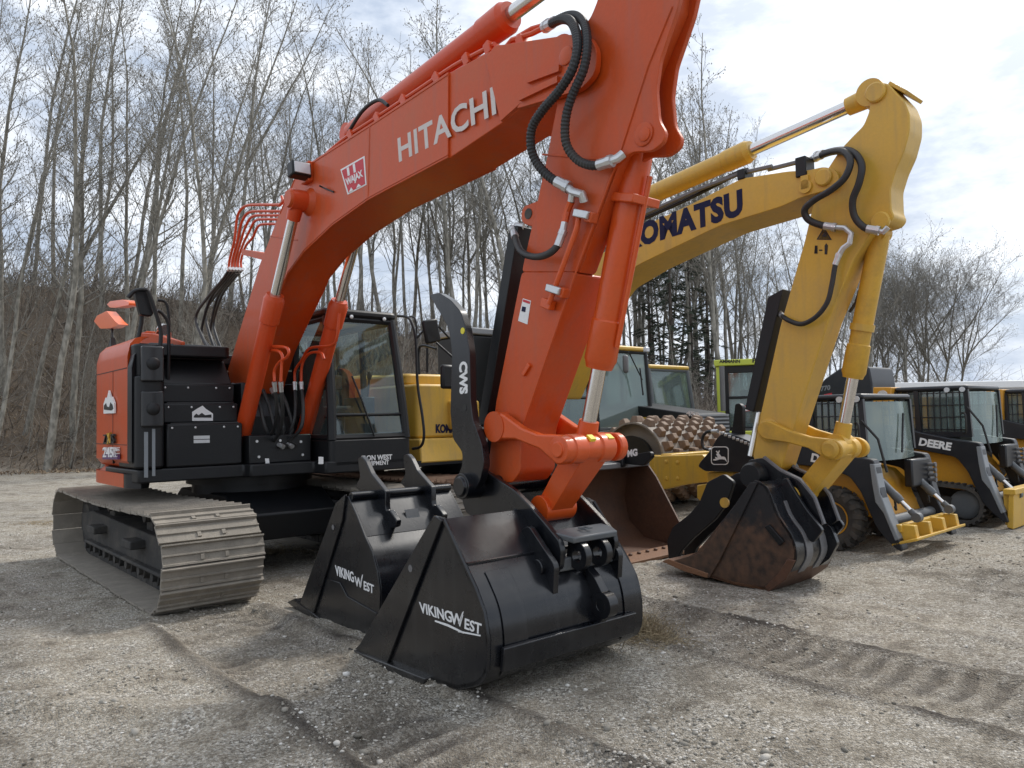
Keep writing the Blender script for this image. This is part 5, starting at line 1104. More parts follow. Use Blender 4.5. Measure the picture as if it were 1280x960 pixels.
# ear plates, traced at the near ear
ear = D.pl([(450, 573), (455, 570), (460, 576), (467, 592), (485, 614), (485, 633), (486, 639), (490, 637), (499, 650), (498, 658), (489, 661), (489, 668), (494, 692), (490, 695), (478, 680), (470, 662), (462, 640), (456, 618), (447, 608), (453, 596)], -.21)
eo = MB()
for yy_ in (-.21, .21): eo.prism(fillet(ear, .015, 2), yy_-.022, yy_+.022)
eo.build('ear', M['bucket_black'], E2, .006)
mb = MB(); q = D.at(495, 651, y=-.21); mb.tube([(q.x, -HB, tp[1]+.01), (q.x-.0, -HB+.001, tp[1]+.01)], .01, 4) if False else None
mb.cyl((tp[0]+.02, -HB, tp[1]), (tp[0]+.02, HB, tp[1]), .03, n=14); mb.build('top_tube', M['bucket_black'], E2)
mb = MB(); sl_ = D.pl([(452, 655), (458, 671)], -HB); n0 = D.at(507, 637, y=0); mb.box((tp[0]+.16, .0, tp[1]-.17), (.006, .12, .09), Matrix.Rotation(-.38, 3, 'Y')); mb.build('data_plate', M['grey'], E2)
lettering('VIKING', E2, D, (420, 718.5), (443, 728), (419, 706), 'white', y=-HB-.012, bold=.02, off=.003); lettering('W', E2, D, (444, 731.5), (453.5, 735.5), (443.5, 720), 'white', y=-HB-.012, bold=.02, off=.003); lettering('EST', E2, D, (455, 736.5), (467.5, 742), (455, 726), 'white', y=-HB-.012, bold=.02, off=.003)
decal(E2, D, [(449.5, 733), (451.5, 734), (454, 718), (453, 718.5)], 'white', y=-HB-.012)

# ------------------------------------------------------------------ the yellow excavator
K = thing('crawler_excavator', 'large yellow excavator with navy name on its boom and a rust-stained bucket', 'excavator', FK)
P = FK.at
crawler(K, -2.15, 2.12, -1.60, -.85, .86, .0, 'track_rust', detail=False)
crawler(K, -2.15, 2.12, .85, 1.60, .86, .0, 'track_rust', detail=False)
cb = MB(); cb.prism([(-.95, .34), (.95, .34), (1.05, .62), (.7, .86), (-.7, .86), (-1.05, .62)], -.85, .85); cb.build('car_body', M['machine_black'], K, .02)
MB().lathe((0, 0, .84), (0, 0, 1), [(0, .62), (.2, .66)], 32).build('slew_ring', M['machine_black'], K)
# yellow right side: lower skirt, tank, engine cover (traced on the plane of the machine's right side)
dk = MB(); dk.prismz(fillet([(1.2, .3), (1.2, 1.40), (-1.9, 1.42), (-2.3, .8), (-2.4, 0), (-2.3, -.8), (-1.9, -1.42), (.85, -1.42), (.85, -.4), (1.0, -.4), (1.0, .3)], .05, 2), 1.0, 1.06); dk.build('deck', M['machine_black'], K)
zt = P(545, 465, y=-1.3).z; zs = P(545, 548, x=.9).z; zb_ = P(545, 577, x=.9).z; print('K', zt, zs, zb_)
sk = MB(); sk.hexa([(-1.9, -1.40, 1.03), (.86, -1.38, 1.03), (.86, -.42, 1.03), (-1.9, -.42, 1.03)], [(-1.9, -1.36, zs), (.78, -1.33, zs), (.78, -.42, zs), (-1.9, -.42, zs)]); sk.build('yellow_skirt', M['yellow'], K, .02)
bd = MB(); bd.prismz(fillet([(.72, -1.33), (.72, -.42), (-.4, -.42), (-.4, -1.36)], .07, 3), zs+.004, zt-.12); bd.prismz(fillet([(.45, -1.30), (.45, -.42), (-.4, -.42), (-.4, -1.33)], .09, 3), zt-.125, zt+.02)
bo = bd.build('tank_cover', M['yellow'], K, .03)
st_ = MB(); st_.bx(.3, .84, -.86, -.44, zs+.10, zs+.46); st_.build('step_box', M['yellow'], K, .03)
eg = MB(); eg.prismz(fillet([(-.45, -1.38), (-.45, 1.35), (-1.9, 1.38), (-2.35, .8), (-2.45, 0), (-2.35, -.8), (-1.9, -1.38)], .15, 3), 1.06, zt+.05); eg.build('engine_cover', M['yellow'], K, .05)
lettering('KOMATSU', K, FK, (544.5, 540.5), (583, 540.5), (544.5, 530), 'navy', x=.72, bold=.05, off=.006)
hr = MB(); hr.tube(spline([P(*q, y=-1.2) for q in [(524, 468), (523, 440), (528, 432), (545, 436)]], 3), .016, 6); hr.tube([P(534, 466, y=-1.0), P(534, 430, y=-1.0)], .016, 6); hr.build('handrail', M['machine_black'], K)
# dark cover beside the boom (seen left of the orange stick)
q0 = P(590, 418, x=.35); q1 = P(640, 418, x=.35); print('K box', q0, q1); bc = MB(); bc.bx(-.45, .35, q0.y, q1.y, 1.06, q0.z); bo_k = bc.build('centre_cover', M['machine_black'], K, .03); MB().bx(-.46, .37, q0.y-.02, q1.y+.02, q0.z+.003, P(590, 409, x=.35).z).build('silver_top', M['midgrey'], bo_k, .02); decal(bo_k, FK, [(600, 536), (609, 536), (609, 553), (600, 553)], 'white', x=.35); decal(bo_k, FK, [(601, 536.6), (608.3, 536.6), (608.3, 541), (601, 541)], 'red', x=.35, off=.006)
cabk, fxk, yyk = cab(K, FK, -.45, 1.22, .36, 1.38, 1.05, P(740, 412, x=1.0).z, .15, split=P(740, 497, x=1.2).z, paintm='machine_black', glass='glass_far')
MB().bx(1.0, 1.24, -.40, .34, 1.06, 1.34).build('front_cover', M['yellow'], K, .02)
# boom
BK = .25
bpx = [(655, 492), (690, 500), (702, 470), (725, 405), (760, 355), (802, 329), (900, 282), (977, 258), (1003, 246), (1022, 241), (1040, 236), (1050, 226), (1046, 213), (1030, 208), (1010, 213), (985, 214), (927, 223), (860, 257), (800, 284), (745, 322), (700, 375), (668, 440)]
bk_ = FK.pl(bpx, -BK); kb = MB().prism(fillet(bk_, .05, 3), -BK, BK).build('boom', M['yellow'], K, .006)
lettering('KOMATSU', kb, FK, (783, 312), (929, 266), (782, 285), 'navy', y=-BK, bold=.055, off=.003, spacing=1.08)
bo = MB(); pin(bo, FK, 1030, 222, -BK, .075, .03); q = P(1007, 228, y=-BK); bo.box((q.x, -BK-.01, q.z), (.07, .02, .12)); bo.lathe((q.x, -BK, q.z-.04), (0, -1, 0), [(0, .06), (.02, .06)], 20); bo.build('pin_boss', M['yellow'], kb)
pp = MB()
for k, y in enumerate((-.16, -.08, .08)):
    pp.tube([P(730, 322-k, y=y), P(800, 276-k*2, y=y), P(860, 249-k*2, y=y), P(925, 216-k, y=y), P(935, 212, y=y)], .02, 6)
pp.build('boom_pipes', M['machine_black'], kb)
MB().tube([P(800, 270, y=-.2), P(870, 238, y=-.2), P(925, 217, y=-.2), P(965, 208, y=-.2)], .022, 6).build('grey_pipe', M['worn_steel'], kb)
q = P(1005, 206, y=-.2); MB().bx(q.x-.05, q.x+.05, -.27, -.1, q.z-.12, q.z+.06).build('hose_clamp', M['machine_black'], kb, .01)
q = P(930, 223, y=-.2); MB().bx(q.x-.04, q.x+.04, -.26, -.1, q.z-.02, q.z+.08).build('hose_clamp', M['machine_black'], kb, .01)
a = P(760, 268, y=0); b_ = P(1093, 119, y=0); m_ = P(940, 189, y=0); cylinder(K, a, b_, (m_-a).length/(b_-a).length, .10, .058, 'yellow', 'stick_cylinder', 1.12, eye=.2)
# arm
AK = .19
apx = [(950, 590), (962, 596), (976, 586), (1002, 505), (1036, 400), (1068, 322), (1092, 285), (1112, 279), (1118, 270), (1114, 262), (1113, 235), (1120, 212), (1130, 190), (1137, 163), (1137, 143), (1131, 127), (1118, 113), (1110, 104), (1098, 103), (1089, 111), (1087, 125), (1086, 140), (1079, 157), (1064, 172), (1050, 187), (1022, 230), (1006, 300), (975, 408), (950, 520), (941, 572)]
ak = FK.pl(apx, -AK); ka = MB().prism(fillet(ak, .03, 3), -AK, .08).build('stick', M['yellow'], K, .010)
bo = MB(); pin(bo, FK, 1101, 277, -AK, .08, .03); pin(bo, FK, 1095, 116, -AK, .085, .03); pin(bo, FK, 962, 538, -AK, .11, .02); bo.build('pin_boss', M['yellow'], ka)
q = P(1132, 116, y=0); MB().box(q+Vector((.0, 0, .0)), (.18, .34, .03), Matrix.Rotation(.75, 3, 'Y')).build('stop_plate', M['yellow'], ka, .005)
dl = lambda pts, m: decal(ka, FK, pts, m, y=-AK, off=.004)
dl([(1021, 299.5), (1030, 284), (1040, 300)], 'ink'); dl([(1023, 298.6), (1030, 286), (1038, 299)], 'yellow'); decal(ka, FK, [(1028, 296), (1030, 291), (1033, 291), (1034, 296)], 'ink', y=-AK, off=.007)
decal(ka, FK, [(1019, 307), (1022, 307), (1022, 317), (1018, 317)], 'ink', y=-AK, off=.004); decal(ka, FK, [(1024, 312), (1028, 312), (1028, 313.5), (1024, 313.5)], 'ink', y=-AK, off=.004); decal(ka, FK, [(1031, 307), (1033, 304), (1035, 307), (1034, 318), (1031, 318)], 'ink', y=-AK, off=.004)
dl([(1017, 303), (1036, 303), (1036, 321), (1016, 321)][:0] or [(1018.8, 308), (1021.4, 308), (1021, 316), (1018.4, 316)], 'ink')
def KP(pts, ys): return [P(q[0], q[1], y=y_) for q, y_ in zip(pts, ys)]
hose(K, KP([(1020, 197), (1040, 190), (1055, 190), (1063, 202), (1056, 222), (1038, 238), (1018, 250), (1006, 262), (1010, 274), (1025, 281), (1042, 284)], [-.1, -.2, -.28, -.34, -.36, -.36, -.35, -.33, -.30, -.27, -.25]), .030)
hose(K, KP([(1022, 194), (1046, 188), (1066, 190), (1077, 206), (1074, 228), (1066, 250), (1068, 270), (1080, 284), (1096, 288)], [-.05, -.16, -.26, -.32, -.33, -.31, -.28, -.26, -.24]), .030)
hose(K, KP([(1048, 320), (1044, 332), (1040, 355), (1034, 378), (1020, 396), (1002, 405), (985, 400), (975, 392)], [-.25, -.26, -.27, -.27, -.27, -.26, -.24, -.12]), .022)
MB().tube(KP([(1042, 284), (1056, 285), (1064, 292), (1062, 304), (1054, 310), (1048, 320)], [-.25]*6), .024, 8).build('steel_fitting', M['steel'], K)
MB().tube(KP([(1096, 288), (1104, 290), (1110, 284)], [-.24]*3), .024, 8).build('steel_fitting', M['steel'], K)
MB().tube(KP([(1020, 197), (1000, 202), (980, 207), (960, 212)], [-.1, -.14, -.16, -.18]), .022, 6).build('steel_fitting', M['worn_steel'], K)
# bucket cylinder and links
a = P(1100, 292, y=0); b_ = P(1050, 556, y=0); m_ = P(1068, 473, y=0); kc = cylinder(K, a, b_, (m_-a).length/(b_-a).length, .085, .05, 'yellow_link', 'bucket_cylinder', 1.18, eye=.2)
u = (b_-a).normalized()
MB().lathe(a+u*((m_-a).length*.62), u, [(0, .10), (.06, .10)], 20).build('cylinder_band', M['yellow'], kc)
MB().tube(KP([(1075, 362), (1070, 378), (1062, 390)], [.1, .1, .1]), .016, 6).build('cylinder_hose', M['hose'], kc)
for y0, y1 in ((-AK-.08, -AK-.02), (AK+.02, AK+.08)):
    c0 = P(962, 538, y=-AK-.05); c1 = P(1040, 562, y=-AK-.05); d = Vector((c1.x-c0.x, c1.z-c0.z)); u2 = d.normalized(); n2_ = Vector((-u2.y, u2.x)); pts = []
    for k in range(11): a_ = pi/2+pi*k/10; q = u2*cos(a_)*.11+n2_*sin(a_)*.085; pts.append((c0.x+q.x, c0.z+q.y))
    pts += [(c0.x+u2.x*.2-n2_.x*.055, c0.z+u2.y*.2-n2_.y*.055), (c1.x-u2.x*.2-n2_.x*.045, c1.z-u2.y*.2-n2_.y*.045)]
    for k in range(11): a_ = -pi/2+pi*k/10; q = u2*cos(a_)*.11+n2_*sin(a_)*.09; pts.append((c1.x+q.x, c1.z+q.y))
    pts += [(c1.x-u2.x*.2+n2_.x*.055, c1.z-u2.y*.2+n2_.y*.055), (c0.x+u2.x*.2+n2_.x*.055, c0.z+u2.y*.2+n2_.y*.055)]
    MB().prism(pts, y0, y1).build('side_link', M['yellow_link'], K, .01)
c0 = P(1040, 562, y=-AK-.05); c1 = P(1009, 613, y=-.05); hl = MB()
hl.lathe((c0.x, -AK-.12, c0.z), (0, 1, 0), [(0, .04), (0, .055), (.02, .08), (.09, .08), (.10, .09), (.20, .09), (.21, .07), (.34, .07), (.35, .09), (.45, .09), (.46, .06)], 30)
u3 = Vector((c1.x-c0.x, 0, c1.z-c0.z)).normalized(); n3 = Vector((-u3.z, 0, u3.x)); A_, B_ = Vector((c0.x, 0, c0.z)), Vector((c1.x, 0, c1.z))
hl.hexa([A_+n3*.08+Vector((0, -.15, 0)), A_+n3*.08+Vector((0, .12, 0)), A_-n3*.08+Vector((0, .12, 0)), A_-n3*.08+Vector((0, -.15, 0))], [B_+n3*.08+Vector((0, -.14, 0)), B_+n3*.08+Vector((0, .14, 0)), B_-n3*.08+Vector((0, .14, 0)), B_-n3*.08+Vector((0, -.14, 0))])
hl.lathe((c1.x, -.17, c1.z), (0, 1, 0), [(0, .05), (0, .09), (.34, .09), (.34, .05)], 28); hl.build('bucket_link', M['yellow_link'], K, .015)
# coupler plates, thumb, bucket
cpx = [(936, 575), (955, 572), (975, 588), (1000, 600), (1018, 622), (1030, 655), (1016, 664), (1000, 650), (985, 640), (960, 615), (940, 600)]
pts = FK.pl(cpx, -.26); cm = MB()
for q_ in (-.26, .02): cm.prism(fillet(pts, .03, 3), q_-.02, q_+.02)
kco = cm.build('quick_coupler', M['bucket_black'], K, .005)
ed = MB()
for q_ in (-.26, .02): ed.tube([(p_[0], q_, p_[1]) for p_ in pts[1:6]], .022, 6)
ed.build('coupler_rim', M['worn_steel'], kco)
q = P(988, 620, y=-.28); MB().lathe((q.x, -.28, q.z), (0, -1, 0), [(0, .095), (.03, .09)], 28).build('yellow_pin_cap', M['yellow'], kco, .005)
mb = MB(); q = P(944, 594, y=-.3); mb.lathe((q.x, -.40, q.z), (0, 1, 0), [(0, .06), (.0, .10), (.04, .12), (.70, .12), (.74, .10)], 28); mb.build('coupler_pin', M['machine_black'], kco)
q0 = P(1003, 650, y=-.2); MB().bx(q0.x-.1, q0.x+.06, -.26, .02, q0.z-.02, q0.z+.05).build('coupler_crossbar', M['worn_steel'], kco, .01)
tpx = [(925, 590), (938, 600), (930, 625), (915, 645), (888, 668), (872, 685), (866, 700), (857, 694), (855, 672), (862, 655), (882, 640), (895, 625), (905, 600)]
pts = FK.pl(tpx, .30); mb = MB()
for yy_ in (.02, .30): mb.prism(fillet(pts, .03, 3), yy_-.025, yy_+.025)
mb.build('thumb', M['machine_black'], K, .006)
q = P(908, 628, y=-.01); MB().lathe((q.x, -.03, q.z), (0, -1, 0), [(0, .05), (.02, .05)], 18).build('yellow_pin_cap', M['yellow'], K)
e0, e1 = P(984, 362, y=-.1), P(948, 515, y=-.1); u = (e1-e0).normalized(); nr = Vector((u.z, 0, -u.x)); nr = nr if nr.x < 0 else -nr
MB().hexa([e0+Vector((0, -.08, 0)), e0+nr*.16+Vector((0, -.08, -.1)), e0+nr*.16+Vector((0, .1, -.1)), e0+Vector((0, .1, 0))], [e1+Vector((0, -.08, 0)), e1+nr*.10+Vector((0, -.08, 0)), e1+nr*.10+Vector((0, .1, 0)), e1+Vector((0, .1, 0))]).build('thumb_cylinder', M['machine_black'], K, .01)
MB().tube([P(949, 515, y=-.1), P(938, 570, y=-.15)], .03, 10).build('thumb_rod', M['chrome'], K)
BB = .54; BG = .17; skx = [(944, 600), (951, 602), (962, 612), (975, 645), (990, 667), (996, 684), (996, 702), (981, 724), (960, 738), (920, 731), (887, 721), (840, 705), (856, 698), (872, 690)]
sp_ = FK.pl(skx, -BB); mb = MB()
for q_ in (-BB, BG): mb.prism(sp_, q_-.012, q_+.012)
kbu = mb.build('bucket', M['worn'], K, .004)
up_px = [(944, 600), (951, 602), (962, 612), (975, 645), (990, 667), (993, 675), (975, 672), (950, 660), (925, 690), (900, 715), (890, 712), (905, 680), (925, 640)]
mb = MB(); cc = [(v.x, v.z) for v in spline([Vector((q[0], 0, q[1])) for q in FK.pl([(951, 602), (962, 612), (975, 645), (990, 667), (996, 684), (996, 702), (981, 724), (960, 738)], -BB)], 4)]
mb.strip(cc, -BB-.012, BG+.012, .03); mb.build('bucket_shell', M['bucket_black'], kbu, .003, smooth=50)
mb = MB(); mb.strip(FK.pl([(960, 738), (920, 731), (887, 721), (836, 703)], -BB), -BB-.012, BG+.012, .03); mb.build('bucket_floor', M['rust_light'], kbu, .003)
for y0 in (-.40, -.14, .04): MB().strip([(p_[0]+.012, p_[1]) for p_ in cc[6:24]], y0, y0+.11, .012).build('wear_band', M['worn_steel'], kbu, .003)
mb = MB(); mb.prism(FK.pl([(996, 700), (984, 724), (962, 740), (958, 733), (975, 716), (986, 698)], -BB), -BB-.03, BG+.03); mb.build('heel_plate', M['rust'], kbu, .006)
mb = MB(); mb.prism(FK.pl([(890, 640), (905, 640), (900, 664), (889, 714), (850, 704), (838, 704), (856, 697)], -BB)[2:] and FK.pl([(940, 603), (949, 603), (902, 700), (889, 722), (850, 709), (836, 703), (856, 697), (880, 690)], -BB), -BB-.034, -BB-.012); mb.build('side_cutter', M['worn'], kbu, .004)
mb = MB(); mb.prism(FK.pl([(830, 701), (838, 698), (860, 706), (888, 716), (887, 722), (856, 713)], -BB), -BB-.04, BG+.04); mb.build('cutting_edge', M['rust_light'], kbu, .006)
mb = MB(); mb.prism(FK.pl([(958, 658), (964, 655), (982, 676), (977, 682)], -BB), -BB-.04, -BB-.01); mb.build('wear_plate', M['machine_black'], kbu, .005)
q1 = FK.pl([(962, 612), (975, 645), (990, 667)], -BB); ep = [(q1[0][0]-.05, q1[0][1]), (q1[0][0]+.05, q1[0][1]+.10), (q1[1][0]+.14, q1[1][1]+.05), (q1[2][0]+.18, q1[2][1]+.02), (q1[2][0]+.08, q1[2][1]-.10), (q1[2][0]-.02, q1[2][1])]
mb = MB()
for yy_ in (-.33, .06): mb.prism(fillet(ep, .03, 3), yy_-.02, yy_+.02)
mb.build('bucket_ear', M['bucket_black'], kbu, .005)
mb = MB(); bx0 = max(p_[0] for p_ in cc); mb.prism(fillet([(bx0-.1, .62), (bx0+.05, .52), (bx0+.10, .38), (bx0+.02, .24), (bx0-.08, .16)], .02, 3), -.025, .025); mb.build('lifting_lug', M['bucket_black'], kbu, .005)

# ------------------------------------------------------------------ rusty bucket on the ground between the two
RB = Frame(0, 0, 42); d = ray(852, 690); q = CAMP+d*(EYE/-d.z); RB = Frame(*(RB.world(0, 0, 0).xy if False else (q.x+.30*cos(radians(42)), q.y+.30*sin(radians(42)))), 42)
R0_ = thing('cleanup_bucket', 'wide open bucket, dark rusty inside with a bolted orange-brown edge, between the two excavators', 'bucket', RB)
wR = 2.0
zt = RB.at(820, 592, y=0).z; print('rusty bucket top', zt, RB.at(820, 592, y=0))
prof = [(.0, .015), (-.35, .015), (-.75, .06), (-.98, .25), (-1.05, .55), (-.98, .85), (-.85, .98)]
mb = MB(); mb.strip(prof, -wR, 0, -.025)
ro = mb.build('shell', M['rust'], R0_, .003, smooth=50)
sidep = prof+[(-.70, .98), (-.55, .80), (-.10, .08)]
for y in (-wR, 0): MB().prism(sidep, y-.015, y+.015).build('side_plate', M['rust'], R0_, .004)
mb = MB(); mb.prism([(-.90, .90), (-.66, .93), (-.66, .99), (-.90, 1.04)], -wR-.02, .02); mb.build('top_beam', M['worn_steel'], R0_, .01)
mb = MB(); mb.prism([(.10, .004), (-.22, .02), (-.22, .05), (.10, .035)], -wR-.02, .02); ce = mb.build('cutting_edge', M['rust_light'], R0_, .004)
bt = MB()
for k in range(12): bt.lathe((-.12, -wR+.08+k*.145, .05), (.08, 0, 1), [(0, .022), (.014, .022), (.02, .015)], 8)
bt.build('bolts', M['rust'], ce)
for yy_ in (-.50, -.95):
    MB().prism(fillet([(-.95, .94), (-.62, .94), (-.64, 1.04), (-.72, 1.14), (-.80, 1.30), (-.92, 1.30), (-1.0, 1.15)], .04, 3), yy_-.03, yy_+.03).build('ear', M['machine_black'] if yy_ > -.6 else M['worn_steel'], R0_, .006)
lvp = [(766, 566), (800, 566), (815, 566), (816, 573), (806, 583), (776, 579), (764, 580)]
pts = RB.pl([(762, 567), (800, 567), (815, 564), (817, 571), (806, 582), (776, 579), (762, 580)], -.42)
lv_ = MB().prism(fillet(pts, .03, 3), -.45, -.39).build('lever_plate', M['machine_black'], R0_, .006)
lettering('MG', lv_, RB, (784.5, 571), (797, 569), (784, 562.5), 'white', y=-.45, bold=.05, off=.003)
decal(lv_, RB, [(767, 562), (773, 561), (773, 569), (767, 570)], 'white', y=-.45); decal(lv_, RB, [(768, 564), (772, 563), (770.5, 568)], 'ink', y=-.45, off=.006)

# ------------------------------------------------------------------ rollers and dozer behind
def gpoint(px, dep): d = ray(px, 520); return d.x/d.y*dep, dep
# padfoot roller: drum across, yellow frame, cab behind
DR = Frame(*gpoint(815, 13.0), 42)
PR = thing('padfoot_roller', 'yellow padfoot roller with dusty studded drum and tall cab, behind the rusty bucket', 'road roller', DR)
p0 = DR.at(808, 560, x=0); print('drum', p0, [DR.at(q[0], q[1], x=0) for q in ((770, 560), (900, 545), (830, 517))])
rz_ = .64; dr0 = DR.at(790, 560, x=0).y; dr1 = dr0+2.0; zc = .80
mb = MB(); mb.lathe((0, dr0, zc), (0, 1, 0), [(0, .05), (.12, .12), (.12, rz_-.03), (0, rz_-.03), (0, rz_), (dr1-dr0, rz_), (dr1-dr0, .1)], 48); dro = mb.build('drum', M['drum'], PR, smooth=30)
pd = MB()
for i in range(9):
    y = dr0+.14+i*(dr1-dr0-.28)/8
    for k in range(16):
        a = 2*pi*(k+.5*(i % 2))/16; c = Vector((cos(a), 0, sin(a))); t_ = Vector((-sin(a), 0, cos(a))); ye = Vector((0, 1, 0)); b_ = c*(rz_-.005)+Vector((0, y, zc)); tp_ = c*(rz_+.10)+Vector((0, y, zc))
        pd.hexa([b_-t_*.085-ye*.09, b_+t_*.085-ye*.09, b_+t_*.085+ye*.09, b_-t_*.085+ye*.09], [tp_-t_*.05-ye*.055, tp_+t_*.05-ye*.055, tp_+t_*.05+ye*.055, tp_-t_*.05+ye*.055])
pd.build('pads', M['pad'], dro, .01, smooth=0)
MB().lathe((0, dr0-.02, zc), (0, 1, 0), [(0, .02), (0, .42), (.10, .40)], 36).build('drum_cap', M['machine_black'], dro)
fm = MB(); fm.bx(.80, 1.0, dr0-.30, dr1+.25, .62, .95); fm.bx(-1.0, 1.0, dr1+.12, dr1+.24, .60, .92); fm.bx(-1.0, 1.0, dr0-.24, dr0-.12, .60, .92); fm.build('drum_frame', M['yellow'], PR, .015)
bt = MB()
for yy_ in (dr1-.5, dr1-.25):
    for zz in (.70, .86): bt.lathe((1.0, yy_, zz), (1, 0, 0), [(0, .03), (.015, .03), (.02, .015)], 12)
bt.build('bolts', M['yellow'], PR)
c0_ = DR.at(765, 500, x=-1.3)
print('roller cab', DR.at(767, 500, x=-1.2), DR.at(816, 500, x=-1.2), DR.at(790, 432, x=-1.2))
ya, yb = DR.at(762, 500, x=-1.2).y, DR.at(817, 500, x=-1.2).y
zr = DR.at(790, 432, x=-1.2).z
cab(PR, DR, -2.5, -1.2, ya-.35, yb, 1.0, zr, .10, paintm='machine_black', glass='glass_green', roofm='yellow', seat=True, narrow=.02)
MB().bx(-3.9, -1.3, ya-.1, yb-.1, .75, 1.25).build('rear_body', M['yellow'], PR, .04)
for yy_ in (ya-.45, yb+.05):
    MB().lathe((-2.6, yy_, .72), (0, 1, 0), [(0, .3), (0, .62), (.05, .72), (.40, .72), (.45, .62), (.45, .3)], 32).build('rear_tyre', M['tyre'], PR)
for (px_, py_) in ((782, 455),):
    v = DR.at(px_, py_, x=-1.05); MB().box(v, (.10, .10, .34)).build('mirror', M['worn_steel'], PR, .04)
wp = MB(); wp.tube([DR.at(786, 440, x=-1.12), DR.at(803, 475, x=-1.12)], .012, 5); wp.tube([DR.at(800, 460, x=-1.12), DR.at(804, 494, x=-1.12)], .016, 5); wp.build('wiper', M['ink'], PR)
lamp_ = MB(); v = DR.at(808, 437, x=-1.1); lamp_.box(v, (.08, .12, .10)); lamp_.build('roof_lamp', M['lamp'], PR, .02)

# crawler dozer with a sloping dark hood
DZ = Frame(*gpoint(885, 15.0), 42)
Z0 = thing('bulldozer', 'yellow bulldozer with sloping black hood and yellow-roofed cab, between the studded drum and lime roller', 'bulldozer', DZ)
q = [DZ.at(a, b, x=0) for a, b in ((858, 506), (915, 520), (915, 550))]; print('dozer', q)
yh0, yh1 = DZ.at(868, 520, x=.6).y, DZ.at(915, 520, x=.6).y
yl = yh0
pts = DZ.pl([(846, 500), (860, 504), (905, 514), (915, 524), (915, 560), (880, 560), (846, 560)], 0)
x0h = -1.35
zA, zB = DZ.at(860, 503, x=x0h).z, DZ.at(905, 516, x=.5).z
hd = MB(); hd.prism(fillet([(x0h, .9), (.55, .9), (.55, zB-.05), (.45, zB), (x0h, zA)], .05, 3), yl+.1, yh1); ho = hd.build('hood', M['machine_black'], Z0, .02)
MB().prism([(x0h, .9), (.50, .9), (.50, zB-.16), (x0h, zA-.22)], yl+.08, yl+.11).build('side_panel', M['yellow'], Z0, .01)
lettering('450', Z0, DZ, (858, 519), (874, 522), (858, 513), 'offwhite', y=yl+.08, bold=.03, off=.004)
gr = MB()
for k in range(9): gr.bx(.55, .575, yl+.16, yh1-.06, .95+k*.07, .98+k*.07)
gr.build('grille', M['midgrey'], ho)
q = DZ.at(903, 484, x=-.6); q_ = DZ.at(903, 508, x=-.6); MB().lathe((q.x, q.y, q_.z-.1), (0, 0, 1), [(0, .055), (q.z-q_.z+.55, .055)], 16).build('exhaust_stack', M['worn_steel'], Z0)
ya, yb = DZ.at(817, 500, x=-1.4).y, DZ.at(868, 500, x=-1.4).y; zr = DZ.at(843, 456, x=-1.4).z
cab(Z0, DZ, -2.8, -1.4, ya, yb+.1, .95, zr, .16, paintm='grey', glass='glass_far', roofm='yellow', narrow=.05)
crawler(Z0, -2.6, .6, yl-.5, yl-.1, .8, 0, 'track_dark', detail=False, pitch=.2); crawler(Z0, -2.6, .6, yh1+.1, yh1+.5, .8, 0, 'track_dark', detail=False, pitch=.2)
MB().bx(-2.8, .4, yl-.1, yh1+.1, .4, .95).build('main_frame', M['yellow'], Z0, .02)

# lime roller
AM = Frame(*gpoint(940, 17.0), -17)
A0 = thing('soil_roller', 'lime green roller whose cab carries black letters above its glass, behind the yellow stick', 'road roller', AM)
y0, y1 = AM.at(893, 470, x=0).y, AM.at(966, 470, x=0).y; zr = AM.at(925, 449, x=0).z; zq = AM.at(925, 457, x=0).z; print('ammann', y0, y1, zr, zq)
rf = MB(); rf.bx(-1.7, .06, y0, y1+.25, zq, zr); ro = rf.build('roof', M['lime'], A0, .02)
lettering('AMMANN', ro, AM, (899, 453.6), (925, 453.4), (899, 449.6), 'ink', x=.06, bold=.04, off=.005); lettering('P001', ro, AM, (940.5, 453), (957, 452.5), (940.5, 447.5), 'ink', x=.06, bold=.04, off=.005)
pi_ = MB(); yp = AM.at(906, 480, x=0).y; pi_.bx(-.18, 0, y0+.04, yp, 1.1, zq); pi_.bx(-.18, 0, y1+.05, y1+.2, 1.1, zq); pi_.bx(-1.6, -1.45, y0+.04, y0+.25, 1.1, zq); pi_.bx(-1.6, 0, y0+.04, y1+.2, .8, 1.2); pi_.build('cab_post', M['lime'], A0, .02)
yg0, yg1 = AM.at(909, 480, x=0).y, y1+.05; zl = AM.at(920, 497, x=0).z
fr = MB(); 
for (a, b, c, d_) in ((yg0-.06, yg0+.03, 1.1, zq), (AM.at(947, 480, x=0).y, AM.at(951, 480, x=0).y, 1.1, zq), (yg0, yg1, zl-.03, zl+.03), (yg0, yg1, zq-.16, zq), (yg0, yg1, 1.1, 1.25)): fr.bx(-.07, .01, a, b, c, d_)
fr.build('door_frame', M['machine_black'], A0, .01)
MB().add([(-.03, yg0, 1.2), (-.03, yg1, 1.2), (-.03, yg1, zq-.1), (-.03, yg0, zq-.1)], [(0, 1, 2, 3)]).build('cab_glass', M['glass_far'], A0, smooth=0)
MB().add([(-1.5, yg0, 1.2), (-1.5, yg1, 1.2), (-1.5, yg1, zq-.1), (-1.5, yg0, zq-.1)], [(0, 1, 2, 3)]).build('rear_glass', M['glass_far'], A0, smooth=0)
st_ = MB(); yc = (yg0+yg1)/2; st_.bx(-1.1, -.7, yc-.25, yc+.2, 1.3, 1.45); st_.bx(-1.2, -1.08, yc-.25, yc+.2, 1.4, 2.1); st_.build('seat', M['seat'], A0, .03)
bd = MB(); bd.bx(-1.0, 1.2, yg0+.3, y1, .7, 1.22); bd.build('front_body', M['machine_black'], A0, .03)
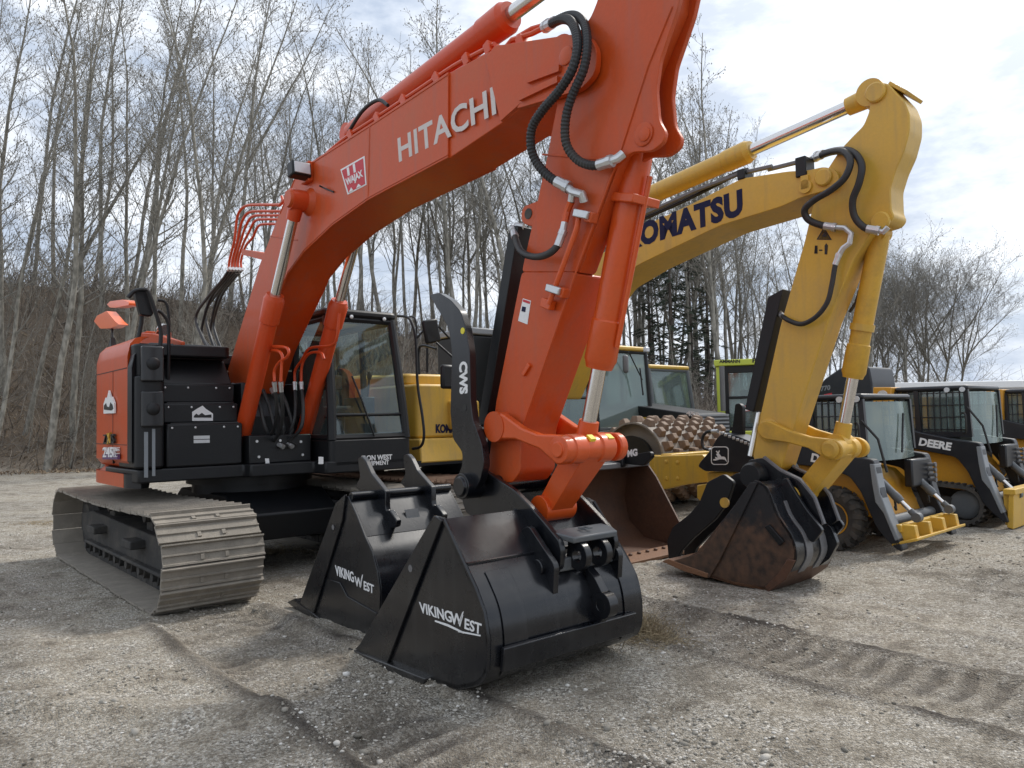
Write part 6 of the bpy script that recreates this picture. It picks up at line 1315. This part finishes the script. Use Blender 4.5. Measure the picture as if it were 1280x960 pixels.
v = AM.at(935, 546, x=1.3); MB().bx(1.0, 1.35, v.y-.5, v.y+.5, .7, v.z+.12).build('front_frame', M['lime'], A0, .02)
decal(A0, AM, [(931, 507), (944, 505.5), (944, 513), (931, 514)], 'red', x=1.2, off=.01); decal(A0, AM, [(931.5, 508), (936, 507.5), (936, 513), (931.5, 513.4)], 'white', x=1.2, off=.014)
for yy_ in (y0-.1, y1): MB().lathe((-.9, yy_, .68), (0, 1, 0), [(0, .3), (0, .6), (.05, .68), (.38, .68), (.42, .6), (.42, .3)], 28).build('tyre', M['tyre'], A0)

# black cover plate with the leaping deer, on a yellow stand in front of the drum
LC = Frame(*gpoint(905, 10.4), 42)
C0 = thing('coupler_attachment', 'black plate with white leaping deer emblem on a yellow bracket, before the studded drum', 'attachment', LC)
pts = LC.pl([(875, 583), (877, 578), (890, 563), (898, 548), (905, 541), (922, 544), (955, 558), (955, 590), (884, 589)], 0)
c_ = MB().prism(fillet(pts, .04, 3), -.05, .30); co_ = c_.build('cover_plate', M['deere_black'], C0, .01)
def rr(cx, cy, w, h, r, n=5):
    o = []
    for (sx, sy, a0) in ((1, 1, 0), (-1, 1, 90), (-1, -1, 180), (1, -1, 270)):
        for k in range(n+1): a = radians(a0+90*k/n); o.append((cx+sx*(w/2-r)+r*cos(a), cy+sy*(h/2-r)+r*sin(a)))
    return o
def emblem(par, F_, cx, cy, w, h, y, sl=0.0):
    f = lambda pts: [(p_[0], p_[1]+(p_[0]-cx)*sl) for p_ in pts]
    decal(par, F_, f(rr(cx, cy, w, h, w*.2)), 'white', y=y, off=.004, name='emblem'); decal(par, F_, f(rr(cx, cy, w*.9, h*.9, w*.17)), 'deere_black', y=y, off=.007, name='emblem')
    deer = [(-.36, .22), (-.22, .20), (-.26, .08), (-.10, .12), (-.16, -.02), (-.20, -.10), (-.12, -.14), (-.22, -.26), (-.16, -.30), (-.10, -.20), (-.02, -.34), (.0, -.26), (-.05, -.14), (.0, -.08), (.10, .06), (.26, .06), (.34, .14), (.42, .40), (.30, .24), (.16, .22), (.0, .22), (-.10, .26), (-.24, .30), (-.38, .28)]
    decal(par, F_, f([(cx+a*w, cy+b*h*.9) for a, b in deer]), 'white', y=y, off=.010, name='emblem')
emblem(co_, LC, 900, 569.5, 22, 23, -.05)
yb = MB(); yb.prism(LC.pl([(888, 590), (920, 590), (920, 604), (912, 618), (898, 632), (889, 634), (875, 622), (875, 606), (888, 604)], .1), .02, .5); yb.build('yellow_bracket', M['yellow'], C0, .015)
ps = MB(); pts = LC.pl([(921, 505), (926, 504), (930, 508), (930, 545), (926, 558), (914, 552), (918, 530)], .2); ps.prism(fillet(pts, .02, 2), .16, .24); ps.build('upright_arm', M['machine_black'], C0, .006)
hose(C0, [LC.at(*q, y=-.02) for q in ((893, 563), (880, 560), (878, 548), (884, 540), (896, 539))], .022)
hw = MB()
for k in range(8): v = LC.at(903+k*5, 541.5+k*2, y=-.03); hw.box(v, (.05, .05, .04))
hw.build('hose_couplings', M['steel'], C0, .008)
st_ = MB(); st_.prism(LC.pl([(820, 570), (880, 568), (888, 576), (888, 602), (856, 606), (830, 612), (820, 600)], .35), .30, .45); fo = st_.build('frame_arm', M['yellow'], C0, .012)
bt = MB()
for (a, b) in ((833, 577), (847, 578), (833, 598), (847, 598)): v = LC.at(a, b, y=.30); bt.lathe((v.x, .30, v.z), (0, -1, 0), [(0, .03), (.012, .03), (.02, .015)], 12)
bt.build('bolts', M['yellow'], fo)

# ------------------------------------------------------------------ compact loaders in the row on the right
def loader(F0, tracked, label, name, group=None, number=None, s=1.0, scr='glass_green', front_plate=None):
    """all outlines are in metres on the loader's right side plane, origin on the ground at the front of its track or wheel"""
    T = thing(name, label, 'loader', F0, group=group)
    W_ = 1.55
    tr = lambda pts: [(x*s, z*s) for x, z in pts]
    arm_ = tr(ARM); arm_in = fillet(arm_, .03, 2)
    for k, (a, b) in enumerate(((-.02, .13), (W_-.13, W_+.02))):
        ao = MB().prism(arm_in, a, b).build('lift_arm', M['deere_black'], T, .012)
        if k == 0: A = ao
    MB().prism(tr(FORK), -.03, .14).build('arm_knee', M['midgrey'], A, .01)
    B = MB().prism(tr(BODY), .16, W_-.16).build('body', M['deere_yellow'], T, .02)
    MB().prism(tr(REAR), .0, W_).build('rear_post', M['deere_yellow'], T, .015)
    # cab
    zc0, zc1, xr, xf, xft = [q*s for q in CABD]
    y0, y1 = .10, W_-.10; fr = MB()
    fr.prismz([(xr, y0), (xf, y0), (xf, y1), (xr, y1)], zc1-.07*s, zc1); co = fr.build('cab', M['deere_black'], T, .03)
    fr = MB()
    for y in (y0, y1-.05):
        for (xa, xb) in ((xr, xr), (xr+(xf-xr)*.30, xr+(xf-xr)*.30), (xft, xf-.03)):
            fr.hexa([(xa, y, zc0), (xa+.06, y, zc0), (xa+.06, y+.05, zc0), (xa, y+.05, zc0)], [(xb-.03, y, zc1-.06), (xb+.03, y, zc1-.06), (xb+.03, y+.05, zc1-.06), (xb-.03, y+.05, zc1-.06)])
        fr.bx(xr, xft, y, y+.05, zc0, zc0+.07)
        # side screen of crossing bars
        for k in range(11): x = xr+.1+(xft-xr-.1)*k/10; fr.bx(x-.006, x+.006, y+.02, y+.03, zc0+.05, zc1-.07)
        for k in range(4): z = zc0+.1+(zc1-zc0-.2)*k/3; fr.bx(xr+.05, xft+.03, y+.018, y+.028, z-.006, z+.006)
    fr.build('cab_frame', M['deere_black'], co)
    for y in (y0+.035, y1-.035): MB().add([(xr+.05, y, zc0+.05), (xft, y, zc0+.05), (xf-.05, y, zc1-.08), (xr+.05, y, zc1-.08)], [(0, 1, 2, 3)]).build('side_window', M['glass_far'], co, smooth=0)
    fw_ = MB(); n = 8
    for k in range(n+1):
        t_ = k/n; yv = y0+.03+(y1-y0-.06)*t_; bl_ = .09*sin(pi*t_); fw_.v += [(xft+.05+bl_, yv, zc0-.10), (xf-.03+bl_, yv, zc1-.09)]
    for k in range(n): fw_.f.append((2*k, 2*k+2, 2*k+3, 2*k+1))
    fw_.build('windscreen', M[scr], co)
    st_ = MB(); st_.bx(xr+.3, xr+.7, .5, 1.0, zc0-.1, zc0+.05); st_.box((xr+.32, .76, zc0+.35), (.12, .46, .55)); st_.build('seat', M['seat'], co, .03)
    rl = MB()
    for (x, z) in ((xf-.25, zc1-.02), (xf-.06, zc1-.02)): rl.lathe((x, y0-.01, z-.04), (0, -1, 0), [(0, .035), (.02, .035)], 14)
    rl.lathe((xr-.12, -.005, zc1-.10*s), (0, -1, 0), [(0, .07), (.03, .065), (.03, .03)], 20); rl.build('side_lamp', M['lamp'], co); MB().tube([(xft+.17, .75, zc0-.02), (xft+.12, .95, zc0+.42)], .012, 5).build('wiper', M['ink'], co)
    hr = MB(); hr.tube(spline([(xft-.02, .02, zc0+.05), (xft+.03, -.03, zc0+.08), (xft+.03, -.03, zc0+.3), (xft-.03, .02, zc0+.32)], 3), .012, 6); hr.tube([(xf, .05, zc1-.3), (xft+.22, .0, zc0+.15), (xft+.30, .0, zc0-.2)], .015, 6); hr.build('grab_handle', M['ink'], co)
    mk = lambda q: Vector((q[0]*s, -.02, q[1]*s))
    lettering('DEERE', A, F0, mk(DE[0]), mk(DE[1]), mk(DE[2]), 'white', y=0, bold=.045, off=.004)
    if number: mk2 = lambda q: Vector((q[0]*s, 0, q[1]*s)); lettering(number, T, F0, mk2(NU[0]), mk2(NU[1]), mk2(NU[2]), 'ink', y=0, bold=.05, off=.004)
    if tracked:
        LG = 2.0*s
        crawler_rubber(T, -LG, .05, .0, .38, .62*s); crawler_rubber(T, -LG, .05, W_-.38, W_, .62*s)
    else:
        for x in (-.50*s, -1.6*s):
            for y in (-.02, W_-.28): tyre(T, x, y, .375*s)
    # cross tube, tilt cylinders and quick attach plate
    kx, kz = KNEE[0]*s, KNEE[1]*s; px, pz = PLATE[0]*s, PLATE[1]*s
    MB().cyl((px-.22, .05, pz+.10), (px-.22, W_-.05, pz+.10), .06, n=16).build('cross_tube', M['grey'], T)
    for y in (.30, W_-.30):
        cylinder(T, (kx-.18, y, kz), (px+.05, y, pz+.16), .62, .045, .025, 'grey', 'tilt_cylinder', 1.1, eye=.08)
        hose(T, [(kx-.15, y+.06, kz), (kx-.05, y+.10, kz-.15), (kx-.02, y+.10, kz-.35), (px-.2, y+.06, pz+.25)], .014, fit=False)
    uc = MB(); 
    uc.bx(kx-.14, kx-.04, W_*.62, W_-.04, kz-.16, kz+.16); uc.build('hose_shroud', M['deere_black'], T, .02)
    cn = MB()
    for k in range(4): cn.lathe((kx-.04, W_-.12, kz-.10+k*.06), (1, 0, 0), [(0, .02), (.06, .02), (.07, .028), (.09, .028)], 10)
    cn.build('hose_couplings', M['worn_steel'], T)
    pl_ = MB()
    if front_plate == 'flat':
        pl_.hexa([(px-.10, -.02, pz-.12), (px+.16, -.02, pz-.04), (px+.16, W_-.15, pz-.04), (px-.10, W_-.15, pz-.12)], [(px-.10, -.02, pz-.09), (px+.16, -.02, pz-.01), (px+.16, W_-.15, pz-.01), (px-.10, W_-.15, pz-.09)])
        for y in (.12, .5, .9, W_-.25): pl_.hexa([(px-.05, y-.04, pz-.08), (px+.12, y-.04, pz-.03), (px+.12, y+.04, pz-.03), (px-.05, y+.04, pz-.08)], [(px-.05, y-.04, pz+.10), (px+.10, y-.04, pz+.10), (px+.10, y+.04, pz+.10), (px-.05, y+.04, pz+.10)])
        pl_.bx(px-.08, px-.02, .05, W_-.2, pz+.02, pz+.10)
    else:
        pl_.hexa([(px-.02, .02, pz-.24), (px+.05, .02, pz-.26), (px+.05, W_-.02, pz-.26), (px-.02, W_-.02, pz-.24)], [(px+.02, .02, pz+.22), (px+.08, .02, pz+.22), (px+.08, W_-.02, pz+.22), (px+.02, W_-.02, pz+.22)])
        for y in (.1, .4, W_-.4, W_-.1): pl_.hexa([(px-.05, y-.03, pz-.22), (px+.02, y-.03, pz-.22), (px+.02, y+.03, pz-.22), (px-.05, y+.03, pz-.22)], [(px-.06, y-.03, pz+.20), (px+.05, y-.03, pz+.20), (px+.05, y+.03, pz+.20), (px-.06, y+.03, pz+.20)])
        pl_.bx(px-.04, px+.10, .0, W_, pz+.18, pz+.25)
    pl_.build('attach_plate', M['yellow'], T, .008)
    return T
def tyre(T, x, y, r):
    w = .28; mb = MB(); mb.lathe((x, y, r), (0, 1, 0), [(.05, r*.52), (.01, r*.60), (0, r*.85), (.035, r*.955), (w-.035, r*.955), (w, r*.85), (w-.01, r*.6), (w-.05, r*.52)], 36); to = mb.build('tyre', M['tyre'], T, smooth=50)
    lg = MB()
    for k in range(18):
        for sd_ in (0, 1):
            a = 2*pi*(k+.5*sd_)/18; c = Vector((cos(a), 0, sin(a))); t_ = Vector((-sin(a), 0, cos(a))); ye = Vector((0, 1 if sd_ else -1, 0)); m_ = Vector((x, y+w/2, r))
            b = m_+c*r*.94; lg.hexa([b-t_*.028, b+t_*.028, b+ye*w*.5+t_*.075, b+ye*w*.5+t_*.02], [b-t_*.022+c*.032, b+t_*.022+c*.032, b+ye*w*.49+t_*.07+c*.022, b+ye*w*.49+t_*.025+c*.022])
            b2 = b+ye*w*.5; lg.hexa([b2+t_*.02-c*.07, b2+t_*.07-c*.07, b2+t_*.07+c*.02, b2+t_*.02+c*.02], [v+ye*.012 for v in (b2+t_*.02-c*.07, b2+t_*.07-c*.07, b2+t_*.07+c*.02, b2+t_*.02+c*.02)])
    lg.build('tread_lugs', M['tyre'], to, smooth=0)
    rm = MB(); rm.lathe((x, y+.03, r), (0, 1, 0), [(.09, .03), (.09, r*.18), (.06, r*.20), (.075, r*.42), (.0, r*.50), (0, r*.54), (.12, r*.54)], 30); ro = rm.build('wheel_rim', M['deere_yellow'], T, smooth=30)
    bt = MB()
    for k in range(8): a = k*pi/4; bt.lathe((x+cos(a)*r*.31, y+.10, r+sin(a)*r*.31), (0, -1, 0), [(0, .014), (.02, .014)], 8)
    bt.build('wheel_nuts', M['deere_yellow'], ro)
def crawler_rubber(T, x0, x1, y0, y1, h):
    r1 = h*.42; pts = []
    for k in range(9): a = pi/2-pi*k/8*1.05; pts.append((x1-r1+cos(a)*r1, r1+sin(a)*r1))
    pts += [(x0+.35, 0), (x0+.10, .10), (x0, h*.75)]
    for k in range(5): a = pi-pi/2*k/4; pts.append((x0+.20+cos(a)*.20, h-.20+sin(a)*.20))
    P_ = [Vector((p_[0], 0, p_[1])) for p_ in pts]; P_.append(P_[0]); L = [0]
    for i in range(1, len(P_)): L.append(L[-1]+(P_[i]-P_[i-1]).length)
    n = int(L[-1]/.075); band = MB(); lug = MB(); ps = []
    for k in range(n):
        s = L[-1]*k/n; j = max(i for i in range(len(L)) if L[i] <= s+1e-9); j = min(j, len(P_)-2); ps.append((P_[j].lerp(P_[j+1], (s-L[j])/(L[j+1]-L[j])), (P_[j+1]-P_[j]).normalized()))
    for i in range(n):
        p, t_ = ps[i]; nrm = Vector((-t_.z, 0, t_.x)); a = Vector((0, y0, 0)); b = Vector((0, y1, 0))
        band.v += [tuple(p+a), tuple(p+b), tuple(p-nrm*.045*-1*-1+b) , tuple(p-nrm*.045+a)]
    for i in range(n):
        j = (i+1) % n
        for k in range(4): k2 = (k+1) % 4; band.f.append((i*4+k, i*4+k2, j*4+k2, j*4+k))
    bo = band.build('rubber_track', M['tyre'], T, smooth=50)
    for i in range(n):
        p, t_ = ps[i]; nrm = Vector((-t_.z, 0, t_.x))
        for (a, b, o_) in ((y0, y0+(y1-y0)*.52, 0), (y0+(y1-y0)*.48, y1, .5)):
            q = p+t_*.0375*o_*2; lug.hexa([q-t_*.018+Vector((0, a, 0)), q+t_*.018+Vector((0, a, 0)), q+t_*.018+Vector((0, b, 0)), q-t_*.018+Vector((0, b, 0))], [v+nrm*.024 for v in (q-t_*.014+Vector((0, a, 0)), q+t_*.014+Vector((0, a, 0)), q+t_*.014+Vector((0, b, 0)), q-t_*.014+Vector((0, b, 0)))])
    lug.build('track_lugs', M['tyre'], bo, smooth=0)
    ym = (y0+y1)/2; w = MB(); w.lathe((x1-r1, ym-.10, r1), (0, 1, 0), [(0, .04), (0, r1*.5), (.03, r1-.07), (.17, r1-.07), (.2, r1*.5)], 24); w.build('idler', M['grey'], T)
    w = MB(); w.prism([(x0+.3, .14), (x1-r1-.1, .14), (x1-r1, .22), (x1-r1-.15, h*.55), (x0+.5, h*.75)], ym-.08, ym+.08); w.build('track_frame', M['track_dark'], T, .01)
    w = MB()
    for k in range(4): w.cyl((x0+.45+(x1-x0-1.05)*k/3, ym-.12, .13), (x0+.45+(x1-x0-1.05)*k/3, ym+.12, .13), .085, n=16)
    w.build('track_rollers', M['track_dark'], T)
# outlines traced on the tracked loader's side plane
d = ray(1226, 658); q = CAMP+d*(EYE/-d.z); FT = Frame(q.x, q.y, 42)
tp = lambda pts: FT.pl(pts, 0)
ARM = tp([(1088, 531), (1115, 531), (1155, 541.5), (1195, 549.5), (1207, 551), (1225, 553.5), (1228, 562), (1232, 582), (1241, 610), (1258, 643), (1262, 654), (1254, 652), (1240, 640), (1229, 628), (1219, 608), (1210, 589), (1197, 573), (1190, 570), (1150, 562), (1112, 558), (1101, 564), (1088, 562)])
FORK = tp([(1221, 558), (1227, 558), (1234, 590), (1246, 618), (1257, 640), (1252, 642), (1238, 612), (1228, 600), (1224, 580)])
BODY = tp([(1095, 575), (1112, 560), (1150, 563), (1190, 571), (1204, 584), (1216, 608), (1222, 622), (1195, 614), (1150, 606), (1095, 600)])
REAR = tp([(1091, 484), (1114, 484), (1114, 532), (1091, 530)])
xs_ = tp([(1114, 484), (1114, 531), (1214, 482), (1222, 552)])
CABD = (FT.at(1180, 546, y=.1).z, FT.at(1205, 481, y=.1).z, xs_[0][0], tp([(1200, 484)])[0][0]+.06, tp([(1208, 548)])[0][0]-.02)
DE = tp([(1149, 556), (1189, 562.8), (1151, 547)]); NU = tp([(1094.5, 512), (1111, 512), (1094.5, 506.5)]); KNEE = tp([(1234, 575)])[0]; PLATE = tp([(1259, 636)])[0]
print('loader', CABD, KNEE, PLATE, BODY[:3], ARM[:3])
L1 = loader(FT, True, 'tracked black and yellow loader with number on its rear post, second machine from the right', 'track_loader', number='5001')
g2 = FT.world(.25, 4.1, 0); F3 = Frame(g2.x, g2.y, 42)
loader(F3, False, 'wheeled black and yellow loader cut off at the right end of the row', 'skid_steer_loader', number=None, s=1.0)
d = ray(1072, 691); q = CAMP+d*(EYE/-d.z); F1 = Frame(q.x, q.y, 42); F1 = Frame(*(F1.world(.18, 0, 0).xy), 42)
loader(F1, False, 'wheeled black and yellow loader with flat yellow plate on the ground, beside the yellow excavator', 'skid_steer_loader', s=.93, front_plate='flat')
# dark machine hood behind the near loader
GH = Frame(*gpoint(1050, 16.5), 42)
G0 = thing('forestry_machine', 'black machine hood with red mark standing behind the near wheeled loader', 'machine', GH)
pts = GH.pl([(1018, 492), (1030, 474), (1050, 460), (1086, 458), (1090, 478), (1090, 545), (1018, 545)], 0); MB().prism(fillet(pts, .06, 3), 0, 1.2).build('hood', M['deere_black'], G0, .03)
lettering('770', G0, GH, (1026, 489), (1038, 487), (1026, 483), 'midgrey', y=0, bold=.03); decal(G0, GH, [(1030, 493), (1040, 491), (1040, 494), (1030, 496)], 'red', y=0)
MB().bx(-2.5, .3, .1, 1.1, .3, 1.2).build('chassis', M['machine_black'], G0, .05)
for x in (-2.2, -.4): MB().lathe((x, -.1, .6), (0, 1, 0), [(0, .3), (0, .55), (.05, .62), (.4, .62), (.42, .3)], 28).build('tyre', M['tyre'], G0)
# pale low building behind the loaders
bx_ = gpoint(1300, 30); BL = thing('storage_building', 'long low pale building with white flat roof edge behind the loaders', 'building', loc=(bx_[0], bx_[1], 0), rz=radians(4))
zt = EYE+(508-474)/960*30
MB().bx(-6.3, 14, 0, 9, 0, zt-.28).build('wall', M['bwall'], BL, .02); MB().bx(-6.5, 14.2, -.2, 9.2, zt-.28, zt).build('roof', M['white'], BL, .03)
sm_ = MB()
for k in range(21): sm_.bx(-6.2+k, -6.16+k, -.02, 0, 0, zt-.3)
sm_.build('wall_ribs', M['bwall'], BL)
MB().bx(-3, -1.2, -.04, 0, .9, 1.7).build('window', M['glass_far'], BL)
# pickup truck beyond the excavators
px_, py_ = gpoint(545, 19); TK = thing('pickup_truck', 'dark pickup truck with silver roof line seen between the two excavators', 'pickup truck', loc=(px_, py_, 0), rz=radians(8))
bd = MB(); bd.prism(fillet([(-2.6, .45), (2.7, .45), (2.75, .9), (2.6, 1.15), (1.5, 1.22), (.9, 1.25), (-2.6, 1.2)], .08, 3), -.95, .95); bo = bd.build('body', M['machine_black'], TK, .04)
cbn = MB(); cbn.hexa([(-.9, -.88, 1.22), (1.5, -.88, 1.22), (1.5, .88, 1.22), (-.9, .88, 1.22)], [(-.5, -.70, 1.82), (.65, -.70, 1.82), (.65, .70, 1.82), (-.5, .70, 1.82)]); cbn.build('cabin', M['silver'], TK, .06)
gl_ = MB(); gl_.hexa([(-.70, -.885, 1.27), (1.15, -.885, 1.27), (1.15, .885, 1.27), (-.70, .885, 1.27)], [(-.45, -.735, 1.74), (.50, -.735, 1.74), (.50, .735, 1.74), (-.45, .735, 1.74)]); gl_.build('windows', M['glass_far'], TK)
for x in (-1.7, 1.75):
    for y in (-.98, .72): MB().lathe((x, y, .40), (0, 1, 0), [(0, .2), (0, .36), (.03, .40), (.24, .40), (.26, .3)], 24).build('wheel', M['tyre'], TK)
